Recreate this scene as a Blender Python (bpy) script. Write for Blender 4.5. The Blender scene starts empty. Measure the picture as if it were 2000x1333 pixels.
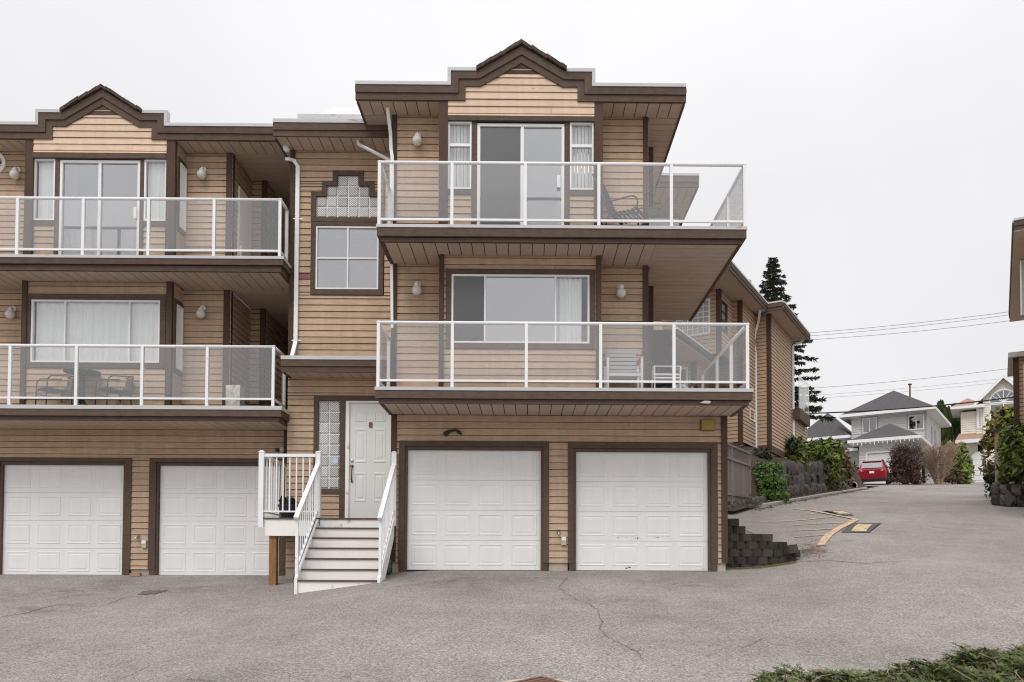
import bpy, bmesh, math, random
from mathutils import Vector, Matrix, Euler, noise
random.seed(7)
rad = math.radians
scene = bpy.context.scene
col = scene.collection

# ---------------------------------------------------------------- camera
F, CX, CY = 1600.0, 1044.0, 1062.5          # focal length and principal point, in photo pixels (2000 x 1333)
EYE = Vector((0, 0, 0.05))
RC = Matrix.Rotation(rad(-0.5), 3, 'Z') @ Matrix.Rotation(rad(90 + 1.7), 3, 'X') @ Matrix.Rotation(rad(0.2), 3, 'Z')
cd = bpy.data.cameras.new('camera'); cam = bpy.data.objects.new('camera', cd); col.objects.link(cam)
cd.sensor_width = 36; cd.lens = 36 * F / 2000
cd.shift_x = -(CX - 1000) / 2000; cd.shift_y = (CY - 666.5) / 2000
cd.clip_end = 2000
cam.matrix_world = Matrix.Translation(EYE) @ RC.to_4x4()
scene.camera = cam

# ---------------------------------------------------------------- sky, sun, exposure
SUN_EL, SUN_AZ = 52, 200                     # soft overcast sun, high and behind the camera
w = bpy.data.worlds.new('World'); scene.world = w; w.use_nodes = True
nt = w.node_tree; nt.nodes.clear()
def N(t, **kw):
    n = nt.nodes.new(t)
    for k, v in kw.items(): setattr(n, k, v)
    return n
out = N('ShaderNodeOutputWorld'); bg = N('ShaderNodeBackground'); bg.inputs[1].default_value = 0.1
sky = N('ShaderNodeTexSky', sky_type='NISHITA', sun_disc=False)
sky.sun_elevation = rad(SUN_EL); sky.sun_rotation = rad(SUN_AZ)
tc = N('ShaderNodeTexCoord'); sep = N('ShaderNodeSeparateXYZ')
nt.links.new(tc.outputs['Generated'], sep.inputs[0])
ramp = N('ShaderNodeValToRGB')               # overcast: paler by the horizon, brighter towards the zenith
e = ramp.color_ramp.elements
e[0].position = 0.0; e[0].color = (0.88, 0.875, 0.875, 1)
e[1].position = 1.0; e[1].color = (2.0, 2.0, 2.03, 1)
for p, c in ((0.22, (0.86, 0.85, 0.865, 1)), (0.42, (0.87, 0.865, 0.885, 1)), (0.62, (1.0, 1.0, 1.01, 1)), (0.8, (1.5, 1.5, 1.52, 1))):
    x = ramp.color_ramp.elements.new(p); x.color = c
nt.links.new(sep.outputs[2], ramp.inputs[0])
cl = N('ShaderNodeTexNoise'); cl.inputs['Scale'].default_value = 1.6; cl.inputs['Detail'].default_value = 4
nt.links.new(tc.outputs['Generated'], cl.inputs['Vector'])
mr = N('ShaderNodeMapRange'); mr.inputs[1].default_value = .3; mr.inputs[2].default_value = .7
mr.inputs[3].default_value = 8.9; mr.inputs[4].default_value = 10.7
nt.links.new(cl.outputs[0], mr.inputs[0])
mul = N('ShaderNodeVectorMath', operation='SCALE')
nt.links.new(ramp.outputs[0], mul.inputs[0]); nt.links.new(mr.outputs[0], mul.inputs[3])
mix = N('ShaderNodeMixRGB'); mix.inputs[0].default_value = 0.985
nt.links.new(sky.outputs[0], mix.inputs[1]); nt.links.new(mul.outputs[0], mix.inputs[2])
nt.links.new(mix.outputs[0], bg.inputs[0]); nt.links.new(bg.outputs[0], out.inputs[0])
sd = bpy.data.lights.new('sun', 'SUN'); so = bpy.data.objects.new('sun', sd); col.objects.link(so)
sd.energy = 1.5; sd.angle = rad(30); sd.color = (1, .97, .93)
az = rad(SUN_AZ)
so.rotation_euler = Vector((math.sin(az) * math.cos(rad(SUN_EL)), math.cos(az) * math.cos(rad(SUN_EL)), math.sin(rad(SUN_EL)))).to_track_quat('Z', 'Y').to_euler()
scene.view_settings.view_transform = 'Standard'; scene.view_settings.look = 'None'
scene.view_settings.exposure = 0.0; scene.view_settings.gamma = 1; scene.view_settings.use_curve_mapping = False
scene.cycles.filter_width = 1.1; scene.cycles.max_bounces = 8; scene.cycles.transparent_max_bounces = 16

# ---------------------------------------------------------------- measuring: a photo pixel on the plane Y = const
def P(px, py, Y):
    d = RC @ Vector(((px - CX) / F, -(py - CY) / F, -1))
    t = Y / d.y
    return EYE.x + d.x * t, EYE.z + d.z * t
def PX(px, Y, py=700): return P(px, py, Y)[0]
def PZ(py, Y, px=1000): return P(px, py, Y)[1]
def PV(px, py, Y):
    a, b = P(px, py, Y); return Vector((a, Y, b))
def ss(a, b, x):
    t = max(0.0, min(1.0, (x - a) / (b - a))); return t * t * (3 - 2 * t)
def lerp(a, b, t): return a + (b - a) * t

# ---------------------------------------------------------------- materials
MT = {}
def mat(name, base, rough=.6, var=.0, nscale=4, stretch=(1, 1, 1), bump=0.0, bscale=60, rnd=.0, spots=None, spec=.3, metal=0.0, coat=0.0, streak=0.0):
    """Principled with world-position noise: var = tone variation, rnd = per-object tone, spots = (colour, threshold, scale)."""
    m = bpy.data.materials.new(name); m.use_nodes = True; MT[name] = m
    t = m.node_tree; b = t.nodes['Principled BSDF']; L = t.links.new
    b.inputs['Roughness'].default_value = rough; b.inputs['Metallic'].default_value = metal
    b.inputs['Specular IOR Level'].default_value = spec; b.inputs['Coat Weight'].default_value = coat
    c = (*base, 1)
    if not (var or rnd or spots or bump):
        b.inputs['Base Color'].default_value = c; return m
    geo = t.nodes.new('ShaderNodeNewGeometry')
    mp = t.nodes.new('ShaderNodeMapping'); mp.inputs['Scale'].default_value = stretch
    L(geo.outputs['Position'], mp.inputs[0])
    oi = t.nodes.new('ShaderNodeObjectInfo')
    if rnd:
        sc = t.nodes.new('ShaderNodeVectorMath'); sc.operation = 'SCALE'; sc.inputs[0].default_value = (37, 11, 23)
        ad = t.nodes.new('ShaderNodeVectorMath'); L(oi.outputs['Random'], sc.inputs[3]); L(mp.outputs[0], ad.inputs[0]); L(sc.outputs[0], ad.inputs[1])
        vec = ad.outputs[0]
    else: vec = mp.outputs[0]
    n = t.nodes.new('ShaderNodeTexNoise'); n.inputs['Scale'].default_value = nscale; n.inputs['Detail'].default_value = 6; n.inputs['Roughness'].default_value = .65
    L(vec, n.inputs['Vector'])
    r = t.nodes.new('ShaderNodeMapRange'); r.inputs[1].default_value = .25; r.inputs[2].default_value = .75
    r.inputs[3].default_value = 1 - var; r.inputs[4].default_value = 1 + var
    L(n.outputs[0], r.inputs[0]); fac = r.outputs[0]
    if rnd:
        r2 = t.nodes.new('ShaderNodeMapRange'); r2.inputs[3].default_value = 1 - rnd; r2.inputs[4].default_value = 1 + rnd
        L(oi.outputs['Random'], r2.inputs[0]); mm = t.nodes.new('ShaderNodeMath'); mm.operation = 'MULTIPLY'
        L(fac, mm.inputs[0]); L(r2.outputs[0], mm.inputs[1]); fac = mm.outputs[0]
    v = t.nodes.new('ShaderNodeVectorMath'); v.operation = 'SCALE'; v.inputs[0].default_value = base; L(fac, v.inputs[3])
    colr = v.outputs[0]
    if streak:                                # rain streaks and fading, running downwards across the boards
        m3 = t.nodes.new('ShaderNodeMapping'); m3.inputs['Scale'].default_value = (7, 7, .7); L(geo.outputs['Position'], m3.inputs[0])
        s3 = t.nodes.new('ShaderNodeTexNoise'); s3.inputs['Scale'].default_value = 1.0; s3.inputs['Detail'].default_value = 7; s3.inputs['Roughness'].default_value = .7; L(m3.outputs[0], s3.inputs['Vector'])
        r3 = t.nodes.new('ShaderNodeMapRange'); r3.inputs[1].default_value = .3; r3.inputs[2].default_value = .7; r3.inputs[3].default_value = 1 - streak; r3.inputs[4].default_value = 1 + streak * .6; L(s3.outputs[0], r3.inputs[0])
        v3 = t.nodes.new('ShaderNodeVectorMath'); v3.operation = 'SCALE'; L(colr, v3.inputs[0]); L(r3.outputs[0], v3.inputs[3]); colr = v3.outputs[0]
    if spots:
        sn = t.nodes.new('ShaderNodeTexNoise'); sn.inputs['Scale'].default_value = spots[2]; sn.inputs['Detail'].default_value = 5
        L(vec, sn.inputs['Vector'])
        sr = t.nodes.new('ShaderNodeMapRange'); sr.inputs[1].default_value = spots[1]; sr.inputs[2].default_value = spots[1] + .06
        L(sn.outputs[0], sr.inputs[0])
        mx = t.nodes.new('ShaderNodeMixRGB'); mx.inputs[2].default_value = (*spots[0], 1)
        L(sr.outputs[0], mx.inputs[0]); L(colr, mx.inputs[1]); colr = mx.outputs[0]
    L(colr, b.inputs['Base Color'])
    if bump:
        bn = t.nodes.new('ShaderNodeTexNoise'); bn.inputs['Scale'].default_value = bscale; bn.inputs['Detail'].default_value = 4
        L(mp.outputs[0], bn.inputs['Vector'])
        bp = t.nodes.new('ShaderNodeBump'); bp.inputs['Strength'].default_value = bump; bp.inputs['Distance'].default_value = .01
        L(bn.outputs[0], bp.inputs['Height']); L(bp.outputs[0], b.inputs['Normal'])
    return m

def glass(name, refl, tint, rough=0.0, gcol=(1, 1, 1)):
    m = bpy.data.materials.new(name); m.use_nodes = True; MT[name] = m
    t = m.node_tree; t.nodes.clear(); L = t.links.new
    o = t.nodes.new('ShaderNodeOutputMaterial'); mx = t.nodes.new('ShaderNodeMixShader')
    tr = t.nodes.new('ShaderNodeBsdfTransparent'); gl = t.nodes.new('ShaderNodeBsdfGlossy')
    tr.inputs[0].default_value = (*tint, 1); gl.inputs[0].default_value = (*gcol, 1); gl.inputs[1].default_value = rough
    lw = t.nodes.new('ShaderNodeLayerWeight'); lw.inputs[0].default_value = .25
    mr = t.nodes.new('ShaderNodeMapRange'); mr.inputs[3].default_value = refl; mr.inputs[4].default_value = min(1, refl + .55)
    L(lw.outputs['Fresnel'], mr.inputs[0]); L(mr.outputs[0], mx.inputs[0])
    L(tr.outputs[0], mx.inputs[1]); L(gl.outputs[0], mx.inputs[2]); L(mx.outputs[0], o.inputs[0])
    # slight waviness of real panes
    geo = t.nodes.new('ShaderNodeNewGeometry'); bn = t.nodes.new('ShaderNodeTexNoise'); bn.inputs['Scale'].default_value = 1.2
    L(geo.outputs['Position'], bn.inputs['Vector'])
    bp = t.nodes.new('ShaderNodeBump'); bp.inputs['Strength'].default_value = .06; bp.inputs['Distance'].default_value = .05
    L(bn.outputs[0], bp.inputs['Height']); L(bp.outputs[0], gl.inputs['Normal'])
    return m

TAN = (.495, .358, .250)
mat('siding', TAN, .75, .24, 3.0, (1.5, 1.5, 26), .35, 9, .10, ((.30, .20, .13), .66, 1.6), streak=.13)
mat('siding_gable_lit', (.66, .49, .365), .75, .13, 3.0, (1.5, 1.5, 26), .35, 9, .06, ((.16, .11, .08), .69, 2.2), streak=.10)  # siding with the gable's brighter daylight put into a paler colour
mat('siding_far', TAN, .8, .12, 2.0, (1, 1, 6), 0, 9, .0)
mat('siding_stain', (.22, .10, .085), .75, .12, 3, (1, 1, 20), .2, 9)
mat('backing', (.045, .032, .024), .9)  # dark colour; through the siding gaps it stands in for lap shadow
mat('brown', (.112, .078, .061), .75, .24, 3.0, (2, 2, 9), .4, 30, .09, spec=.15, streak=.12)
mat('brown_post', (.088, .056, .042), .75, .18, 3.0, (9, 9, 2), .4, 30, .09, spec=.15, streak=.12)
mat('soffit', (.50, .40, .315), .65, .07, 3, (2, 2, 2), .1, 40, .04)
mat('flash', (.52, .52, .53), .42, .10, 2, (1, 4, 4), 0, 9, .03, ((.33, .28, .24), .66, 3))
mat('shingle', (.075, .052, .044), .9, .3, 14, (1, 1, 1), .5, 60, .2)
mat('shingle_grey', (.085, .077, .080), .9, .25, 6, (1, 1, 1), .3, 30)
mat('shingle_rust', (.36, .225, .165), .9, .2, 5, (1, 1, 1), .3, 30)
mat('white', (.80, .80, .80), .45, .03, 6)
mat('rail_white', (.82, .82, .83), .35, .04, 5, (1, 1, 1), 0, 9, 0, ((.35, .30, .26), .715, 9))
mat('white_dirty', (.84, .82, .785), .6, .05, 3, (1, 1, 1), .05, 20, .02, ((.55, .49, .42), .66, 4))
mat('garage', (.79, .78, .78), .45, .045, 1.2, (1, 1, 1), .05, 60, .012, ((.60, .55, .51), .74, 5), streak=.035)
mat('door', (.72, .73, .72), .45, .02, 4)
mat('vinyl', (.60, .59, .58), .6, .04, 3)
mat('vinyl_cream', (.74, .70, .60), .6, .04, 3)
mat('deck_brown', (.11, .07, .055), .7, .15, 4, (8, 1, 1))
mat('deck_floor', (.42, .40, .38), .8, .08, 4)
mat('concrete', (.42, .36, .30), .9, .2, 5, (1, 1, 1), .4, 30, .05)
mat('wood_post', (.27, .135, .05), .7, .25, 3, (9, 9, 1.5), .3, 20)
mat('interior', (.22, .215, .21), .9)
mat('curtain', (.93, .935, .93), .9, .04, 6)
mat('curtain_dim', (.70, .70, .68), .9, .06, 6)
mat('wicker', (.10, .096, .094), .6, .3, 90, (1, 1, 1), .5, 120)
mat('metal_dark', (.05, .045, .045), .45, 0)
mat('chair_grey', (.36, .36, .36), .6, .05, 5)
mat('bronze', (.22, .13, .055), .35, .15, 20, metal=.8)
mat('chrome', (.6, .6, .62), .25, metal=.9)
mat('globe', (.66, .64, .61), .3, .12, 14)
mat('plastic_grey', (.48, .44, .40), .6, .05, 6)
mat('lens_amber', (.36, .26, .06), .35, .25, 30)
mat('black', (.015, .015, .016), .5)
mat('stain', (.05, .035, .026), .9, .2, 9)
mat('pot', (.035, .038, .045), .5, .05, 6)
mat('soil', (.06, .045, .035), 1, .35, 10, (1, 1, 1), .6, 30)
mat('block', (.056, .046, .038), .95, .38, 4, (1, 1, 1), .9, 40, .30, ((.035, .033, .030), .57, 3))
mat('rock', (.088, .077, .070), .95, .5, 3, (2, 2, 1), .9, 18, .30, ((.025, .024, .022), .55, 3))
mat('curb', (.30, .28, .26), .95, .25, 4, (1, 1, 1), .5, 30)
mat('fence', (.215, .18, .162), .9, .3, 3, (14, 14, 1.2), .4, 20, .14)
mat('yellow', (.58, .42, .25), .85, .16, 7, (1, 1, 1), .3, 60, 0, ((.26, .225, .19), .54, 8))
mat('patch', (.085, .085, .09), .9, .2, 9, (1, 1, 1), .4, 90)
mat('tar', (.13, .115, .105), .95, .3, 12)
mat('rust', (.16, .085, .06), .8, .3, 14, (1, 1, 1), .4, 60)
mat('shed', (.40, .28, .21), .8, .1, 3, (12, 12, 1), .15, 20)
mat('red', (.25, .010, .022), .28, .0, coat=.6)
mat('car_glass', (.05, .035, .045), .08, spec=.6)
mat('tyre', (.018, .018, .018), .85)
mat('taillight', (.40, .02, .025), .2, coat=.5)
mat('plate', (.75, .75, .77), .5)
mat('bark', (.10, .075, .055), .95, .3, 6, (8, 8, 1), .6, 20)
mat('twig_pale', (.36, .27, .20), .9, .2, 6)
mat('wire', (.30, .28, .28), .7)
mat('pvc', (.75, .75, .75), .4)
mat('leaf_litter', (.22, .14, .09), 1, .5, 20)
mat('plastic_wrap', (.62, .57, .52), .25, .45, 9)
mat('sticker', (.50, .66, .75), .5)
mat('green_can', (.05, .10, .06), .5)
glass('pane', .41, (.60, .61, .62), 0.0, (.98, .985, 1))
glass('pane_clear', .09, (.95, .96, .96))
glass('rail_glass', .10, (.985, .98, .978))
glass('screen', .10, (.30, .30, .31), .35)
glass('pane_dark', .22, (.3, .32, .34))
def leafmat(name, dark, light, tip=None, scale=2.5):
    m = bpy.data.materials.new(name); m.use_nodes = True; MT[name] = m
    t = m.node_tree; b = t.nodes['Principled BSDF']; L = t.links.new
    b.inputs['Roughness'].default_value = .6; b.inputs['Specular IOR Level'].default_value = .25
    geo = t.nodes.new('ShaderNodeNewGeometry')
    n = t.nodes.new('ShaderNodeTexNoise'); n.inputs['Scale'].default_value = scale; n.inputs['Detail'].default_value = 8; n.inputs['Roughness'].default_value = .75
    L(geo.outputs['Position'], n.inputs['Vector'])
    r = t.nodes.new('ShaderNodeValToRGB'); e = r.color_ramp.elements
    e[0].position = .34; e[0].color = (*dark, 1); e[1].position = .62; e[1].color = (*light, 1)
    if tip: x = e.new(.72); x.color = (*tip, 1)
    L(n.outputs[0], r.inputs[0]); L(r.outputs[0], b.inputs['Base Color'])
    return m
leafmat('lf_conifer', (.055, .064, .046), (.135, .148, .10))
leafmat('lf_cedar', (.035, .055, .018), (.075, .105, .035))
leafmat('lf_green', (.045, .085, .018), (.115, .19, .04), (.20, .27, .07), 4)
leafmat('lf_rhodo', (.050, .075, .022), (.135, .165, .045), (.24, .26, .08), 3)
leafmat('lf_lime', (.085, .125, .025), (.22, .29, .055), (.34, .39, .10), 3)
leafmat('lf_olive', (.10, .088, .024), (.25, .21, .055), (.36, .30, .09), 3)
leafmat('lf_rust', (.075, .045, .028), (.17, .105, .06), None, 4)
leafmat('lf_maroon', (.045, .024, .020), (.12, .066, .052), None, 4)
leafmat('lf_dark', (.018, .026, .016), (.045, .060, .035), None, 4)
leafmat('lf_juniper', (.040, .055, .018), (.115, .145, .040), (.20, .225, .075), 7)
leafmat('lf_moss', (.05, .05, .02), (.13, .12, .04), None, 9)

def asphalt(name):
    m = bpy.data.materials.new(name); m.use_nodes = True; MT[name] = m
    t = m.node_tree; b = t.nodes['Principled BSDF']; L = t.links.new
    b.inputs['Roughness'].default_value = .92; b.inputs['Specular IOR Level'].default_value = .2
    geo = t.nodes.new('ShaderNodeNewGeometry')
    def noise_(s, d=4, ro=.6):
        n = t.nodes.new('ShaderNodeTexNoise'); n.inputs['Scale'].default_value = s; n.inputs['Detail'].default_value = d; n.inputs['Roughness'].default_value = ro
        L(geo.outputs['Position'], n.inputs['Vector']); return n.outputs[0]
    def mr(s, a, b_, c, d):
        r = t.nodes.new('ShaderNodeMapRange'); r.inputs[1].default_value = a; r.inputs[2].default_value = b_; r.inputs[3].default_value = c; r.inputs[4].default_value = d
        L(s, r.inputs[0]); return r.outputs[0]
    def mulv(a, b_):
        q = t.nodes.new('ShaderNodeMath'); q.operation = 'MULTIPLY'; L(a, q.inputs[0]); L(b_, q.inputs[1]); return q.outputs[0]
    big = mr(noise_(.22, 6, .7), .3, .7, .78, 1.16)
    mid = mr(noise_(1.7, 6, .75), .3, .7, .86, 1.13)
    grit = mr(noise_(42, 3, .8), .28, .72, .22, 1.78)
    fine = mr(noise_(120, 2, .6), .3, .7, .75, 1.25)
    f = mulv(mulv(big, mid), mulv(grit, fine))
    v = t.nodes.new('ShaderNodeVectorMath'); v.operation = 'SCALE'; v.inputs[0].default_value = (.238, .214, .199); L(f, v.inputs[3])
    # pale and rusty aggregate stones
    vo = t.nodes.new('ShaderNodeTexVoronoi'); vo.inputs['Scale'].default_value = 55; L(geo.outputs['Position'], vo.inputs['Vector'])
    hs = t.nodes.new('ShaderNodeHueSaturation'); hs.inputs[1].default_value = .12; L(vo.outputs['Color'], hs.inputs[4])
    mx = t.nodes.new('ShaderNodeMixRGB'); mx.blend_type = 'OVERLAY'; mx.inputs[0].default_value = .30
    L(v.outputs[0], mx.inputs[1]); L(hs.outputs[0], mx.inputs[2])
    # soft dark stains scattered by noise, and round noisy dark patches before the garages
    st = mr(noise_(.55, 6, .72), .58, .74, 0, .5)
    for ox, oy, rx in ((-1.2, 13.5, 1.5), (.1, 13.9, .9), (2.6, 13.2, 1.3), (-7.9, 14.2, 1.7), (-5.9, 14.5, .9), (-7.2, 12.3, 1.0), (1.2, 11.4, .8)):
        di = t.nodes.new('ShaderNodeVectorMath'); di.operation = 'DISTANCE'; L(geo.outputs['Position'], di.inputs[0]); di.inputs[1].default_value = (ox, oy, .108 * (oy - 15) - (.25 if ox < -4 else 0))
        k_ = mulv(mr(di.outputs['Value'], 0, rx, .95, 0), mr(noise_(2.6, 7, .8), .42, .66, 0, 1))
        q_ = t.nodes.new('ShaderNodeMath'); q_.operation = 'MAXIMUM'; L(st, q_.inputs[0]); L(k_, q_.inputs[1]); st = q_.outputs[0]
    m2 = t.nodes.new('ShaderNodeMixRGB'); m2.inputs[2].default_value = (.105, .098, .092, 1); L(st, m2.inputs[0]); L(mx.outputs[0], m2.inputs[1])
    L(m2.outputs[0], b.inputs['Base Color'])
    bp = t.nodes.new('ShaderNodeBump'); bp.inputs['Strength'].default_value = .55; bp.inputs['Distance'].default_value = .012
    L(noise_(48, 3, .7), bp.inputs['Height']); L(bp.outputs[0], b.inputs['Normal'])
asphalt('asphalt')
def glassblock():
    m = bpy.data.materials.new('glassblock'); m.use_nodes = True; MT['glassblock'] = m
    t = m.node_tree; b = t.nodes['Principled BSDF']; L = t.links.new
    b.inputs['Roughness'].default_value = .12; b.inputs['Specular IOR Level'].default_value = .7
    tcn = t.nodes.new('ShaderNodeTexCoord'); oi = t.nodes.new('ShaderNodeObjectInfo')
    gt = t.nodes.new('ShaderNodeMath'); gt.operation = 'GREATER_THAN'; gt.inputs[1].default_value = .5; L(oi.outputs['Random'], gt.inputs[0])
    an = t.nodes.new('ShaderNodeMapRange'); an.inputs[3].default_value = rad(45); an.inputs[4].default_value = rad(38); L(gt.outputs[0], an.inputs[0])
    vr = t.nodes.new('ShaderNodeVectorRotate'); vr.rotation_type = 'Y_AXIS'; L(tcn.outputs['Object'], vr.inputs[0]); L(an.outputs[0], vr.inputs[3])
    wv = t.nodes.new('ShaderNodeTexWave'); wv.inputs['Scale'].default_value = 13; wv.bands_direction = 'X'; L(vr.outputs[0], wv.inputs[0])
    r = t.nodes.new('ShaderNodeValToRGB'); e = r.color_ramp.elements
    e[0].position = .25; e[0].color = (.17, .165, .16, 1); e[1].position = .7; e[1].color = (.90, .89, .87, 1)
    L(wv.outputs[1], r.inputs[0])
    hv = t.nodes.new('ShaderNodeMapRange'); hv.inputs[3].default_value = .75; hv.inputs[4].default_value = 1.1; L(oi.outputs['Random'], hv.inputs[0])
    sc = t.nodes.new('ShaderNodeVectorMath'); sc.operation = 'SCALE'; L(r.outputs[0], sc.inputs[0]); L(hv.outputs[0], sc.inputs[3])
    L(sc.outputs[0], b.inputs['Base Color'])
    bp = t.nodes.new('ShaderNodeBump'); bp.inputs['Strength'].default_value = .4; bp.inputs['Distance'].default_value = .01
    L(wv.outputs[1], bp.inputs['Height']); L(bp.outputs[0], b.inputs['Normal'])
glassblock()

# ---------------------------------------------------------------- objects
WM = {}                                       # world matrix of every object made (parents included)
def setpar(o, parent, world):
    WM[o.name] = world
    if parent is not None:
        o.parent = parent; o.matrix_parent_inverse = Matrix.Identity(4)
        o.matrix_basis = WM[parent.name].inverted() @ world
    else: o.matrix_basis = world
def tag(o, label=None, cat=None, group=None, kind=None):
    if label: o['label'] = label
    if cat: o['category'] = cat
    if group: o['group'] = group
    if kind: o['kind'] = kind
    return o
def thing(name, label, cat, loc, rz=0, group=None):
    o = bpy.data.objects.new(name, None); col.objects.link(o); o.empty_display_size = .2
    setpar(o, None, Matrix.Translation(Vector(loc)) @ Matrix.Rotation(rz, 4, 'Z'))
    return tag(o, label, cat, group)
def inst(name, mesh, parent, loc, scale=(1, 1, 1), rot=None, local=False):
    """An object that shares mesh data; loc in world space (or in the parent's space if local)."""
    o = bpy.data.objects.new(name, mesh); col.objects.link(o)
    M = Matrix.Translation(Vector(loc))
    if rot is not None: M = M @ Euler(rot).to_matrix().to_4x4()
    M = M @ Matrix.Diagonal((*scale, 1))
    if local: M = WM[parent.name] @ M
    setpar(o, parent, M); return o
class MB:
    def __init__(s): s.v = []; s.f = []
    def add(s, vs, fs):
        k = len(s.v); s.v += [tuple(p) for p in vs]; s.f += [tuple(i + k for i in q) for q in fs]; return s
    def hexa(s, p): return s.add(p, [(0, 3, 2, 1), (4, 5, 6, 7), (0, 1, 5, 4), (1, 2, 6, 5), (2, 3, 7, 6), (3, 0, 4, 7)])
    def box(s, x0, x1, y0, y1, z0, z1):
        return s.hexa([(x0, y0, z0), (x1, y0, z0), (x1, y1, z0), (x0, y1, z0), (x0, y0, z1), (x1, y0, z1), (x1, y1, z1), (x0, y1, z1)])
    def prism(s, poly, y0, y1):               # polygon in x,z, counter-clockwise seen from the front (-y)
        n = len(poly)
        vs = [(x, y0, z) for x, z in poly] + [(x, y1, z) for x, z in poly]
        return s.add(vs, [tuple(range(n)), tuple(range(2 * n - 1, n - 1, -1))] + [(i, i + n, (i + 1) % n + n, (i + 1) % n) for i in range(n)])
    def extr(s, poly, d):                     # 3D polygon swept by the vector d
        n = len(poly); poly = [Vector(p) for p in poly]; d = Vector(d)
        vs = poly + [p + d for p in poly]
        return s.add(vs, [tuple(range(n)), tuple(range(2 * n - 1, n - 1, -1))] + [(i, i + n, (i + 1) % n + n, (i + 1) % n) for i in range(n)])
    def tube(s, pts, r, n=8, caps=True):
        pts = [Vector(p) for p in pts]; m = len(pts); rr = r if isinstance(r, (list, tuple)) else [r] * m
        vs = []; up = None
        for i, p in enumerate(pts):
            d = (pts[min(i + 1, m - 1)] - pts[max(i - 1, 0)])
            d = d.normalized() if d.length > 1e-9 else Vector((0, 0, 1))
            if up is None: up = Vector((0, 0, 1)) if abs(d.z) < .9 else Vector((0, 1, 0))
            a = d.cross(up); a = a.normalized() if a.length > 1e-6 else Vector((1, 0, 0)); b = a.cross(d).normalized(); up = b
            for k in range(n):
                t = 2 * math.pi * k / n
                vs.append(p + (a * math.cos(t) + b * math.sin(t)) * rr[i])
        fs = [(i * n + k, i * n + (k + 1) % n, (i + 1) * n + (k + 1) % n, (i + 1) * n + k) for i in range(m - 1) for k in range(n)]
        if caps: fs += [tuple(range(n - 1, -1, -1)), tuple((m - 1) * n + k for k in range(n))]
        return s.add(vs, fs)
    def bar(s, p, q, wx, wz, side=None):      # rectangular bar from p to q
        p, q = Vector(p), Vector(q); d = (q - p).normalized()
        a = Vector(side) if side else d.cross(Vector((0, 0, 1)) if abs(d.z) < .95 else Vector((0, 1, 0)))
        a.normalize(); b = a.cross(d).normalized(); a = a * wx / 2; b = b * wz / 2
        return s.hexa([p - a - b, p + a - b, p + a + b, p - a + b, q - a - b, q + a - b, q + a + b, q - a + b])
    def lathe(s, c, prof, n=16, axis='Z'):
        c = Vector(c); vs = []
        for r, h in prof:
            for k in range(n):
                t = 2 * math.pi * k / n
                q = Vector((r * math.cos(t), r * math.sin(t), h))
                if axis == 'Y': q = Vector((q.x, -h, q.y))
                if axis == 'X': q = Vector((h, q.x, q.y))
                vs.append(c + q)
        m = len(prof)
        fs = [(i * n + k, i * n + (k + 1) % n, (i + 1) * n + (k + 1) % n, (i + 1) * n + k) for i in range(m - 1) for k in range(n)]
        fs += [tuple(range(n - 1, -1, -1)), tuple((m - 1) * n + k for k in range(n))]
        return s.add(vs, fs)
    def mesh(s, name, m=None, smooth=False):
        me = bpy.data.meshes.new(name); me.from_pydata(s.v, [], s.f); me.validate(); me.update()
        if m: me.materials.append(MT[m])
        if smooth:
            for p in me.polygons: p.use_smooth = True
        return me
    def build(s, name, m, parent=None, smooth=False, local=False, fix=False):
        """World-space vertices; with local the vertices are in the parent's own space."""
        me = s.mesh(name, m, smooth)
        if fix:
            bm = bmesh.new(); bm.from_mesh(me); bmesh.ops.recalc_face_normals(bm, faces=bm.faces); bm.to_mesh(me); bm.free()
        o = bpy.data.objects.new(name, me); col.objects.link(o)
        setpar(o, parent, WM[parent.name].copy() if (local and parent) else Matrix.Identity(4)); return o
def box(name, m, parent, x0, x1, y0, y1, z0, z1, local=False):
    return MB().box(min(x0, x1), max(x0, x1), y0, y1, min(z0, z1), max(z0, z1)).build(name, m, parent, local=local)

# ---------------------------------------------------------------- ground height
U = Vector((math.sin(rad(30)), math.cos(rad(30)), 0)); V = Vector((math.cos(rad(30)), -math.sin(rad(30)), 0))   # the road's direction, and to its right
K0 = Vector((7.64, 26, 0))                    # a point on the kerb left of the road
PROF = [(-40, -7.4), (0, -1.85), (7, -.87), (12, -.17), (16.5, .46), (20, 1.04), (26, 2.03), (35, 3.2), (45, 4.46), (58, 6.1), (75, 8.1), (110, 12), (160, 14), (420, 14)]
def prof(y):
    for (a, za), (b, zb) in zip(PROF, PROF[1:]):
        if y <= b: return lerp(za, zb, (y - a) / (b - a))
    return PROF[-1][1]
def prof_s(y): return (prof(y - 1.2) + 2 * prof(y) + prof(y + 1.2)) / 4 if y < 60 else prof(y)
WALLPATH = [(3.60, 15.52), (4.3, 15.50), (4.9, 15.62), (5.35, 15.86), (5.7, 16.22), (5.95, 16.7)]
def wall_y(x):
    for (a, ya), (b, yb) in zip(WALLPATH, WALLPATH[1:]):
        if x <= b: return lerp(ya, yb, (x - a) / (b - a))
    return 99
def wall_top(x): return 1.04 - .40 * max(0, x - 3.75)
def kerb(x, y):
    r = Vector((x, y, 0)) - K0; return r.dot(V), r.dot(U)
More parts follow.
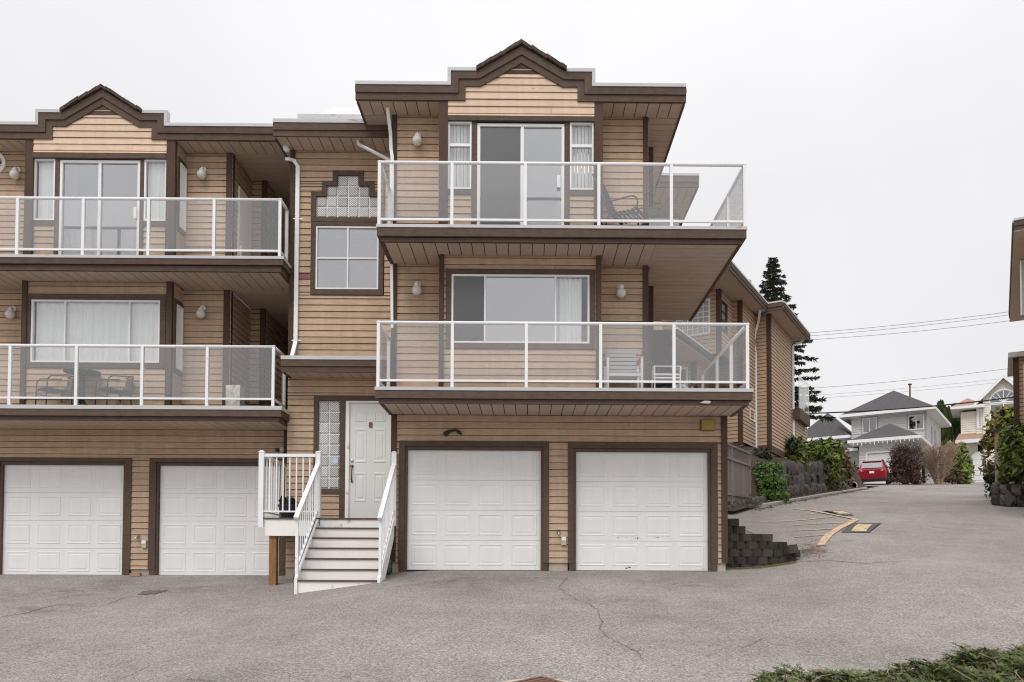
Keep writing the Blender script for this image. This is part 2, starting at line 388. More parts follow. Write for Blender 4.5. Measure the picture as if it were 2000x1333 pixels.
def gz(x, y, bank=True, up=True):
    b1 = .108 * (y - 15) - .28 * ss(-1.8, -4.5, x)
    p2 = prof_s(y)
    up = up and x > 3.3 and x < 5.95 and y > wall_y(max(x, 3.6)) + .12
    wgt = max(ss(3.8, 6.8, x), ss(17.5, 19.5, y))
    z = lerp(b1, p2, wgt)
    if up: z = max(p2, wall_top(x) - .07)
    if bank:
        d, s = kerb(x, y)
        if s > -3.5 and d < 0:
            far = 1 - ss(24, 29, s)
            z += .10 * ss(-.02, -.12, d) * far
            h = (1.15 * ss(.3, 3.4, s) + .25) * far
            z += h * ss(-.62, -.95, d)
            z += .9 * ss(-1.0, -2.6, d) * ss(1, 5, s) * (1 - ss(22, 30, s))
    return z
# ---------------------------------------------------------------- ground
def axis(a, b, cuts):
    """Grid lines from a to b; cuts = (from, to, step) fine stretches, elsewhere coarse."""
    r = []; x = a
    while x < b:
        st = 6.0
        for lo, hi, s in cuts:
            if lo <= x < hi: st = min(st, s)
            elif x < lo: st = min(st, max(lo - x, 1e-3)) if lo - x < st else st
        r.append(x); x += st
    r.append(b); return r
gx = axis(-160, 200, [(-16, 3, .8), (3, 7, .13), (7, 30, .5), (30, 60, 2)])
gy = axis(-60, 400, [(-2, 15, .8), (15, 17.6, .13), (17.6, 60, .5), (60, 120, 2.5)])
g = MB(); nx = len(gx)
for y in gy:
    for x in gx: g.v.append((x, y, gz(x, y, False, False)))
for j in range(len(gy) - 1):
    for i in range(nx - 1): g.f.append((j * nx + i, j * nx + i + 1, (j + 1) * nx + i + 1, (j + 1) * nx + i))
ground = g.build('ground', 'asphalt', smooth=True)
tag(ground, 'grey weathered asphalt driveway rising past the townhouses', kind='structure')
# the higher pavement held by the block wall
g = MB(); txs = [3.45 + .125 * k for k in range(21)]; tys = [.155, .17, .3, .5, .8, 1.2, 1.8, 2.5, 3.2, 4.0, 5.0]
for x in txs:
    for dy in tys:
        y = wall_y(max(x, 3.6)) + dy; g.v.append((x, y, max(prof_s(y), wall_top(x) - .07) + .006 if dy > .16 else gz(x, y, False, False) - .1))
m_ = len(tys)
for j in range(len(txs) - 1):
    for i in range(m_ - 1): g.f.append((j * m_ + i, (j + 1) * m_ + i, (j + 1) * m_ + i + 1, j * m_ + i + 1))
tag(g.build('upper_pavement', 'asphalt', smooth=True), 'asphalt held up behind the block retaining wall', kind='structure')
# soil of the bank left of the road, laid just over the ground
g = MB(); row = 0
ds = [-.14, -.3, -.45, -.6, -.72, -.86, -1.0, -1.3, -1.8, -2.6, -4, -7]
ss_ = [-3.2 + .5 * k for k in range(68)]
for s in ss_:
    for d in ds:
        p = K0 + V * d + U * s; g.v.append((p.x, p.y, gz(p.x, p.y) + .015))
m_ = len(ds)
for j in range(len(ss_) - 1):
    for i in range(m_ - 1): g.f.append((j * m_ + i, (j + 1) * m_ + i, (j + 1) * m_ + i + 1, j * m_ + i + 1))
tag(g.build('garden_bank', 'soil', smooth=True), 'bare brown soil bank beside the kerb', kind='structure')

# ---------------------------------------------------------------- shared building pieces
bm_ = MB()                                    # unit lap-siding board: 1 x 1, the lower edge stands proud
bm_.add([(0, -.022, 0), (1, -.022, 0), (1, 0, 0), (0, 0, 0), (0, -.005, 1), (1, -.005, 1), (1, 0, 1), (0, 0, 1)],
        [(0, 3, 2, 1), (4, 5, 6, 7), (0, 1, 5, 4), (1, 2, 6, 5), (2, 3, 7, 6), (3, 0, 4, 7)])
BOARD = bm_.mesh('siding_board', 'siding'); BOARD_G = bm_.mesh('siding_board_lit', 'siding_gable_lit'); BOARD_S = bm_.mesh('siding_board_stained', 'siding_stain')
UNIT = MB().box(0, 1, 0, 1, 0, 1)
SOFFIT = UNIT.mesh('soffit_panel', 'soffit')

def rect_cells(x0, x1, z0, z1, holes):
    zs = sorted({z0, z1} | {min(max(h[k], z0), z1) for h in holes for k in (2, 3)})
    for a, b in zip(zs, zs[1:]):
        if b - a < 1e-4: continue
        m = (a + b) / 2; segs = [(x0, x1)]
        for h in holes:
            if h[2] < m < h[3]:
                ns = []
                for p, q in segs:
                    if h[0] > p: ns.append((p, min(q, h[0])))
                    if h[1] < q: ns.append((max(p, h[1]), q))
                segs = [(p, q) for p, q in ns if q - p > .004]
        for p, q in segs: yield p, q, a, b
def siding(parent, Y, x0, x1, z0, z1, ex, holes=(), base=None, clip=None, pale=None, stain=None, th=.1):
    """Boards one by one on a backing wall in the plane Y; clip(z) limits a gable, pale(z) and stain(x, z) pick the board."""
    holes = list(holes); base = z0 if base is None else base
    b = MB()
    if clip is None:
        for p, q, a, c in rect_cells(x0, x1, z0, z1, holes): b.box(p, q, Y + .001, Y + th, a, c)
    k = math.floor((z0 - base) / ex)
    while base + k * ex < z1 - 1e-4:
        a = max(base + k * ex, z0); c = min(base + (k + 1) * ex, z1); k += 1
        if c - a < .012: continue
        X0, X1 = x0, x1
        if clip:
            X0, X1 = clip(a + .01); X0 = max(X0, x0); X1 = min(X1, x1)
            if X1 - X0 < .03: continue
            b.box(X0, X1, Y + .001, Y + th, a, c)
        for p, q, u, v in rect_cells(X0, X1, a, c, holes):
            gap = .0085 if v - u > .05 else 0  # gap bares the dark backing, painting a lap shadow between boards
            me = BOARD_G if pale and pale((u + v) / 2) else BOARD
            if stain and stain((p + q) / 2, (u + v) / 2): me = BOARD_S
            cuts = [p, q]                     # long runs are pieced from two boards
            if q - p > 2.3 and random.random() < .55: cuts = [p, lerp(p, q, random.uniform(.25, .75)), q]
            for c0, c1 in zip(cuts, cuts[1:]): inst('siding_board', me, parent, (c0, Y + random.uniform(-.002, .001), u + random.uniform(-.001, .001)), (c1 - c0 - (.004 if c1 < q else 0), 1, v - u - gap))
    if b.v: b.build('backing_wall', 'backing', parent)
def siding_merged(parent, A, d, L, z0, z1, ex, m='siding_far', out=None, holes=(), name='siding'):
    """Joined lap siding for walls too far or too oblique to pick boards apart: from A along unit d for L, facing out."""
    A = Vector(A); d = Vector(d); out = Vector(out); b = MB(); z = z0
    while z < z1 - .01:
        t = min(z + ex, z1)
        for p, q, u, v in rect_cells(0, L, z, t - .013, holes):
            P0 = A + d * p; P1 = A + d * q
            def q_(pt, o, h): return Vector((pt.x, pt.y, h)) + out * o
            b.hexa([q_(P0, .024, u), q_(P1, .024, u), q_(P1, -.06, u), q_(P0, -.06, u), q_(P0, .005, v), q_(P1, .005, v), q_(P1, -.06, v), q_(P0, -.06, v)])
        z = t
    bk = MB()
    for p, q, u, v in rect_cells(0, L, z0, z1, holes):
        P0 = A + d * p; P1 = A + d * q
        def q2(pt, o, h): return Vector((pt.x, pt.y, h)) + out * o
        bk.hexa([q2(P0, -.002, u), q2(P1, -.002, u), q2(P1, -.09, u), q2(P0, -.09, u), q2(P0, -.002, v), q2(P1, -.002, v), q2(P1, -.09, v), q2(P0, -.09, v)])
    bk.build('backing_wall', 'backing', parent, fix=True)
    o = b.build(name, m, parent, fix=True); o['kind'] = 'stuff'; return o
def trim(parent, x0, x1, Y, z0, z1, proud=.035, name='trim_board', m='brown', depth=.06):
    return box(name, m, parent, x0, x1, Y - proud, Y - proud + depth, z0, z1)
def window(parent, x0, x1, z0, z1, Y, fr=.035, mull=(), trans=(), pane='pane', screens=(), fm='white', proud=.02, mw=.03, name='window'):
    f = MB(); y0, y1 = Y - proud, Y + .05
    f.box(x0, x1, y0, y1, z0, z0 + fr); f.box(x0, x1, y0, y1, z1 - fr, z1)
    f.box(x0, x0 + fr, y0, y1, z0 + fr, z1 - fr); f.box(x1 - fr, x1, y0, y1, z0 + fr, z1 - fr)
    for m in mull: f.box(m - mw / 2, m + mw / 2, y0 + .004, y1, z0 + fr, z1 - fr)
    xs = [x0 + fr] + [v for m in mull for v in (m - mw / 2, m + mw / 2)] + [x1 - fr]
    for tz in trans:
        for i in range(0, len(xs), 2): f.box(xs[i], xs[i + 1], y0 + .006, y1, tz - mw / 2, tz + mw / 2)
    o = f.build(name, fm, parent)
    zs = [z0 + fr] + [v for m in trans for v in (m - mw / 2, m + mw / 2)] + [z1 - fr]
    k = 0
    for j in range(0, len(zs), 2):
        for i in range(0, len(xs), 2):
            box('pane', pane[k] if isinstance(pane, (list, tuple)) else pane, o, xs[i], xs[i + 1], Y + .022, Y + .028, zs[j], zs[j + 1])
            if k in screens:
                s = MB(); s.box(xs[i] + .012, xs[i + 1] - .012, Y + .002, Y + .006, zs[j] + .012, zs[j + 1] - .012); s.build('screen', 'screen', o)
            k += 1
    return o
def offset(path, d):
    n = len(path); r = []
    for i in range(n):
        def nrm(a, b):
            dx, dz = b[0] - a[0], b[1] - a[1]; l = math.hypot(dx, dz); return -dz / l, dx / l
        ns = []
        if i > 0: ns.append(nrm(path[i - 1], path[i]))
        if i < n - 1: ns.append(nrm(path[i], path[i + 1]))
        if len(ns) == 1: mx, mz, k = *ns[0], 1
        else:
            mx, mz = ns[0][0] + ns[1][0], ns[0][1] + ns[1][1]; l = math.hypot(mx, mz); mx /= l; mz /= l
            k = 1 / max(.3, mx * ns[0][0] + mz * ns[0][1])
        r.append((path[i][0] + mx * d * k, path[i][1] + mz * d * k))
    return r
def band(parent, path, d0, d1, y0, y1, m, name, only=None):
    a, b = offset(path, d0), offset(path, d1)
    for i in range(len(path) - 1):
        if only is not None and i not in only: continue
        MB().prism([a[i], a[i + 1], b[i + 1], b[i]], y0, y1).build(name, m, parent, fix=True)
def edge_run(parent, A, B, zlow, out, m1='brown', ends=(0, 0), step=.022, hs=(.115, .145), fl=.055, flash=True):
    """The eave / deck edge profile: lower board, upper board proud of it, metal flashing; A to B in plan, out = outward unit vector."""
    A, B, o = Vector((*A, 0)), Vector((*B, 0)), Vector((*out, 0)); d = (B - A).normalized()
    h0, h1 = hs
    def run(name, m, za, zb, o0, o1):
        a, b = A + d * .064 * ends[0], B - d * .064 * ends[1]
        MB().hexa([Vector((*p.xy, z)) + o * q for z in (za, zb) for p, q in ((a, o1), (b, o1), (b, o0), (a, o0))]).build(name, m, parent, fix=True)
    run('fascia_board', m1, zlow, zlow + h0 - .004, -.04, 0)
    run('fascia_board', m1, zlow + h0, zlow + h0 + h1 - .003, -.04, step)
    if flash: run('flashing', 'flash', zlow + h0 + h1, zlow + h0 + h1 + fl, -.06, step + .014)
def soffit_x(parent, x0, x1, y0, y1, z, w=.205):
    n = max(1, round((x1 - x0) / w)); w = (x1 - x0) / n
    for i in range(n): inst('soffit_panel', SOFFIT, parent, (x0 + i * w + .003, y0, z), (w - .014, y1 - y0, .012))
    box('soffit_backing', 'backing', parent, x0, x1, y0 + .002, y1 - .002, z + .013, z + .02)
def soffit_y(parent, x0, x1, y0, y1, z, w=.205):
    n = max(1, round((y1 - y0) / w)); w = (y1 - y0) / n
    for i in range(n): inst('soffit_panel', SOFFIT, parent, (x0, y0 + i * w + .003, z), (x1 - x0, w - .014, .012))
    box('soffit_backing', 'backing', parent, x0 + .002, x1 - .002, y0, y1, z + .013, z + .02)
def mbar(mb, p, q, w, h): mb.bar(p, q, w, h)
def railing(name, label, z0, z1, front, sides, group=None, zb=None, br=.035):
    """front = (y, [post x...]); sides = [(x, [post y...])...]; glass panels hang between the rails."""
    y, xs = front
    r = thing(name, label, 'railing', ((xs[0] + xs[-1]) / 2, y, z0), 0, group)
    zb = zb if zb is not None else z0 + .12
    tr = MB(); tr.tube([(xs[0] - .03, y, z1 - .028), (xs[-1] + .03, y, z1 - .028)], .03, 8); tr.build('top_rail', 'rail_white', r, smooth=True)
    for x in xs: box('post', 'rail_white', r, x - .026, x + .026, y - .026, y + .026, z0, z1 - .035)
    for a, b in zip(xs, xs[1:]):
        box('bottom_rail', 'rail_white', r, a + .026, b - .026, y - .02, y + .02, zb, zb + br)
        box('glass_panel', 'rail_glass', r, a + .03, b - .03, y - .003, y + .003, zb + br + .003, z1 - .06)
    for x, ys in sides:
        MB().tube([(x, ys[0] - .02, z1 - .028), (x, ys[-1] + .03, z1 - .028)], .03, 8).build('top_rail', 'rail_white', r, smooth=True)
        for yy in ys[1:]: box('post', 'rail_white', r, x - .026, x + .026, yy - .026, yy + .026, z0, z1 - .035)
        for a, b in zip(ys, ys[1:]):
            box('bottom_rail', 'rail_white', r, x - .02, x + .02, a + .026, b - .026, zb, zb + br)
            box('glass_panel', 'rail_glass', r, x - .003, x + .003, a + .03, b - .03, zb + br + .003, z1 - .06)
    return r
def lamp(x, Y, z, label, group='globe wall lamps'):
    t = thing('wall_lamp', label, 'wall lamp', (x, Y, z), 0, group)
    b = MB(); b.lathe((x, Y - .018, z + .10), [(.001, 0), (.062, 0), (.062, .02), (.05, .03), (.001, .032)], 16, 'Y'); b.build('base', 'white', t, smooth=True, fix=True)
    a = MB(); a.tube([(x, Y - .03, z + .10), (x, Y - .10, z + .115), (x, Y - .125, z + .09), (x, Y - .125, z + .065)], .022, 8)
    a.lathe((x, Y - .125, z + .035), [(.045, 0), (.05, .02), (.042, .035)], 12); a.build('bracket', 'white', t, smooth=True, fix=True)
    s = MB(); pr = [(.105 * math.sin(math.pi * k / 10) + .0005, -.105 * math.cos(math.pi * k / 10)) for k in range(11)]
    s.lathe((x, Y - .125, z - .04), [(r * .86, h * .9) for r, h in pr], 18); s.build('globe', 'globe', t, smooth=True, fix=True)
    return t
def curtain(x0, x1, z0, z1, Y, label, pleats, m='curtain', amp=.03, group='curtains in the windows'):
    n = max(24, int(pleats * 10)); b = MB()
    for k in range(n + 1):
        t = k / n; x = lerp(x0, x1, t); a = 2 * math.pi * pleats * t
        y = Y + amp * math.sin(a + .7 * math.sin(5 * t)) + .012 * math.sin(2.7 * a)
        b.v += [(x, y + .01 * math.sin(9 * t), z0), (x, y, (z0 + z1) / 2), (x, y * .5 + Y * .5, z1)]
    for k in range(n):
        for j in range(2): b.f.append((3 * k + j, 3 * k + 3 + j, 3 * k + 4 + j, 3 * k + 1 + j))
    o = b.build('curtain', m, smooth=True); return tag(o, label, 'curtain', group)
def room(parent, x0, x1, y0, y1, z0, z1):
    b = MB()
    b.box(x0, x1, y1, y1 + .05, z0, z1); b.box(x0 - .05, x0, y0, y1, z0, z1); b.box(x1, x1 + .05, y0, y1, z0, z1)
    b.box(x0, x1, y0, y1, z0 - .05, z0); b.box(x0, x1, y0, y1, z1, z1 + .05); b.build('interior_room', 'interior', parent)
def garage_door(parent, x0, x1, z0, z1, Y):
    dr = MB(); h = (z1 - z0) / 4
    for k in range(4): dr.box(x0, x1, Y, Y + .05, z0 + k * h + (.004 if k else 0), z0 + (k + 1) * h)
    dr.box(x0, x1, Y + .02, Y + .06, z0, z1)
    d = dr.build('garage_door', 'garage', parent)
    wc = (x1 - x0) / 4
    # a raised field in a sunk moulding, shared by all sixteen
    return d, [(x0 + (i + .5) * wc, z0 + (k + .53) * h, wc, h) for k in range(4) for i in range(4)]
def door_panel_mesh(name, w, h, m, d=.012, e=.018, fieldrise=.008):
    b = MB()
    def ring(i, y): return [(-w / 2 + i, y, -h / 2 + i), (w / 2 - i, y, -h / 2 + i), (w / 2 - i, y, h / 2 - i), (-w / 2 + i, y, h / 2 - i)]
    R = [ring(0, 0), ring(.006, -.014), ring(.022, -.014), ring(.032, -.003), ring(.050, -.003), ring(.066, -.013)]
    for r in R: b.v += r
    for k in range(len(R) - 1):
        for i in range(4): b.f.append((4 * k + i, 4 * k + (i + 1) % 4, 4 * k + 4 + (i + 1) % 4, 4 * k + 4 + i))
    b.f.append(tuple(4 * (len(R) - 1) + i for i in range(4)))
    return b.mesh(name, m)
GP = door_panel_mesh('door_panel', .47, .385, 'garage')
def gdoor(parent, x0, x1, z0, z1, Y):
    d, spots = garage_door(parent, x0, x1, z0, z1, Y)
    for x, z, wc, h in spots: inst('panel', GP, d, (x, Y, z), (wc * .76 / .47, .5, h * .71 / .385))
    MB().box(x0, x1, Y - .012, Y + .03, z0 - .012, z0 + .012).build('seal', 'black', d)
    return d

# ---------------------------------------------------------------- the two gabled units
def unit(c):
    W, B, D, RF = c['W'], c['B'], c['D'], c['RF']
    t = thing('townhouse', c['label'], 'house', (c['ox'], W, 0))
    ex = c['ex']
    xm = c['xm']
    z = {k: PZ(v[0], v[1], xm) for k, v in c['z'].items()}
    u, l = c['up'], c['low']
    # --- roof edge
    def pp(q): return P(q[0], q[1], RF)
    path = [pp(q) for q in c['roof']]
    zl = (path[0][1] + path[1][1] + path[-1][1] + path[-2][1]) / 4
    zu = (path[2][1] + path[3][1] + path[5][1] + path[6][1]) / 4
    ap = path[4]; hw = (path[6][0] - path[2][0]) / 2; cx = (path[6][0] + path[2][0]) / 2
    gw = (path[5][0] - path[3][0]) / 2
    path = [(path[0][0], zl), (cx - hw, zl), (cx - hw, zu), (cx - gw, zu), (cx, ap[1]), (cx + gw, zu), (cx + hw, zu), (cx + hw, zl), (path[-1][0], zl)]
    if c.get('roof_x1'): path[-1] = (c['roof_x1'], zl)
    RB = c['roof_back']
    band(t, path, 0, .118, RF, RF + .06, 'brown', 'fascia_board')
    band(t, path, .122, .255, RF - .025, RF + .06, 'brown', 'fascia_board')
    band(t, path, .258, .318, RF - .04, RF + .10, 'flash', 'flashing', only=(0, 1, 2, 5 + 0, 6, 7) if False else (0, 1, 2, 5, 6, 7))
    # shingled gable roof over the bay, with ragged courses along the rake
    top = offset(path, .258)
    a, m_, b = top[3], top[4], top[5]
    for sgn, e_ in ((-1, a), (1, b)):
        n = 9; dx, dz = (e_[0] - m_[0]) / n, (e_[1] - m_[1]) / n
        for k in range(n):
            for j in range(6):
                p = Vector((m_[0] + dx * k, RF - .07 + j * .45 - (.02 * random.random() if j == 0 else 0), m_[1] + dz * k + .095 - .02 * random.random()))
                q = p + Vector((dx * 1.06, 0, dz * 1.06 - .008))
                MB().hexa([p + Vector((0, 0, -.07 if j == 0 else -.03)), q + Vector((0, 0, -.07 if j == 0 else -.03)), q + Vector((0, .44, -.03)), p + Vector((0, .44, -.03)), p, q, q + Vector((0, .44, 0)), p + Vector((0, .44, 0))]).build('shingle', 'shingle', t, fix=True)
    g = MB(); g.prism([(a[0], a[1] - .02), (b[0], b[1] - .02), (m_[0], m_[1] + .02)], RF + .02, RF + 2.7); g.build('gable_roof', 'shingle', t, fix=True)
    # raised parapet behind the step and the flat roof
    zt = zl + .255
    box('flat_roof', 'flash', t, path[0][0] + .045, path[-1][0] - .045, RF + .105, RB, zl + .03, zt + .03)
    box('parapet', 'backing', t, cx - hw - .2, cx + hw + .2, RF + .10, RF + 2.6, zt + .03, zu + .25)
    # side eaves
    xl, xr = path[0][0], path[-1][0]
    if c.get('eave_l'): edge_run(t, (xl, RB), (xl, RF), zl, (-1, 0), hs=(.118, .137), ends=(0, 1.7))
    if c.get('eave_r'): edge_run(t, (xr, RF), (xr, RB), zl, (1, 0), hs=(.118, .137), ends=(1.7, 0))
    # --- plan
    xw0, xw1 = c['xw0'], c['xw1']
    bx0, bxi0 = (PX(u['post_l'][k], B, 330) for k in (0, 1)); bxi1, bx1 = (PX(u['post_r'][k], B, 330) for k in (0, 1))
    # recess soffits
    sx0 = max(xl + .03, c.get('sof_x0', -99)); sx1 = min(xr - .03, c.get('sof_x1', 99))
    soffit_x(t, sx0, bx0, RF + .05, W, zl + .012); soffit_x(t, bx1, sx1, RF + .05, W, zl + .012)
    if c.get('eave_r'): soffit_y(t, xw1 + .02, xr - .03, W + .02, RB, zl + .012)
    if c.get('eave_l'): soffit_y(t, xl + .03, xw0 - .02, W + .02, RB - .2, zl + .012)
    # --- top floor
    zd = z['deckU']; zr = zl + .012
    for x0, x1 in ((xw0, bx0), (bx1, xw1)):
        siding(t, W, x0, x1, zd, zr, ex, base=zd)
    for x in (bx0, bx1 - .02): box('bay_side', 'siding', t, x, x + .02, B + .03, W, zd, zl)
    wl = [PX(q, B, 300) for q in u['win_l']]; wr = [PX(q, B, 300) for q in u['win_r']]; sl = [PX(q, B, 340) for q in u['slider']]
    zh0, zh1 = PZ(u['header'][1], B, xm), PZ(u['header'][0], B, xm)
    zw1, zw0 = PZ(u['win_y'][0], B, xm), PZ(u['win_y'][1], B, xm); zs1 = PZ(u['slider_y'], B, xm); zsill = zw0 - .10
    holes = [(wl[0], wl[1], zw0, zh0), (wr[0], wr[1], zw0, zh0), (sl[0], sl[1], zd - 1, zh0)]
    siding(t, B, bxi0 - .02, bxi1 + .02, zd, zh0, ex, holes, base=zd)
    def clip(zz):
        if zz < zu: return (cx - hw if zz > zl else bxi0, cx + hw if zz > zl else bxi1)
        f = (ap[1] - zz) / (ap[1] - zu); return cx - gw * f, cx + gw * f
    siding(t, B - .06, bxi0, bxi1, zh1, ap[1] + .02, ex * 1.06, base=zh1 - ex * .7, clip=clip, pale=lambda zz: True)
    trim(t, bxi0, bxi1, B - .05, zh0, zh1 - .002, .03, depth=.12)
    for a_, b_ in ((bx0, bxi0), (bxi1, bx1)): box('corner_post', 'brown_post', t, a_, b_, B - .075, B + .03, zd, zl - .003 if False else zl)
    for ww in (wl, wr):
        window(t, ww[0], ww[1], zw0, min(zw1, zh0 - .003), B - .01, fr=.03, trans=[PZ(u['split'], B, xm)] if u.get('split') else (), mw=.05, pane='pane_clear')
        trim(t, ww[0], ww[1], B, zsill, zw0 - .003)
    trim(t, wl[1] + .003, sl[0] - .003, B, zd, zh0 - .003); trim(t, sl[1] + .003, wr[0] - .003, B, zd, zh0 - .003)
    dr = window(t, sl[0], sl[1], zd + .005, zs1, B - .005, fr=.05, mull=[PX(u['slider_m'], B, 340)], mw=.055, screens=u.get('screens', ()), name='sliding_door')
    hx = PX(u['handle'][0], B, u['handle'][1]); hz = PZ(u['handle'][1], B, u['handle'][0])
    box('handle', 'white', dr, hx - .03, hx + .03, B - .055, B - .03, hz - .11, hz + .11)
    room(t, bxi0 + .04, bxi1 - .04, B + .13, B + 3.2, zd, zd + 2.5)
    # corner posts at the recess walls
    for q in c['posts_u']:
        a_, b_ = PX(q[0], W, 300), PX(q[1], W, 300); box('corner_post', 'brown_post', t, a_, b_, W - .04, W + .1, zd, zr)
    # --- upper deck
    def deck(zt, zf1a, zf1b, zf2b, y0, y1, x0, x1, bay, right=None, left=False, ang=None):
        mid = .02
        s = MB(); s.box(x0 + .13, x1 - .13, y0 + .13, y1, zf2b + .045, zt - .004); s.box(x0 + .07, x1 - .07, y0 + .02, y0 + .128, zf1b + .01, zt - .004); s.build('deck_slab', 'deck_floor', t)
        def edge(A, Bq, o, e):
            A, Bq, o = Vector((*A, 0)), Vector((*Bq, 0)), Vector((*o, 0)); d = (Bq - A).normalized()
            for nm, mt, za, zb, oo in (('fascia_board', 'brown', zf2b, zf1b - .012, -.05), ('fascia_board', 'brown', zf1b, zf1a - .004, 0), ('flashing', 'flash', zf1a, zt, .012)):
                p, q = A - d * e[0] * (.0 if oo >= 0 else .0), Bq
                fr_ = abs(o.y) > .5            # the front run goes past the corner, the side runs butt against its back
                p = A + d * ((-oo if fr_ else .062 - oo) if e[0] else 0); q = Bq - d * ((-oo if fr_ else .062 - oo) if e[1] else 0)
                MB().hexa([Vector((*pt.xy, zz)) + o * k for zz in (za, zb) for pt, k in ((p, oo), (q, oo), (q, oo - .06), (p, oo - .06))]).build(nm, mt, t, fix=True)
        edge((x0, y0), (x1, y0), (0, -1), (1, 1))
        edge((x0, y1), (x0, y0), (-1, 0), (0, 1)) if left else None
        edge((x1, y0), (x1, right or y1), (1, 0), (1, 0))
        zz = zf2b + .012
        if bay:
            soffit_x(t, x0 + .10, bay[0], y0 + .10, y1, zz); soffit_x(t, bay[0], bay[1], y0 + .10, B, zz)
            xe = xw1 + .02 if right else x1 - .10
            soffit_x(t, bay[1], xe, y0 + .10, y1, zz)
            if right:
                box('trim_board', 'soffit', t, xe - .03, xe + .03, y0 + .10, y1, zz - .010, zz + .01)
                soffit_y(t, xe + .03, x1 - .10, y0 + .10, right, zz)
                MB().box(xw1, x1 - .13, y1, right, zf2b + .045, zt - .004).build('deck_slab', 'deck_floor', t)
        else: soffit_x(t, x0 + .10, x1 - .10, y0 + .10, y1, zz)
        return zz
    zU = deck(z['deckU'] + .0, z['U1a'], z['U1b'], z['U2b'], D, W, c['dux'][0], c['dux'][1], (bx0, bx1), c.get('du_right'), c.get('du_left'))
    # --- lower floor
    zd = z['deckL']; zr = zU
    lx0, lxi0 = (PX(l['post_l'][k], B, 600) for k in (0, 1)); lxi1, lx1 = (PX(l['post_r'][k], B, 600) for k in (0, 1))
    for x0, x1 in ((xw0, lx0), (lx1, xw1)): siding(t, W, x0, x1, zd, zr, ex, base=zd)
    for x in (lx0, lx1 - .02): box('bay_side', 'siding', t, x, x + .02, B + .03, W, zd, zr)
    to = l['trim']; tx0, tx1 = PX(to[0], B, 600), PX(to[1], B, 600); tz1, tz0 = PZ(to[2], B, xm), PZ(to[3], B, xm)
    wo = l['win']; wx0, wx1 = PX(wo[0], B, 600), PX(wo[1], B, 600); wz1, wz0 = PZ(wo[2], B, xm), PZ(wo[3], B, xm)
    siding(t, B, lxi0 - .02, lxi1 + .02, zd, zr, ex, [(tx0, tx1, tz0, tz1)], base=zd)
    trim(t, tx0, tx1, B, wz1, tz1); trim(t, tx0, tx1, B, tz0, wz0); trim(t, tx0, wx0, B, wz0 + .002, wz1 - .002); trim(t, wx1, tx1, B, wz0 + .002, wz1 - .002)
    window(t, wx0 + .002, wx1 - .002, wz0 + .002, wz1 - .002, B, fr=.035, mull=[PX(q, B, 620) for q in l['mull']], pane=l.get('pane', 'pane'), screens=l.get('screens', ()))
    for a_, b_ in ((lx0, lxi0), (lxi1, lx1)): box('corner_post', 'brown_post', t, a_, b_, B - .06, B + .03, zd, zr)
    room(t, lxi0 + .04, lxi1 - .04, B + .13, B + 3.2, zd, zd + 2.4)
    for q in c['posts_l']:
        a_, b_ = PX(q[0], W, 600), PX(q[1], W, 600); box('corner_post', 'brown_post', t, a_, b_, W - .04, W + .1, zd, zr)
    zL = deck(z['deckL'], z['L1a'], z['L1b'], z['L2b'], D, W, c['dlx'][0], c['dlx'][1], None, None, c.get('dl_left'))
    # --- garages
    holes = []
    for gd in c['garages']:
        o0, o1, o2 = PX(gd[0], W, 1000), PX(gd[1], W, 1000), PZ(gd[2], W, xm)
        holes.append((o0, o1, -1, o2))
    g0 = c['g0']
    siding(t, W, c['gx'][0], c['gx'][1], g0 + .15, zL, ex, holes, base=zL - 40 * ex)
    fb = MB()
    for p, q, a_, b_ in rect_cells(c['gx'][0] + .02, c['gx'][1] - .02, g0 - .4, g0 + .15, holes): fb.box(p, q, W + .012, W + .14, a_, b_)
    fb.build('foundation', 'concrete', t)
    for gd in c['garages']:
        o0, o1, oz = PX(gd[0], W, 1000), PX(gd[1], W, 1000), PZ(gd[2], W, xm)
        d0, d1, dz1 = PX(gd[3], W + .05, 1000), PX(gd[4], W + .05, 1000), PZ(gd[5], W + .05, xm)
        trim(t, o0, o1, W, dz1 + .06, oz, .04, depth=.16)
        trim(t, o0, d0 - .045, W, g0 + .14, dz1 + .058, .04, depth=.16); trim(t, d1 + .045, o1, W, g0 + .14, dz1 + .058, .04, depth=.16)
        trim(t, o0 + .02, d0 - .045, W, g0 - .25, g0 + .138, .03, depth=.15); trim(t, d1 + .045, o1 - .02, W, g0 - .25, g0 + .138, .03, depth=.15)
        jm = MB(); jm.box(d0 - .043, d0 - .002, W - .015, W + .10, g0 - .25, dz1 + .055); jm.box(d1 + .002, d1 + .043, W - .015, W + .10, g0 - .25, dz1 + .055)
        jm.box(d0 - .0, d1, W - .015, W + .10, dz1 + .002, dz1 + .055); jm.build('door_jamb', 'brown', t)
        gdoor(t, d0, d1, g0 + .0, dz1, W + .055)
    for q in c['posts_g']:
        a_, b_ = PX(q[0], W, 960), PX(q[1], W, 960); box('corner_post', 'brown_post', t, a_, b_, W - .045, W + .1, g0 + .16, zL)
    return t, dict(z=z, zl=zl, zU=zU, zL=zL, bay=(bx0, bx1), lbay=(lx0, lx1), wl=wl, wr=wr, sl=sl, zw=(zw0, zw1), win=(wx0, wx1, wz0, wz1), lm=[PX(q, B, 620) for q in l['mull']], path=path)

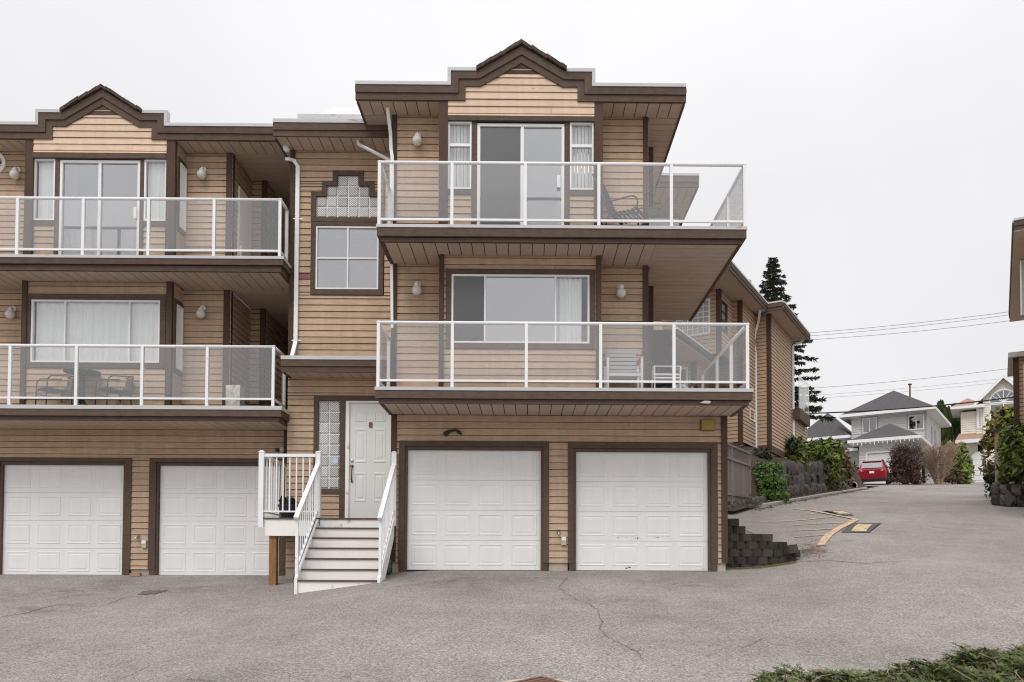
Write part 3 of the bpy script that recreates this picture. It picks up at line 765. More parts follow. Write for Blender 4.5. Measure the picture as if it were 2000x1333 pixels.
# right-hand unit
WR, BR, DR, RR = 15.0, 14.55, 13.85, 14.45
R_, r_ = unit(dict(label='tan corner townhouse with a brown trimmed gable above wrapping glass balconies and two garages', ox=.5, W=WR, B=BR, D=DR, RF=RR, xm=1090, ex=.1245,
    z={'deckU': (440.5, DR), 'U1a': (446.5, DR), 'U1b': (463, DR), 'U2b': (472, DR), 'deckL': (757.5, DR), 'L1a': (764, DR), 'L1b': (779.5, DR), 'L2b': (788.5, DR)},
    roof=[(694, 194), (909, 194), (909, 167), (939, 167), (1019, 123), (1099, 171), (1128, 171), (1128, 198), (1340, 202)], roof_back=17.7, eave_l=True, eave_r=True,
    xw0=PX(766, WR, 360), xw1=PX(1266, WR, 360),
    up=dict(post_l=(858, 875), post_r=(1160, 1177), header=(232, 241), win_l=(875, 921), win_r=(1113, 1159), win_y=(241, 372), split=286, slider=(932, 1102), slider_y=244, slider_m=1020, screens=(0,), handle=(1091, 357)),
    low=dict(post_l=(858, 867), post_r=(1164, 1174), trim=(871, 1162, 527.5, 682.5), win=(881.5, 1151.5, 537.5, 672), mull=(947, 1085), screens=(0,), pane=['pane_clear', 'pane', 'pane_clear']),
    posts_u=[(766, 775.5), (1256, 1265)], posts_l=[(765, 775.5), (1255, 1266)], posts_g=[(763.5, 774), (1408.5, 1420)],
    dux=(PX(736, DR, 450), PX(1458, DR, 450)), du_right=18.3, du_left=True,
    dlx=(PX(733, DR, 770), PX(1470, DR, 770)), dl_left=True,
    gx=(PX(765, WR, 960), PX(1419, WR, 960)), g0=0.0,
    garages=[(779, 1072, 863, 796, 1056, 881), (1109, 1401, 863.5, 1125, 1382, 883)]))
# left-hand unit
WL, BL, DL, RL = 16.5, 16.05, 15.35, 15.95
XM = PX(564.5, 15.9, 600)                     # where the entrance bay begins
L_, l_ = unit(dict(label='tan townhouse left of the entrance stairs with gabled top floor over two garages', ox=-7, W=WL, B=BL, D=DL, RF=RL, xm=250, ex=.1245,
    z={'deckU': (499, DL), 'U1a': (504.5, DL), 'U1b': (516, DL), 'U2b': (527.5, DL), 'deckL': (792, DL), 'L1a': (799.5, DL), 'L1b': (812.5, DL), 'L2b': (820.5, DL)},
    roof=[(-120, 271), (102, 271), (102, 246), (129, 246), (197, 205), (272, 249), (296, 249), (296, 273.5), (545, 272.5)], roof_back=24, roof_x1=PX(548, RL, 260), sof_x1=PX(560, RL, 280),
    xw0=PX(-130, WL, 360), xw1=PX(455, WL, 360),
    up=dict(post_l=(53, 69), post_r=(328, 345), header=(303, 313), win_l=(68.5, 110), win_r=(284, 328), win_y=(313, 432.5), slider=(118.5, 275), slider_y=315, slider_m=196, handle=(266, 418)),
    low=dict(post_l=(45.5, 55), post_r=(327, 338), trim=(54, 325, 576, 720), win=(62, 314, 587, 709.5), mull=(127.5, 253.5), pane='pane_clear'),
    posts_u=[(444, 455)], posts_l=[(438, 450)], posts_g=[(554, 564)],
    dux=(PX(-130, DL, 500), PX(553, DL, 500)), dlx=(PX(-130, DL, 800), PX(549, DL, 800)),
    gx=(PX(-130, WL, 1000), XM + .03), g0=PZ(1126.5, WL, 200),
    garages=[(-6, 257, 895, 7, 243, 909.5), (292, 561, 895, 312, 547, 909.5)]))

# wear that has its own outline: chipped paint on the right garage door, peeled fascia paint
random.seed(4)
gd = [o for o in R_.children if o.name.startswith('garage_door')][-1]
for k in range(10):
    x, z0 = P(random.gauss(1240, 28), 1051 + random.gauss(0, 1.2), WR); s0 = random.uniform(.005, .018); box('rust_chip', 'rust', gd, x - s0, x + s0, WR + .050, WR + .0545, z0 - .003, z0 + .003)
for k in range(4):
    x, z0 = P(random.gauss(1226, 4), 1110 + random.gauss(0, 2), WR); s0 = random.uniform(.008, .02); box('scuff', 'metal_dark', gd, x - s0, x + s0, WR + .050, WR + .0545, z0 - .008, z0 + .008)
pl = [P(q[0], q[1], DR) for q in ((1367, 786.5), (1377, 783), (1386, 783.5), (1389, 785), (1386, 788.5), (1376, 788))]
MB().prism(pl, DR - .004, DR + .06).build('peeled_paint', 'plastic_grey', R_, fix=True)
# ---------------------------------------------------------------- right unit: sides, body
z_ = r_['z']; xr_ = PX(1266, WR, 360); xl_ = PX(766, WR, 360)
siding_merged(R_, (xr_, WR + .11, 0), (0, 1, 0), 1.05, z_['deckL'], r_['zl'] + .01, .1245, 'siding', (1, 0, 0))
siding_merged(R_, (xr_ + .22, WR + 1.16, 0), (0, 1, 0), 5, z_['deckL'], r_['zl'] + .01, .1245, 'siding', (1, 0, 0))
box('corner_post', 'brown_post', R_, xr_ + .02, xr_ + .26, WR + 1.06, WR + 1.16, z_['deckL'], r_['zl'] + .01)
siding_merged(R_, (PX(1419, WR, 960) - .02, WR + .11, 0), (0, 1, 0), 6, .8, r_['zL'], .1245, 'siding', (1, 0, 0))
siding_merged(R_, (xl_ + .02, 15.92, 0), (0, -1, 0), .80, 0.1, r_['zl'], .1245, 'siding', (-1, 0, 0))
siding_merged(R_, (xl_ + .02, 18.5, 0), (0, -1, 0), 2.5, PZ(240, 15.9, 700), r_['zl'], .1245, 'siding', (-1, 0, 0))
box('building_core', 'backing', R_, xl_ + .3, xr_ - .2, 18.1, 21, 0, r_['zl'] - .02)
box('building_core', 'backing', R_, xr_ - .2, PX(1419, WR, 960) - .3, 18.6, 21, 0, z_['deckU'] - .4)
box('deck_slab', 'deck_floor', R_, xr_ - .1, PX(1419, WR, 960), WR + .12, 18.6, z_['deckL'] - .2, z_['deckL'] - .006)

# the stepped-back rear roof of the same row, seen through the top railing
ry, rxr = 19.5, PX(1365, 19.5, 345); rz0 = PZ(366, ry, 1330)
edge_run(R_, (xr_ - .3, ry), (rxr, ry), rz0, (0, -1), hs=(.12, .15), fl=.06); edge_run(R_, (rxr, ry), (rxr, 24), rz0, (1, 0), hs=(.12, .15), fl=.06, ends=(1.7, 0))
box('flat_roof', 'flash', R_, xr_ - .3, rxr - .06, ry + .1, 24, rz0 + .06, rz0 + .30)
soffit_x(R_, xr_ + .3, rxr - .04, ry + .04, 20.4, rz0 + .012); soffit_y(R_, rxr - .75, rxr - .04, 20.42, 24, rz0 + .012)
siding_merged(R_, (xr_ - .2, 20.4, 0), (1, 0, 0), rxr - .75 - xr_ + .2, z_['deckU'], rz0 + .012, .1245, 'siding', (0, -1, 0)); siding_merged(R_, (rxr - .75, 20.4, 0), (0, 1, 0), 4, z_['deckU'] - 4, rz0 + .012, .1245, 'siding', (1, 0, 0))

# ---------------------------------------------------------------- entrance bay between the two units
MY = 15.9
M_ = thing('entrance_bay', 'tan entrance bay with stepped glass block window between the two gabled townhouses', 'house', (-3.5, MY, 0))
zr_lo = PZ(267, 15.33, 650); zr_so = zr_lo + .012
xm0, xm1 = XM, xl_ + .03
gb = .2085                                     # glass block pitch
gcx = PX(680.3, MY, 390); gz3 = PZ(426, MY, 680)   # centre and foot of the stepped window
rows = [6, 6, 4, 2]
zwt, zwb = PZ(443, MY, 680), PZ(566, MY, 680); wx0, wx1 = PX(617, MY, 500), PX(739.5, MY, 500)
tz_b = PZ(577, MY, 680); tx0, tx1 = PX(608, MY, 500), PX(749.5, MY, 500)
tw = .095
holes = [(tx0, tx1, tz_b, gz3 + gb * 2 + tw)]
for k in (2, 3): holes.append((gcx - rows[k] * gb / 2 - tw, gcx + rows[k] * gb / 2 + tw, gz3 + k * gb - .01, gz3 + (k + 1) * gb + tw))
holes[0] = (gcx - 3 * gb - tw, gcx + 3 * gb + tw, tz_b, gz3 + gb * 2 + tw)
zroof_s = PZ(694, MY, 650)
zst = PZ(539, MY, 595)
siding(M_, MY, xm0 + .09, xm1, zroof_s - .1, zr_so, .126, holes, base=zst - .126 * 20.55, stain=lambda x, zz: x < tx0 and abs(zz - zst) < .06)
box('corner_post', 'brown_post', M_, xm0, xm0 + .092, MY - .035, MY + .09, zroof_s - .1, zr_so)
# stepped trim
hwid = lambda k: rows[k] * gb / 2
for sgn in (-1, 1):
    def bx(name, a, b, z0, z1):
        a, b = gcx + sgn * a, gcx + sgn * b; trim(M_, min(a, b), max(a, b), MY, z0, z1, .035)
    bx('t', hwid(0), hwid(0) + tw, gz3, gz3 + 2 * gb + tw)
    bx('t', hwid(2) + tw + .002, hwid(0) - .002, gz3 + 2 * gb + .002, gz3 + 2 * gb + tw)
    bx('t', hwid(2), hwid(2) + tw, gz3 + 2 * gb + .002, gz3 + 3 * gb + tw)
    bx('t', hwid(3) + tw + .002, hwid(2) - .002, gz3 + 3 * gb + .002, gz3 + 3 * gb + tw)
    bx('t', hwid(3), hwid(3) + tw, gz3 + 3 * gb + .002, gz3 + 4 * gb + tw)
trim(M_, gcx - hwid(3) + .002, gcx + hwid(3) - .002, MY, gz3 + 4 * gb + .002, gz3 + 4 * gb + tw)
trim(M_, gcx - hwid(0) - tw, gcx + hwid(0) + tw, MY, gz3 - .09, gz3 - .003)
trim(M_, tx0, tx1, MY, zwt + .003, gz3 - .094, .03)
trim(M_, tx0, tx1, MY, tz_b, zwb - .003); trim(M_, tx0, wx0 - .003, MY, zwb, zwt); trim(M_, wx1 + .003, tx1, MY, zwb, zwt)
bb = MB(); s = gb / 2 - .007
bb.hexa([(-s + .02, -.02, -s + .02), (s - .02, -.02, -s + .02), (s, 0, -s), (-s, 0, -s), (-s + .02, -.02, s - .02), (s - .02, -.02, s - .02), (s, 0, s), (-s, 0, s)])
GB = bb.mesh('glass_block', 'glassblock')
gw_ = MB()
for k in range(4): gw_.box(gcx - hwid(k), gcx + hwid(k), MY + .012, MY + .05, gz3 + k * gb, gz3 + (k + 1) * gb)
gw = gw_.build('glass_block_window', 'white', M_)
for k in range(4):
    for i in range(rows[k]): inst('glass_block', GB, gw, (gcx - hwid(k) + (i + .5) * gb, MY + .012, gz3 + (k + .5) * gb))
window(M_, wx0, wx1, zwb, zwt, MY, fr=.03, mull=[PX(679.5, MY, 500)], trans=[PZ(505, MY, 680)], mw=.028)
room(M_, tx0 + .05, tx1 - .02, MY + .14, MY + 3, zwb - .5, zwt + .4)
tag(box('roller_blind', 'curtain', None, wx0 + .04, wx1 - .04, MY + .10, MY + .11, zwt - .19, zwt + .02), 'short white roller blind at the top of the four-pane stair window', 'blind')
# upper roof
xa = PX(533.5, 15.33, 250)
edge_run(M_, (xa, 15.33), (xl_ - .055, 15.33), zr_lo, (0, -1), hs=(.115, .135), fl=.07)
edge_run(M_, (xa, 19), (xa, 15.33), zr_lo, (-1, 0), hs=(.115, .135), fl=.07, ends=(0, 1.7))
box('flat_roof', 'flash', M_, xa + .05, xl_ - .06, 15.44, 21, zr_lo + .26, zr_lo + .30)
soffit_x(M_, xa + .04, xl_ - .06, 15.37, MY, zr_so); soffit_y(M_, xa + .04, xm0, MY, 20, zr_so)
# skylight dome on the roof
sx0, sx1 = PX(592, 16.9, 225), PX(735, 16.9, 225); zc = PZ(223, 16.5, 650) - .17
cb = MB(); cb.box(sx0, sx1, 16.5, 18.1, zr_lo + .29, zc + .17); sk = cb.build('skylight', 'flash', M_)
dm = MB(); n = 14
dx0, dx1 = PX(632, 16.9, 220), PX(760, 16.9, 220)
for j in range(n + 1):
    for i in range(n + 1):
        a, b = i / n, j / n; h = (max(0, 1 - (2 * a - 1) ** 4) * max(0, 1 - (2 * b - 1) ** 4)) ** .5
        dm.v.append((lerp(dx0, dx1, a), lerp(16.55, 18.05, b), zc + .171 + .33 * h))
for j in range(n):
    for i in range(n): dm.f.append((j * (n + 1) + i, j * (n + 1) + i + 1, (j + 1) * (n + 1) + i + 1, (j + 1) * (n + 1) + i))
dm.build('dome', 'curtain', sk, smooth=True)
# little roof over the door
zp = PZ(727, 15.36, 640); xp0, xp1 = PX(549, 15.36, 715), xl_ - .06
edge_run(M_, (xp0, 15.36), (xp1, 15.36), zp, (0, -1), hs=(.105, .125), fl=.07)
edge_run(M_, (xp0, MY), (xp0, 15.36), zp, (-1, 0), hs=(.105, .125), fl=.07, ends=(0, 1.7))
soffit_x(M_, xp0 + .04, xp1, 15.40, MY, zp + .012)
n = 23; wsh = (xp1 - xp0 + .02) / n
for j in range(2):
    for k in range(n):
        xx = xp0 - .02 + k * wsh + (wsh * .5 if j else 0); y0 = 15.42 + .25 * j; z0 = zp + .285 + .06 * j
        if xx + wsh > xp1: continue
        MB().hexa([(xx + .004, y0, z0), (xx + wsh - .004, y0, z0), (xx + wsh - .004, y0 + .26, z0 + .062), (xx + .004, y0 + .26, z0 + .062), (xx + .004, y0, z0 + .013), (xx + wsh - .004, y0, z0 + .013), (xx + wsh - .004, y0 + .26, z0 + .075), (xx + .004, y0 + .26, z0 + .075)]).build('shingle', 'shingle', M_)
MB().hexa([(xp0, 15.43, zp + .24), (xp1, 15.43, zp + .24), (xp1, MY, zp + .24), (xp0, MY, zp + .24), (xp0, 15.43, zp + .282), (xp1, 15.43, zp + .282), (xp1, MY, zp + .395), (xp0, MY, zp + .395)]).build('porch_roof', 'shingle', M_)
# door wall
zland = PZ(1012, 14.9, 640)
dz1 = PZ(788, MY, 720); ddx0, ddx1 = PX(682.5, MY, 900), PX(682.5, MY, 900) + .915
fx0 = PX(675, MY, 900); sx0_, sx1_ = PX(622, MY, 870), PX(664, MY, 870); sz0, sz1 = PZ(955, MY, 640), PZ(784, MY, 640)
ox0 = PX(613, MY, 870); oz1 = PZ(773.5, MY, 650); oz0 = PZ(965, MY, 640)
siding(M_, MY, xm0 + .0, xm1, zland - .9, zp + .012, .126, [(ox0, PX(675, MY, 900) + .0, oz0, oz1), (PX(664, MY, 900), xm1 + .1, zland + .03, oz1)])
box('foundation', 'concrete', M_, xm0 - .005, xm1 - .05, MY + .008, MY + .2, -.6, zland - .88)
trim(M_, ox0, xm1, MY, sz1 + .003, oz1); trim(M_, ox0, sx0_ - .003, MY, sz0, sz1); trim(M_, sx1_ + .003, fx0 - .003, MY, zland + .03, sz1); trim(M_, ox0, sx1_ + .0, MY, oz0, sz0 - .003)
sg = MB().box(sx0_, sx1_, MY + .012, MY + .05, sz0, sz1).build('sidelight', 'white', M_)
gw2, gh2 = (sx1_ - sx0_) / 2, (sz1 - sz0) / 8
for i in range(2):
    for k in range(8): inst('glass_block', GB, sg, (sx0_ + (i + .5) * gw2, MY + .012, sz0 + (k + .5) * gh2), (gw2 / gb, 1, gh2 / gb))
st = MB(); sxc, szc = PX(655, MY, 900), PZ(901, MY, 655)
st.lathe((sxc, MY - .012, szc), [(.001, 0), (.055, 0), (.055, .002), (.001, .002)], 14, 'Y'); st.build('alarm_sticker', 'sticker', sg, fix=True)
df = MB(); df.box(fx0, ddx0 - .004, MY - .03, MY + .06, zland + .02, dz1 + .055); df.box(ddx1 + .004, ddx1 + .07, MY - .03, MY + .06, zland + .02, dz1 + .055)
df.box(ddx0 - .002, ddx1 + .002, MY - .03, MY + .06, dz1 + .006, dz1 + .055); dfo = df.build('door_frame', 'white_dirty', M_)
box('threshold', 'bronze', M_, fx0, ddx1, MY - .05, MY + .05, zland + .005, zland + .035)
dmb = MB().box(ddx0, ddx1, MY + .005, MY + .05, zland + .04, dz1); door = dmb.build('front_door', 'door', M_)
def dpanel(x0, x1, z0, z1):
    inst('panel', door_panel_mesh('front_door_panel', .24, .4, 'door'), door, ((x0 + x1) / 2, MY + .006, (z0 + z1) / 2), ((x1 - x0) / .24, .6, (z1 - z0) / .4))
for a, b in ((692.5, 716), (730.5, 753)):
    for c_, d_ in ((804, 823.5), (837, 904), (923, 981)): dpanel(PX(a, MY, 860), PX(b, MY, 860), PZ(d_, MY, 720), PZ(c_, MY, 720))
hxx = PX(687.3, MY, 920)
MB().lathe((hxx, MY + .004, PZ(900, MY, 688)), [(.001, 0), (.032, 0), (.030, .018), (.014, .022), (.001, .022)], 14, 'Y').build('deadbolt', 'chrome', door, smooth=True, fix=True)
hb = MB(); hz0, hz1 = PZ(941, MY, 688), PZ(911, MY, 688)
hb.tube([(hxx, MY + .0, hz0), (hxx, MY - .03, hz0 + .01), (hxx, MY - .055, (hz0 + hz1) / 2), (hxx, MY - .045, hz1 - .03), (hxx, MY, hz1)], [.018, .014, .012, .014, .02], 8)
hb.lathe((hxx, MY + .003, hz1), [(.001, 0), (.036, 0), (.030, .016), (.001, .02)], 12, 'Y'); hb.lathe((hxx, MY + .003, hz0), [(.001, 0), (.022, 0), (.018, .012), (.001, .014)], 12, 'Y')
hb.build('handle', 'bronze', door, smooth=True, fix=True)
fc = bpy.data.curves.new('house_number', 'FONT'); fc.body = '8'; fc.size = .15; fc.extrude = .006; fc.offset = .004; fc.align_x = 'CENTER'; fc.align_y = 'CENTER'
fo = bpy.data.objects.new('tmp', fc); col.objects.link(fo); bpy.context.view_layer.update()
me = bpy.data.meshes.new_from_object(fo.evaluated_get(bpy.context.evaluated_depsgraph_get())); bpy.data.objects.remove(fo)
me.materials.clear(); me.materials.append(MT['rust'])
inst('house_number', me, door, (PX(724, MY, 831), MY - .002, PZ(831, MY, 724)), rot=(rad(90), 0, 0))
siding_merged(M_, (xm0 + .02, 21, 0), (0, -1, 0), 21 - MY - .02, -.2, zr_so, .126, 'siding', (-1, 0, 0))
box('building_core', 'backing', M_, xm0 + .2, xl_, 19.2, 21, -.2, zr_lo)

# ---------------------------------------------------------------- left unit: covered passage beside the entrance bay
zq = l_['z']; xp = PX(455, WL, 400)
for zf, zc_, deep in ((zq['deckU'], l_['zl'] + .012, 22), (zq['deckL'], l_['zU'], 22)):
    siding_merged(L_, (xp - .03, WL + .1, 0), (0, 1, 0), 1.1, zf, zc_, .1245, 'siding', (1, 0, 0))
    siding_merged(L_, (xp - .03, WL + 1.2, 0), (1, 0, 0), .31, zf, zc_, .1245, 'siding', (0, -1, 0))
    siding_merged(L_, (xp + .28, WL + 1.3, 0), (0, 1, 0), 3.2, zf, zc_, .1245, 'siding', (1, 0, 0))
    box('corner_post', 'brown_post', L_, xp + .20, xp + .31, WL + 1.15, WL + 1.19, zf, zc_)
    box('passage_end', 'backing', L_, xp, xm0, 20.9, 21, zf, zc_)
    box('deck_slab', 'deck_floor', L_, xp - .1, xm0 - .005, WL, 21, zf - .2, zf - .006)
    soffit_y(L_, xp - .02, xm0 - .01, WL + .0, 20.9, zc_)
xe = PX(553, DL, 500)
siding_merged(L_, (XM - .01, 20, 0), (0, -1, 0), 20 - WL - .1, -.3, zq['deckL'] - .1, .1245, 'siding', (1, 0, 0)) if False else None
dor = box('side_door', 'white_dirty', L_, xp - .012, xp + .03, WL + .30, WL + 1.05, zq['deckU'] + .02, zq['deckU'] + 2.02)
box('door_handle', 'white', dor, xp + .03, xp + .06, WL + .36, WL + .40, zq['deckU'] + .45, zq['deckU'] + .80)
# side windows in the bay's right cheek
for nm, lev, y0p, y1p in (('up', 'bay', 322, 447), ('low', 'lbay', 597, 722)):
    xb = l_[lev][1]; z0, z1 = PZ(y1p, 16.25, 350), PZ(y0p, 16.25, 350)
    fr = MB(); fr.box(xb - .01, xb + .03, BL + .10, BL + .40, z0 - .09, z0); fr.box(xb - .01, xb + .03, BL + .10, BL + .40, z1, z1 + .09)
    fr.box(xb - .01, xb + .03, BL + .04, BL + .10, z0 - .09, z1 + .09); fr.build('trim_board', 'brown', L_)
    wf = MB(); wf.box(xb, xb + .04, BL + .10, BL + .135, z0, z1); wf.box(xb, xb + .04, BL + .365, BL + .40, z0, z1); wf.box(xb, xb + .04, BL + .135, BL + .365, z0, z0 + .03); wf.box(xb, xb + .04, BL + .135, BL + .365, z1 - .03, z1)
    wo = wf.build('window', 'white', L_); box('pane', 'curtain', wo, xb, xb + .012, BL + .135, BL + .365, z0 + .03, z1 - .03)
# round window at the photo's left edge
rx, rz_ = PX(-9, WL, 320), PZ(320, WL, 0)
rm = MB(); rm.lathe((rx, WL - .0, rz_), [(.16, 0), (.23, 0), (.23, .05), (.16, .05), (.16, 0)], 28, 'Y'); ro = rm.build('round_window', 'white', L_, smooth=False, fix=True)
rg = MB(); rg.lathe((rx, WL - .005, rz_), [(.001, 0), (.165, 0), (.165, .015), (.001, .015)], 28, 'Y'); rg.build('pane', 'pane', ro, fix=True)

# ---------------------------------------------------------------- balcony railings
yR = DR + .045
def xs(pl, Y, py): return [PX(q, Y, py) for q in pl]
zz = lambda q, Y=DR, px=1090: PZ(q, Y, px)
xlw = xl_ + .05
railing('balcony_railing', 'white glass railing round the top balcony of the corner townhouse', z_['deckU'], zz(314.5), (yR, xs([741, 883, 1026, 1169.5, 1311, 1454], yR, 380)),
        [(PX(741, yR, 380), [yR, WR - .06]), (PX(1454, yR, 380), [yR, yR + 1.15, yR + 2.3, yR + 3.45, 18.2])], 'glass balcony railings', zb=zz(431))
railing('balcony_railing', 'white glass railing round the balcony over the two right garage doors', z_['deckL'], zz(627.5), (yR, xs([739, 883.5, 1028, 1173, 1316, 1459.5], yR, 690)),
        [(PX(739, yR, 690), [yR, WR - .06]), (PX(1459.5, yR, 690), [yR, yR + 1.12, yR + 2.25, yR + 3.6, 18.6])], 'glass balcony railings', zb=zz(746))
yLr = DL + .045; zlq = lambda q: PZ(q, DL, 280)
railing('balcony_railing', 'white glass railing on the top balcony of the left townhouse', zq['deckU'], zlq(384), (yLr, xs([-97, 34.5, 163, 290.5, 418.5, 547], yLr, 440)), [(PX(547, yLr, 440), [yLr, MY - .06])], 'glass balcony railings', zb=zlq(489))
railing('balcony_railing', 'white glass railing of the left lower balcony with bistro chairs behind it', zq['deckL'], zlq(672.5), (yLr, xs([-109, 20, 149.5, 278, 405, 534], yLr, 730)), [(PX(534, yLr, 730), [yLr, MY + .2])], 'glass balcony railings', zb=zlq(779.5))

# ---------------------------------------------------------------- wall lamps
for px, py, Y, lab in ((817, 272, WR, 'white globe wall lamp on the top floor left of the vertical blinds'), (816.5, 562, WR, 'globe wall lamp left of the wide window above the right garages'),
                       (1211.5, 567, WR, 'globe wall lamp right of the wide window under the large balcony soffit'),
                       (399, 338, WL, 'white globe wall lamp right of the sliding door on the left top balcony'), (37, 338, WL, 'white globe wall lamp at the left edge beside the round window'),
                       (397.5, 608, WL, 'globe wall lamp right of the lace-curtained window on the left'), (28.5, 609, WL, 'globe wall lamp left of the lace-curtained window near the photo edge')):
    x, z0 = P(px, py, Y); lamp(x, Y - .012, z0 - .06, lab)
x, z0 = P(1381, 832, WR)
t = thing('floodlight', 'square amber lensed floodlight under the soffit above the right garage door', 'floodlight', (x, WR, z0))
box('housing', 'bronze', t, x - .13, x + .13, WR - .08, WR - .018, z0 - .10, z0 + .10); box('lens', 'lens_amber', t, x - .115, x + .115, WR - .10, WR - .081, z0 - .088, z0 + .088)
b = MB(); pts = []
for k in range(9):
    q = P(868 + 4.2 * k, 851 - 9 * math.sin(k / 8 * math.pi) - (2 if k > 4 else 0), WR); pts.append((q[0], WR - .05, q[1]))
b.tube(pts, [.035, .05, .035, .026, .024, .024, .028, .034, .02], 7)
tag(b.build('broken_bracket', 'stain', None, smooth=True), 'dark curved broken bracket on the wall above the left of the right-hand garage doors', 'bracket')

# ---------------------------------------------------------------- downspouts and gutters
def downspout(label, pts, brackets=(), r=(.075, .055)):
    t = thing('downspout', label, 'downspout', pts[-1], 0, 'white metal downspouts')
    b = MB()
    for a, q in zip(pts, pts[1:]):
        a, q = Vector(a), Vector(q); d = (q - a).normalized() * .012; b.bar(a - d, q + d, r[0], r[1], side=(1, 0, 0) if abs((q - a).normalized().x) < .8 else (0, 1, 0))
    b.build('pipe', 'rail_white', t, fix=True)
    for x, y, z in brackets: 
        box('bracket', 'white', t, x - .085, x + .085, y - .034, y - .030, z - .012, z + .012)
        for s_ in (-1, 1): MB().lathe((x + s_ * .075, y + .01, z), [(.001, 0), (.024, 0), (.024, .018), (.001, .02)], 8, 'Y').build('fixing', 'white', t, fix=True)
xd = PX(580, MY - .05, 500); yd = MY - .05
zb1, zb2 = PZ(427, yd, 580), PZ(665, yd, 580)
downspout('tall white downspout running down the entrance bay to its little roof', [(PX(562, yd - .1, 316), yd - .1, PZ(316, yd, 565)), (PX(574, yd - .02, 314), yd - .02, PZ(315, yd, 575)), (xd, yd, PZ(326, yd, 580)), (PX(577.5, yd, 680), yd, PZ(668, yd, 577)), (PX(571, 15.75, 690), 15.75, PZ(694, 15.7, 570))],
          [(xd, MY - .01, zb1), (xd, MY - .01, zb2)])
downspout('short white downspout bending from the corner roof beside the skylight', [(PX(757, 14.75, 198), 14.75, PZ(196, 14.75, 757)), (PX(757, 14.75, 212), 14.75, PZ(212, 14.75, 757)), (PX(763, 14.95, 262), 14.95, PZ(262, 14.95, 763)), (PX(764, 14.95, 290), 14.95, PZ(292, 14.95, 764)), (PX(767, 14.97, 310), 14.93, PZ(310, 14.95, 767)), (PX(767, 14.97, 378), 14.93, PZ(430, 14.95, 767))], r=(.06, .045))
downspout('white downspout slanting out of the soffit above the glass block window', [(PX(699, 15.5, 268), 15.5, PZ(271, 15.5, 699)), (PX(700, 15.5, 282), 15.5, PZ(282, 15.5, 700)), (PX(757, 15.2, 311), 15.2, PZ(311, 15.2, 757)), (PX(764, 14.97, 316), 14.97, PZ(322, 14.97, 764)), (PX(765.5, 14.97, 700), 14.97, PZ(640, 14.97, 765))], r=(.05, .045))
# eave floodlight pair under the left roof corner
x, z0 = P(558, 288, 15.75)
b = MB(); b.lathe((x, 15.75, z0), [(.001, -.1), (.05, -.09), (.062, -.02), (.04, .05), (.02, .08), (.001, .08)], 12); o = b.build('eave_floodlight', 'white', None, smooth=True, fix=True); o.matrix_world = Matrix.Translation((x, 15.75, z0)) @ Matrix.Rotation(rad(-28), 4, 'Y') @ Matrix.Translation((-x, -15.75, -z0))
tag(o, 'white conical floodlight under the eave where the left roof meets the entrance roof', 'floodlight')

# ---------------------------------------------------------------- curtains and blinds
def at_bay(px, B, py): return PX(px, B, py)
wx0, wx1, wz0, wz1 = r_['win']; lm = r_['lm']
curtain(wx0 + .10, lm[0] - .05, wz0 - .05, wz1, BR + .09, 'grey curtain behind the insect screen of the wide right window', 5, 'curtain_dim')
curtain(lm[1] + .02, wx1 - .14, wz0 - .05, wz1 - .03, BR + .09, 'white curtain gathered at the right of the wide right window', 5)
wx0, wx1, wz0, wz1 = l_['win']
curtain(wx0 + .05, wx1 - .03, wz0 - .05, wz1 - .02, BL + .085, 'white lace curtain filling the wide window on the left', 13, 'curtain', .02)
zw0, zw1 = l_['zw']
curtain(l_['wl'][0] + .04, l_['wl'][1] - .03, zw0 - .05, zw1, BL + .08, 'sheer white curtain in the narrow window left of the left sliding door', 3, 'curtain', .018)
curtain(l_['wr'][0] + .03, l_['wr'][1] - .02, zw0 - .05, zw1, BL + .08, 'sheer white curtain in the narrow window right of the left sliding door', 3, 'curtain', .018)
curtain(l_['sl'][0] + .06, l_['sl'][0] + .22, zq['deckU'], zw1, BL + .22, 'thin white curtain drawn back at the left of the left sliding door', 2, 'curtain', .02)
def blind(x0, x1, z0, z1, Y, label):
    t = thing('vertical_blind', label, 'blind', ((x0 + x1) / 2, Y, z0), 0, 'vertical blinds'); n = 6; wd = (x1 - x0) / n
    sl = MB().box(-wd * .46, wd * .46, 0, .003, 0, 1).mesh('slat', 'curtain')
    for k in range(n): inst('slat', sl, t, (x0 + (k + .5) * wd, Y, z0), (1, 1, z1 - z0), rot=(0, 0, rad(22)))
zw0, zw1 = r_['zw']
blind(r_['wl'][0] + .02, r_['wl'][1] - .02, zw0, zw1, BR + .10, 'white vertical blinds in the narrow window left of the right sliding door')
blind(r_['wr'][0] + .02, r_['wr'][1] - .02, zw0, zw1, BR + .10, 'white vertical blinds in the narrow window right of the right sliding door')
x, z0 = P(1136, 318, BR + .6)
t = thing('table_lamp', 'cream shaded table lamp glowing behind the blinds of the narrow right window', 'lamp', (x, BR + .6, z0 - .5))
lm_ = bpy.data.materials.new('lampshade'); lm_.use_nodes = True; MT['lampshade'] = lm_; b_ = lm_.node_tree.nodes['Principled BSDF']; b_.inputs['Base Color'].default_value = (.8, .7, .58, 1); b_.inputs['Emission Color'].default_value = (1, .78, .58, 1); b_.inputs['Emission Strength'].default_value = .7
MB().lathe((x, BR + .6, z0 - .12), [(.2, 0), (.14, .25), (.135, .25), (.19, .0)], 20).build('lamp_shade', 'lampshade', t, smooth=True, fix=True)
MB().lathe((x, BR + .6, z0 - .62), [(.09, 0), (.05, .08), (.03, .3), (.02, .5)], 14).build('lamp_base', 'bronze', t, smooth=True, fix=True)
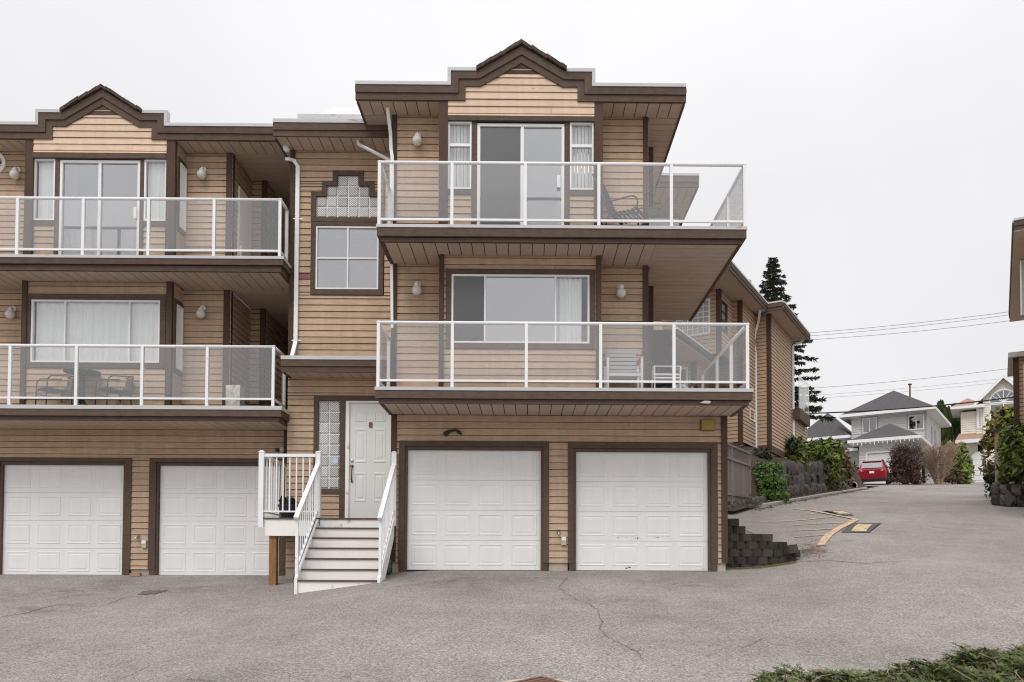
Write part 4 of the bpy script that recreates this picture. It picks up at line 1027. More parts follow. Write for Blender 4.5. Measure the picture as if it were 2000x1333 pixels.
# ---------------------------------------------------------------- entrance stairs
YL_, YB_ = 14.9, 13.58
sx_l, sx_r = -3.79, -2.47
lx = PX(515, YL_, 1030)
zt1 = PZ(1133.5, YB_, 660); rise = (zland - zt1) / 6; run = (YL_ - YB_) / 6
S_ = thing('entry_stairs', 'white wooden entry stairs with brown treads leading up to the white front door', 'stairs', ((sx_l + sx_r) / 2, YB_, gz(-3.1, 13.5)))
for k in range(6):
    y = YB_ + run * k; z = zt1 + rise * k; zb = (z - rise if k else gz(-3.1, y) - .12)
    box('riser', 'white_dirty', S_, sx_l + .002, sx_r, y, y + .025, zb - .0, z - .027)
    box('tread', 'deck_brown', S_, sx_l + .002, sx_r, y - .022, y + run + .0, z - .026, z)
box('riser', 'white_dirty', S_, sx_l + .002, sx_r, YL_, YL_ + .025, zland - rise, zland - .03)
for k in range(9): 
    a = lerp(YL_ - .02, MY - .03, k / 9); box('deck_board', 'deck_brown', S_, lx, xl_ + .02, a, a + .1, zland - .028, zland)
box('landing_fascia', 'white_dirty', S_, lx + .03, sx_l, YL_ + .0, YL_ + .04, PZ(1047, YL_, 550), zland - .03)
box('landing_fascia', 'white_dirty', S_, lx + .03, lx + .07, YL_ + .041, MY - .04, PZ(1047, YL_, 550), zland - .03)
for x in (sx_l - .045, sx_r + .001):
    zt = zland + .02
    MB().extr([(x, YL_ + .02, zt - .02), (x, YB_ - .05, zt1 + .035), (x, YB_ - .05, gz(x, YB_) - .1), (x, YB_ + .25, gz(x, YB_) - .1), (x, YL_ + .02, zt - .36)], (.045, 0, 0)).build('stringer', 'white_dirty', S_, fix=True)
MB().bar((sx_l - .06, YL_, zland + .01), (sx_l - .06, YB_ - .02, zt1 + .03), .028, .05).build('stringer_cap', 'deck_brown', S_, fix=True)
px_, pz_ = PX(534, YL_ + .1, 1090), PZ(1047, YL_, 534)
box('support_post', 'wood_post', S_, px_ - .065, px_ + .065, YL_ + .05, YL_ + .18, gz(px_, YL_) - .05, pz_ - .002)
def stair_rail(label, x, side):
    t = thing('stair_railing', label, 'railing', (x, YB_, zt1), 0, 'white stair railings')
    zt = PZ(884, YL_, 620); za, zb = PZ(908, YL_, 620), PZ(1013, YB_ - .02, 581)
    ya, yb = YL_ + .0, YB_ - .02
    box('post', 'rail_white', t, x - .045, x + .045, ya - .0, ya + .09, zland - .14, zt)
    c = MB(); c.hexa([(x - .055, ya - .01, zt), (x + .055, ya - .01, zt), (x + .055, ya + .10, zt), (x - .055, ya + .10, zt), (x - .02, ya + .025, zt + .03), (x + .02, ya + .025, zt + .03), (x + .02, ya + .065, zt + .03), (x - .02, ya + .065, zt + .03)]); c.build('post_cap', 'rail_white', t)
    box('post', 'rail_white', t, x - .024, x + .024, yb + .03, yb + .08, gz(x, yb) - .05, zb + .03)
    MB().bar((x, ya, za), (x, yb - .03, zb), .075, .045).build('handrail', 'rail_white', t, fix=True)
    dz = -.86
    MB().bar((x, ya - .01, za + dz + .02), (x, yb + .08, zb + dz + .08), .035, .035).build('bottom_rail', 'rail_white', t, fix=True)
    n = 10
    for k in range(n):
        f = (k + .5) / n; y = lerp(ya, yb + .06, f); z = lerp(za, zb, f)
        box('baluster', 'rail_white', t, x - .009, x + .009, y - .009, y + .009, z + dz + .03, z - .01)
    return t, zt
_, zpt = stair_rail('white sloping stair railing on the left of the entry steps', sx_l - .03, -1)
stair_rail('white sloping stair railing on the right of the entry steps beside the garage', sx_r + .03, 1)
t = thing('landing_railing', 'white baluster railing round the landing in front of the potted plant', 'railing', (lx, YL_, zland))
x0, x1 = PX(511, YL_, 950), sx_l - .03
box('post', 'rail_white', t, x0 - .045, x0 + .045, YL_ - .045, YL_ + .045, PZ(1030, YL_, 511), zpt)
MB().hexa([(x0 - .055, YL_ - .055, zpt), (x0 + .055, YL_ - .055, zpt), (x0 + .055, YL_ + .055, zpt), (x0 - .055, YL_ + .055, zpt), (x0 - .02, YL_ - .02, zpt + .03), (x0 + .02, YL_ - .02, zpt + .03), (x0 + .02, YL_ + .02, zpt + .03), (x0 - .02, YL_ + .02, zpt + .03)]).build('post_cap', 'rail_white', t)
zr1, zr0 = PZ(887, YL_, 560), PZ(893, YL_, 560); zq1, zq0 = PZ(998, YL_, 560), PZ(1001, YL_, 560)
box('top_rail', 'rail_white', t, x0 + .045, x1 - .045, YL_ - .03, YL_ + .03, zr0, zr1); box('bottom_rail', 'rail_white', t, x0 + .045, x1 - .045, YL_ - .02, YL_ + .02, zq0, zq1)
for q in (527, 540, 553, 566, 579, 592, 605): 
    x = PX(q, YL_, 940); box('baluster', 'rail_white', t, x - .011, x + .011, YL_ - .011, YL_ + .011, zq1, zr0)
ye = WL - .06
box('top_rail', 'rail_white', t, x0 - .03, x0 + .03, YL_ + .045, ye, zr0, zr1); box('bottom_rail', 'rail_white', t, x0 - .02, x0 + .02, YL_ + .045, ye, zq0, zq1)
for k in range(10):
    y = lerp(YL_ + .14, ye - .05, k / 9); box('baluster', 'rail_white', t, x0 - .011, x0 + .011, y - .011, y + .011, zq1, zr0)
box('wall_bracket', 'rail_white', t, x0 - .04, x0 + .16, ye, ye + .03, zr0 - .02, zr1)
# planter on the landing
xq, yq = PX(562, 15.5, 990), 15.5
t = thing('potted_plant', 'black plastic planter of small green leaves on the landing', 'potted plant', (xq, yq, zland))
MB().lathe((xq, yq, zland), [(.11, 0), (.15, .13), (.165, .24), (.185, .25), (.185, .28), (.16, .28), (.15, .24)], 18).build('pot', 'pot', t, smooth=False, fix=True)
def leaves(mb, c, r, n, s, asp=1.8, shell=.55, up=.3, rng=random):
    c = Vector(c)
    for _ in range(n):
        d = Vector((rng.gauss(0, 1), rng.gauss(0, 1), rng.gauss(0, 1))); d.normalize()
        q = shell + (1 - shell) * rng.random()
        p = c + Vector((d.x * r[0], d.y * r[1], d.z * r[2])) * q
        nn = (d + Vector((rng.gauss(0, .6), rng.gauss(0, .6), rng.gauss(up, .5)))).normalized()
        a = nn.cross(Vector((rng.gauss(0, 1), rng.gauss(0, 1), rng.gauss(0, 1)))).normalized(); b = nn.cross(a)
        k = s * (.6 + .8 * rng.random()); a *= k * asp / 2; b *= k / 2
        mb.add([p - a, p + b * .9 - a * .1, p + a, p - b * .9 - a * .1], [(0, 1, 2, 3)])
m = MB()
for k in range(7): leaves(m, (xq + random.uniform(-.12, .12), yq + random.uniform(-.1, .1), zland + .33 + random.uniform(0, .05)), (.09, .09, .08), 55, .045)
m.build('foliage', 'lf_dark', t)
# small things on the walls
def tap(px, py, Y, label):
    x, z = P(px, py, Y); m = MB(); m.lathe((x, Y - .02, z), [(.001, 0), (.03, 0), (.03, .02), (.014, .03), (.014, .09), (.001, .09)], 12, 'Y'); m.tube([(x, Y - .09, z), (x, Y - .12, z - .01), (x, Y - .13, z - .05)], .014, 8)
    m.lathe((x, Y - .06, z + .055), [(.001, 0), (.032, .002), (.032, .012), (.001, .014)], 12); tag(m.build('hose_tap', 'chrome', None, smooth=True, fix=True), label, 'tap', 'hose taps')
tap(1091, 1041, WR, 'chrome hose tap on the pier between the two right garage doors'); tap(271, 1050, WL, 'chrome hose tap on the pier between the two left garage doors')
for px, py, Y, lab in ((1101, 1057, WR, 'beige outdoor outlet box low on the pier between the right garage doors'), (283.5, 1063, WL, 'grey outdoor outlet box low on the pier between the left garage doors')):
    x, z = P(px, py, Y); t = thing('outlet_box', lab, 'outlet', (x, Y, z))
    box('box', 'plastic_grey', t, x - .045, x + .045, Y - .06, Y - .017, z - .075, z + .075); box('cover', 'white_dirty', t, x - .04, x + .04, Y - .072, Y - .061, z + .005, z + .07)
x, z = P(545, 881, WL - .1); t = thing('security_camera', 'small security camera on the wall above the landing railing', 'camera', (x, WL, z))
MB().lathe((x, WL - .16, z), [(.001, -.0), (.038, .0), (.042, .09), (.03, .12), (.001, .12)], 12, 'Y').build('body', 'metal_dark', t, smooth=True, fix=True); MB().lathe((x + .05, WL - .02, z + .03), [(.001, 0), (.045, 0), (.045, .05), (.03, .09), (.001, .1)], 12, 'Y').build('mount', 'white', t, smooth=True, fix=True)
x, y = PX(265, 16.3, 1125), 16.3; tag(box('brick', 'shingle_rust', None, x - .1, x + .1, y - .05, y + .05, gz(x, y), gz(x, y) + .065), 'single loose brick lying at the foot of the pier between the left garages', 'brick')
x, y = -2.53, 14.75; tag(MB().lathe((x, y, gz(x, y)), [(.07, 0), (.09, .1), (.085, .25), (.03, .33), (.03, .36), (.001, .36)], 14).build('watering_can', 'green_can', None, smooth=True, fix=True), 'dark green can standing between the stairs and the right garage', 'can')

# ---------------------------------------------------------------- balcony furniture
def tubes(mb, lists, r):
    for l in lists: mb.tube(l, r, 6)
def arc(p, q, c, n=6):
    p, q, c = Vector(p), Vector(q), Vector(c); return [p * (1 - t) ** 2 + c * 2 * t * (1 - t) + q * t * t for t in [k / n for k in range(n + 1)]]
dz = l_['z']['deckL']
def wicker(px, label, rz):
    t = thing('wicker_chair', label, 'chair', (PX(px, 15.735, 770), 15.735, dz), rz, 'wicker bistro chairs')   # faces local -y
    b = MB()
    for s_ in (-1, 1):
        x = .26 * s_
        b.tube([(x, -.26, 0), (x, -.25, .48)] + arc((x, -.25, .48), (x, -.10, .66), (x, -.25, .65))[1:] + [(x * 1.0, .18, .70), (x * .85, .27, .72)], .013, 7)
        b.tube([(x * .9, .27, 0), (x * .9, .24, .40), (x * .85, .30, .73)], .013, 7)
        b.tube([(x, -.26, .30), (x, .25, .30)], .010, 6)
    b.tube(arc((-.22, .30, .73), (.22, .30, .73), (0, .36, .76)), .013, 7); b.tube([(-.26, -.25, .36), (.26, -.25, .36)], .011, 6)
    WM[t.name] = WM[t.name] @ Matrix.Diagonal((.9, .9, .9, 1)); t.matrix_basis = WM[t.name]
    b.build('frame', 'metal_dark', t, smooth=True, local=True)
    m = MB(); n = 10
    def sheet(pts0, pts1, th):
        for (a, b_), (c, d) in zip(zip(pts0, pts0[1:]), zip(pts1, pts1[1:])):
            a, b_, c, d = map(Vector, (a, b_, c, d)); o = Vector((0, th * .6, th)); m.hexa([a, c, d, b_, a + o, c + o, d + o, b_ + o])
    sheet([(-.24, -.26 + .05 * k, .40 - .03 * math.sin(k / n * 3.14)) for k in range(n + 1)], [(.24, -.26 + .05 * k, .40 - .03 * math.sin(k / n * 3.14)) for k in range(n + 1)], .02)
    m.build('seat', 'wicker', t, local=True, fix=True)
    m = MB()
    for k in range(8):
        a0, a1 = lerp(-.23, .23, k / 8), lerp(-.23, .23, (k + 1) / 8); cy = lambda a: .05 * (1 - (a / .23) ** 2)
        m.hexa([(a0, .245 + cy(a0), .40), (a1, .245 + cy(a1), .40), (a1, .265 + cy(a1), .40), (a0, .265 + cy(a0), .40), (a0, .30 + cy(a0), .72), (a1, .30 + cy(a1), .72), (a1, .315 + cy(a1), .72), (a0, .315 + cy(a0), .72)])
    m.build('backrest', 'wicker', t, local=True, fix=True)
wicker(106, 'dark wicker chair left of the bistro table on the lower left balcony', rad(-38)); wicker(222, 'dark wicker chair right of the bistro table on the lower left balcony', rad(-38))
x, y = PX(160, 15.78, 760), 15.78
t = thing('bistro_table', 'dark round bistro table between two wicker chairs on the lower left balcony', 'table', (x, y, dz))
MB().lathe((x, y, dz + .70), [(.001, 0), (.31, 0), (.325, .012), (.325, .035), (.31, .042), (.001, .042)], 28).build('table_top', 'wicker', t, fix=True)
m = MB(); m.lathe((x, y, dz), [(.05, .12), (.05, .70)], 12)
for k in range(4):
    a = rad(45 + 90 * k); m.tube(arc((x, y, dz + .22), (x + .27 * math.cos(a), y + .27 * math.sin(a), dz + .015), (x + .08 * math.cos(a), y + .08 * math.sin(a), dz + .05)), .014, 6)
m.build('pedestal', 'metal_dark', t, smooth=True, fix=True)
x, y = PX(460, 16.25, 765), 16.25
t = thing('wrapped_box', 'box wrapped in crinkled clear plastic at the right end of the lower left balcony', 'box', (x, y, dz))
m = MB(); n = 7
for j in range(n + 1):
    for i in range(n + 1): m.v.append((x - .14 + .28 * i / n, y - .14 + random.uniform(-.018, .006), dz + .56 * j / n))
for j in range(n):
    for i in range(n): m.f.append((j * (n + 1) + i, j * (n + 1) + i + 1, (j + 1) * (n + 1) + i + 1, (j + 1) * (n + 1) + i))
m.build('wrapping', 'plastic_wrap', t); box('carton', 'chair_grey', t, x - .138, x + .138, y - .118, y + .14, dz, dz + .565)
# lower right balcony: slatted white chair, tube-frame chair, black bag, white plank
dz = z_['deckL']
x, y = PX(1217, 14.55, 730), 14.55
t = thing('slat_chair', 'grey slatted patio chair with white frame on the lower right balcony', 'chair', (x, y, dz), 0)
for s_ in (-1, 1):
    for yy in (-.26, .26): box('leg', 'white', t, .30 * s_ - .022, .30 * s_ + .022, yy - .02, yy + .02, 0, .64 if yy < 0 else .60, local=True)
    box('armrest', 'chair_grey', t, .30 * s_ - .03, .30 * s_ + .03, -.29, .29, .642, .662, local=True)
for k in range(6): box('seat_slat', 'chair_grey', t, -.275, .275, -.27 + .088 * k, -.20 + .088 * k, .36, .375, local=True)
box('apron', 'white', t, -.278, .278, -.275, -.245, .31, .355, local=True)
for k in range(7):
    zz0 = .40 + .078 * k; MB().hexa([(-.25, .20 + .02 * k, zz0), (.25, .20 + .02 * k, zz0), (.25, .22 + .02 * k, zz0), (-.25, .22 + .02 * k, zz0), (-.25, .215 + .02 * k, zz0 + .062), (.25, .215 + .02 * k, zz0 + .062), (.25, .235 + .02 * k, zz0 + .062), (-.25, .235 + .02 * k, zz0 + .062)]).build('back_slat', 'chair_grey', t, local=True)
for s_ in (-1, 1): MB().bar((.262 * s_, .22, .36), (.262 * s_, .36, .95), .025, .025).build('back_stile', 'chair_grey', t, local=True, fix=True)
x, y = PX(1300, 14.75, 735), 14.75
t = thing('tube_chair', 'white tube framed folding chair beside the slatted chair on the lower right balcony', 'chair', (x, y, dz), 0)
m = MB(); tubes(m, [[(-.23, -.2, 0), (-.23, -.2, .55), (.23, -.2, .55), (.23, -.2, 0)], [(-.23, .25, 0), (-.25, -.18, .55)], [(.23, .25, 0), (.25, -.18, .55)], [(-.23, -.2, .40), (.23, -.2, .40)], [(-.23, -.2, .34), (.23, -.2, .34)]], .016); m.build('frame', 'white', t, local=True, fix=True)
m = MB(); tubes(m, [[(-.25, -.18, .55), (-.40, .22, .92)], [(.25, -.18, .55), (.12, .24, .70)]], .014); m.build('back_frame', 'metal_dark', t, local=True, fix=True)
MB().hexa([(-.22, -.19, .41), (.22, -.19, .41), (.22, .2, .36), (-.22, .2, .36), (-.22, -.19, .425), (.22, -.19, .425), (.22, .2, .375), (-.22, .2, .375)]).build('seat', 'chair_grey', t, local=True)
m = MB(); bmx = [(.20 * math.sin(math.pi * k / 8) + .001, .13 - .13 * math.cos(math.pi * k / 8)) for k in range(9)]
m.lathe((x - .02, y + .02, dz), [(r * (1 + .1 * math.sin(9 * h)), h) for r, h in bmx], 14); tag(m.build('black_bag', 'black', None, smooth=True, fix=True), 'shiny black plastic bag lying under the white tube chair', 'bag')
tag(MB().bar((x + .25, y - .3, dz + .15), (x + .50, y - .3, dz + .02), .2, .03).build('white_plank', 'white', None, fix=True), 'short white plank leaning by the tube chair near the balcony corner', 'plank')
# top right balcony: lattice-back metal chair and a lidded box
dz = z_['deckU']
x, y = PX(1222, 14.4, 410), 14.4
t = thing('lattice_chair', 'dark metal garden chair with reclined lattice back on the top right balcony', 'chair', (x, y, dz), rad(62))   # faces local -y
m = MB()
for s_ in (-1, 1):
    X = .27 * s_
    m.tube([(X, -.34, 0), (X, -.32, .44)] + arc((X, -.32, .44), (X, -.16, .62), (X, -.36, .62))[1:] + [(X, .22, .60)], .014, 7)
    m.tube([(X, .34, 0), (X, .20, .40), (X, .52, 1.16)], .014, 7); m.tube(arc((X, -.30, .42), (X, -.30, .26), (X, -.12, .34)), .009, 6); m.tube([(X, -.33, .30), (X, .25, .34)], .011, 6)
m.tube([(-.27, .52, 1.16), (0, .58, 1.27), (.27, .52, 1.16)], .014, 7); m.tube([(-.27, -.32, .38), (.27, -.32, .38)], .012, 6); m.tube([(-.27, .2, .4), (.27, .2, .4)], .012, 6)
m.build('frame', 'metal_dark', t, smooth=True, local=True, fix=True)
m = MB()
for k in range(-3, 4):
    for s_ in (-1, 1):
        a0, a1 = .135 * k - .135 * s_, .135 * k + .135 * s_
        pts = [(u_, w_) for u_, w_ in ((lerp(.135 * k - .27 * s_, .135 * k + .27 * s_, f), f) for f in [j / 8 for j in range(9)]) if -.27 <= u_ <= .27]
        if len(pts) > 1: m.tube([(u_, .20 + .32 * w_, .42 + .74 * w_) for u_, w_ in pts], .014, 5)
m.build('lattice_back', 'metal_dark', t, local=True, fix=True)
for k in range(7): box('seat_slat', 'metal_dark', t, -.26, .26, -.31 + .075 * k, -.27 + .075 * k, .385, .40, local=True)
x0, x1 = PX(1268, 14.9, 420), PX(1326, 14.9, 420)
t = thing('storage_box', 'low grey deck box with a curved dark lid in the top balcony corner', 'deck box', ((x0 + x1) / 2, 15.2, dz))
zl0 = PZ(425, 14.9, 1300); box('body', 'chair_grey', t, x0, x1, 14.9, 15.6, dz, zl0)
MB().extr([(x0 - .03, 14.87, zl0 + .002), (x1 + .03, 14.87, zl0 + .002), (x1 + .03, 14.87, zl0 + .05), (lerp(x0, x1, .6), 14.87, zl0 + .12), (lerp(x0, x1, .3), 14.87, zl0 + .16), (x0 - .03, 14.87, zl0 + .17)], (0, .76, 0)).build('lid', 'metal_dark', t, fix=True)

# ---------------------------------------------------------------- road marks, kerb, walls
def G(px, py):
    d = RC @ Vector(((px - CX) / F, -(py - CY) / F, -1)); d.normalize(); t = 3.0; p = EYE + d * t
    while t < 200:
        p = EYE + d * t
        if p.z < gz(p.x, p.y): break
        t += .05
    return p
def ribbon(mb, pts, wdt, dz=.012, step=.35, taper=None):
    q = []
    for a, b in zip(pts, pts[1:]):
        a, b = Vector((a[0], a[1], 0)), Vector((b[0], b[1], 0)); n = max(1, int((b - a).length / step))
        q += [a.lerp(b, k / n) for k in range(n)]
    q.append(Vector((pts[-1][0], pts[-1][1], 0))); k0 = len(mb.v); n = len(q)
    for i, p in enumerate(q):
        d = (q[min(i + 1, n - 1)] - q[max(i - 1, 0)]).normalized(); s = Vector((d.y, -d.x, 0)) * wdt / 2 * (taper(i / (n - 1)) if taper else 1)
        for w_ in (p - s, p + s): mb.v.append((w_.x, w_.y, gz(w_.x, w_.y, False) + dz))
    for i in range(n - 1): mb.f.append((k0 + 2 * i, k0 + 2 * i + 1, k0 + 2 * i + 3, k0 + 2 * i + 2))
def gp(*l): return [tuple(G(a, b).xy) for a, b in l]
def quadsheet(name, pts, m, dz, n=8):
    mb = MB(); a, b, c, d = [Vector((*p, 0)) for p in pts]
    for j in range(n + 1):
        for i in range(n + 1):
            p = a.lerp(b, i / n).lerp(d.lerp(c, i / n), j / n); mb.v.append((p.x, p.y, gz(p.x, p.y, False) + dz + .03 * math.sin(math.pi * j / n)))
    for j in range(n):
        for i in range(n): mb.f.append((j * (n + 1) + i, j * (n + 1) + i + 1, (j + 1) * (n + 1) + i + 1, (j + 1) * (n + 1) + i))
    return mb.build(name, m, None, smooth=True)
mb = MB()
ribbon(mb, gp((1602, 1068), (1620, 1046), (1634, 1036), (1652, 1027), (1673, 1016)), .17, .022)
ribbon(mb, gp((1673, 1016), (1645, 1010.5), (1605, 1002.5), (1583, 998.5), (1550, 995.5)), .14, .022)
for l in (((1618, 1046), (1585, 1048.5), (1552, 1051)), ((1638, 1033), (1600, 1036), (1557, 1038)), ((1655, 1022), (1600, 1024.5), (1553, 1027)), ((1634, 1010), (1580, 1016), (1530, 1020), (1495, 1021)), ((1612, 1003.5), (1577, 1005.5))):
    ribbon(mb, gp(*l), .06, .022)
tag(mb.build('road_marking', 'yellow', None), 'worn yellow hatched no-parking marking on the road', kind='structure')
for k, (hs, ys, lab) in enumerate(((((1643, 1041), (1698, 1041.5), (1722, 1023), (1670, 1023)), ((1662, 1039.5), (1692, 1040), (1706, 1025.5), (1678, 1025)), 'near dark speed hump with a yellow patch on the road'), (((1640, 1008), (1668, 1008), (1640, 998.5), (1606, 999)), ((1642, 1006.5), (1663, 1006.5), (1636, 1000), (1612, 1000)), 'far flat speed hump with a yellow patch behind the hatched marking'))):
    tag(quadsheet('speed_hump', gp(*hs), 'patch', .014), lab, kind='structure'); tag(quadsheet('hump_marking', gp(*ys), 'yellow', .024), 'yellow paint on the ' + lab.split(' with')[0], kind='structure')
# cracks and stains with their own outline
mb = MB(); random.seed(5)
for l, wd in ((((1108, 1128), (1098, 1140), (1092, 1150), (1112, 1164), (1122, 1171), (1150, 1180), (1168, 1196), (1178, 1214), (1172, 1226), (1180, 1240), (1206, 1256), (1240, 1272), (1258, 1290)), .007), (((1480, 1243), (1512, 1241), (1545, 1250), (1600, 1262)), .007), (((1450, 1268), (1478, 1256), (1490, 1250)), .008),
              (((0, 1206), (48, 1199), (80, 1189), (110, 1184), (160, 1180)), .016), (((215, 1180), (245, 1168), (300, 1162), (330, 1150)), .012), (((230, 1330), (262, 1318), (282, 1307)), .012), (((360, 1329), (400, 1330), (420, 1333)), .012),
              (((1560, 1098), (1620, 1096), (1690, 1102), (1760, 1098)), .02), (((1650, 962), (1690, 961), (1735, 959.5)), .16), (((1765, 958), (1850, 954), (1920, 951)), .09)):
    pts = gp(*l); f = []
    for a, b in zip(pts, pts[1:]):
        n = 5
        for k in range(n): f.append((lerp(a[0], b[0], k / n) + random.uniform(-.02, .02), lerp(a[1], b[1], k / n) + random.uniform(-.02, .02)))
    f.append(pts[-1]); ribbon(mb, f, wd, .007, .1)
tag(mb.build('asphalt_cracks', 'tar', None), 'thin dark cracks in the asphalt', kind='stuff')
def blot(name, px, py, rx, ry, m, dz=.008, seed=1):
    c = G(px, py); rng = random.Random(seed); mb = MB(); n = 26; mb.v.append((c.x, c.y, gz(c.x, c.y) + dz))
    for k in range(n):
        a = 2 * math.pi * k / n; q = .55 + .75 * rng.random(); x, y = c.x + rx * q * math.cos(a), c.y + ry * q * math.sin(a); mb.v.append((x, y, gz(x, y, False) + dz))
    for k in range(n): mb.f.append((0, 1 + k, 1 + (k + 1) % n))
    return mb.build(name, m, None)
tag(blot('tar_stain', 300, 1158, .20, .30, 'tar', .007, 3), 'dark tar stain on the asphalt before the left garages', kind='stuff')
# kerb along the left of the road
mb = MB(); n = 60; prof2 = [(.03, -.05), (.02, .10), (-.02, .125), (-.11, .125), (-.14, .0)]
for k in range(n + 1):
    s = lerp(-1.2, 23, k / n); cv = -.9 * max(0, (.8 - s) / 2) ** 2
    for d, h in prof2:
        p = K0 + V * (d + cv) + U * s; q = K0 + V * (.1 + cv) + U * s; mb.v.append((p.x, p.y, gz(q.x, q.y, False) + h))
for k in range(n):
    for j in range(4): mb.f.append((5 * k + j, 5 * k + j + 1, 5 * k + j + 6, 5 * k + j + 5))
tag(mb.build('kerb', 'curb', None, smooth=False, fix=True), 'low worn concrete kerb on the left of the road', kind='structure')
# stepped retaining wall of split-face blocks
rw = thing('retaining_wall', 'dark stepped retaining wall of split concrete blocks at the garage corner', 'retaining wall', (4.4, 15.5, 0))
def blockmesh(name, L, H, Dp, seed):
    rng = random.Random(seed); b = MB(); j = lambda a: rng.uniform(-a, a)
    f = [(-L / 2, .035), (-L * .28, 0), (L * .28, 0), (L / 2, .035)]
    v0 = [(x + j(.004), y + j(.01), 0) for x, y in f] + [(L / 2, Dp, 0), (-L / 2, Dp, 0)]
    v1 = [(x + j(.004), y + .008 + j(.012), H) for x, y in f] + [(L / 2, Dp, H), (-L / 2, Dp, H)]
    b.add(v0 + v1, [(5, 4, 3, 2, 1, 0), (6, 7, 8, 9, 10, 11)] + [(i, (i + 1) % 6, 6 + (i + 1) % 6, 6 + i) for i in range(6)])
    return b.mesh(name, 'block')
CH = .146; BK = [blockmesh('block', .222, CH - .004, .26, k) for k in range(6)]
ends = [1580, 1566, 1570, 1549, 1513, 1476, 1451]
plen = [0]
for (a, ya), (b, yb) in zip(WALLPATH, WALLPATH[1:]): plen.append(plen[-1] + math.hypot(b - a, yb - ya))
def wp(s):
    for i in range(len(plen) - 1):
        if s <= plen[i + 1] or i == len(plen) - 2:
            f = (s - plen[i]) / (plen[i + 1] - plen[i]); (a, ya), (b, yb) = WALLPATH[i], WALLPATH[i + 1]
            return lerp(a, b, f), lerp(ya, yb, f), math.atan2(yb - ya, b - a)
for k, ex_ in enumerate(ends):
    s = .0 if k % 2 else .11; zb = .012 + k * CH - CH * .15
    while s < plen[-1]:
        x, y, a = wp(s); xe_ = PX(ex_, y, 1060)
        if x + .10 > xe_: break
        inst('block', random.choice(BK), rw, (x - .0, y + .012 * k + random.uniform(-.008, .008), zb), (1, 1, 1), (0, 0, a + random.uniform(-.03, .03)))
        s += .226
x, y = PX(1556, 15.62, 1068), 15.62
inst('block', BK[2], rw, (x, y, PZ(1080, y, 1556)), (1.25, 1.3, 1.15), (rad(-9), rad(-4), rad(38)))
m = MB()
for _ in range(900):
    a = random.random(); x, y, an = wp(a * plen[-1] * .55); p = Vector((x, y - random.uniform(.0, .22), 0)); m_s = random.uniform(.006, .014); zz = gz(p.x, p.y) + .006
    m.add([(p.x - m_s, p.y, zz), (p.x + m_s, p.y - m_s, zz), (p.x, p.y + m_s, zz + .02)], [(0, 1, 2)])
tag(m.build('moss', 'lf_moss', None), 'green brown moss along the foot of the block wall', kind='stuff')
# rough stones
def rockmesh(seed, name='stone', m='rock'):
    rng = random.Random(seed); bm = bmesh.new(); bmesh.ops.create_icosphere(bm, subdivisions=3, radius=.5)
    off = Vector((rng.random() * 50, rng.random() * 50, rng.random() * 50))
    for v in bm.verts:
        c = v.co; mx = max(abs(c.x), abs(c.y), abs(c.z)); q = c * (.5 / mx); c = c.lerp(q, .80)
        v.co = c * (1 + .26 * noise.noise(c * 2.2 + off) + .10 * noise.noise(c * 7 + off))
    me = bpy.data.meshes.new(name); bm.to_mesh(me); bm.free(); me.materials.append(MT[m]); me.shade_smooth(); return me
RK = [rockmesh(k) for k in range(7)]
random.seed(11)
t = thing('rock_wall', 'long dark rough stone wall below the shrubs left of the road', 'stone wall', (11, 32, 3))
for row in range(3):
    s = 2.6 + .3 * row
    while s < 20.5:
        L = random.uniform(.55, 1.0); hgt = 1.15 * ss(.3, 3.4, s) * (1 - .62 * ss(15, 21, s)) + .25; h = hgt / 3 * 1.12
        p = K0 + V * (-.72 - .07 * row + random.uniform(-.05, .05)) + U * (s + L / 2); q = K0 + V * .1 + U * (s + L / 2)
        inst('stone', random.choice(RK), t, (p.x, p.y, gz(q.x, q.y, False) + .02 + hgt / 3 * (row + .5)), (L * 1.12, .55, h * 1.2), (0, random.uniform(-.1, .1), rad(60) + random.uniform(-.12, .12))); s += L
t = thing('low_stone_edging', 'low dark stone edging under the fence and the bright green bush', 'stone edging', (7, 25, 2))
s = -2.9
while s < 2.7:
    L = random.uniform(.4, .7); p = K0 + V * -.62 + U * (s + L / 2); q = K0 + V * .1 + U * s
    inst('stone', random.choice(RK), t, (p.x, p.y, gz(q.x, q.y, False) + .13), (L * 1.1, .4, .42), (0, 0, rad(60) + random.uniform(-.1, .1))); s += L
# leaf litter along the kerb
m = MB()
for _ in range(1500):
    s = random.uniform(-2, 22); d = random.choice((random.gauss(-.32, .14), random.gauss(.12, .12))); p = K0 + V * d + U * s; sz = random.uniform(.02, .055); zz = gz(p.x, p.y) + (.02 if d > 0 else .03)
    a = random.random() * 6.3; dx, dy = math.cos(a) * sz, math.sin(a) * sz
    m.add([(p.x - dx, p.y - dy, zz), (p.x + dy * .6, p.y - dx * .6, zz + random.uniform(0, .03)), (p.x + dx, p.y + dy, zz + .01), (p.x - dy * .6, p.y + dx * .6, zz + random.uniform(0, .03))], [(0, 1, 2, 3)])
for _ in range(420):
    c = G(random.gauss(1588, 16), random.gauss(1076, 9)); sz = random.uniform(.01, .03); zz = gz(c.x, c.y) + .012
    m.add([(c.x - sz, c.y, zz), (c.x, c.y - sz, zz), (c.x + sz, c.y, zz + .012), (c.x, c.y + sz, zz)], [(0, 1, 2, 3)])
tag(m.build('leaf_litter', 'leaf_litter', None), 'brown leaf litter along the kerb', kind='stuff')
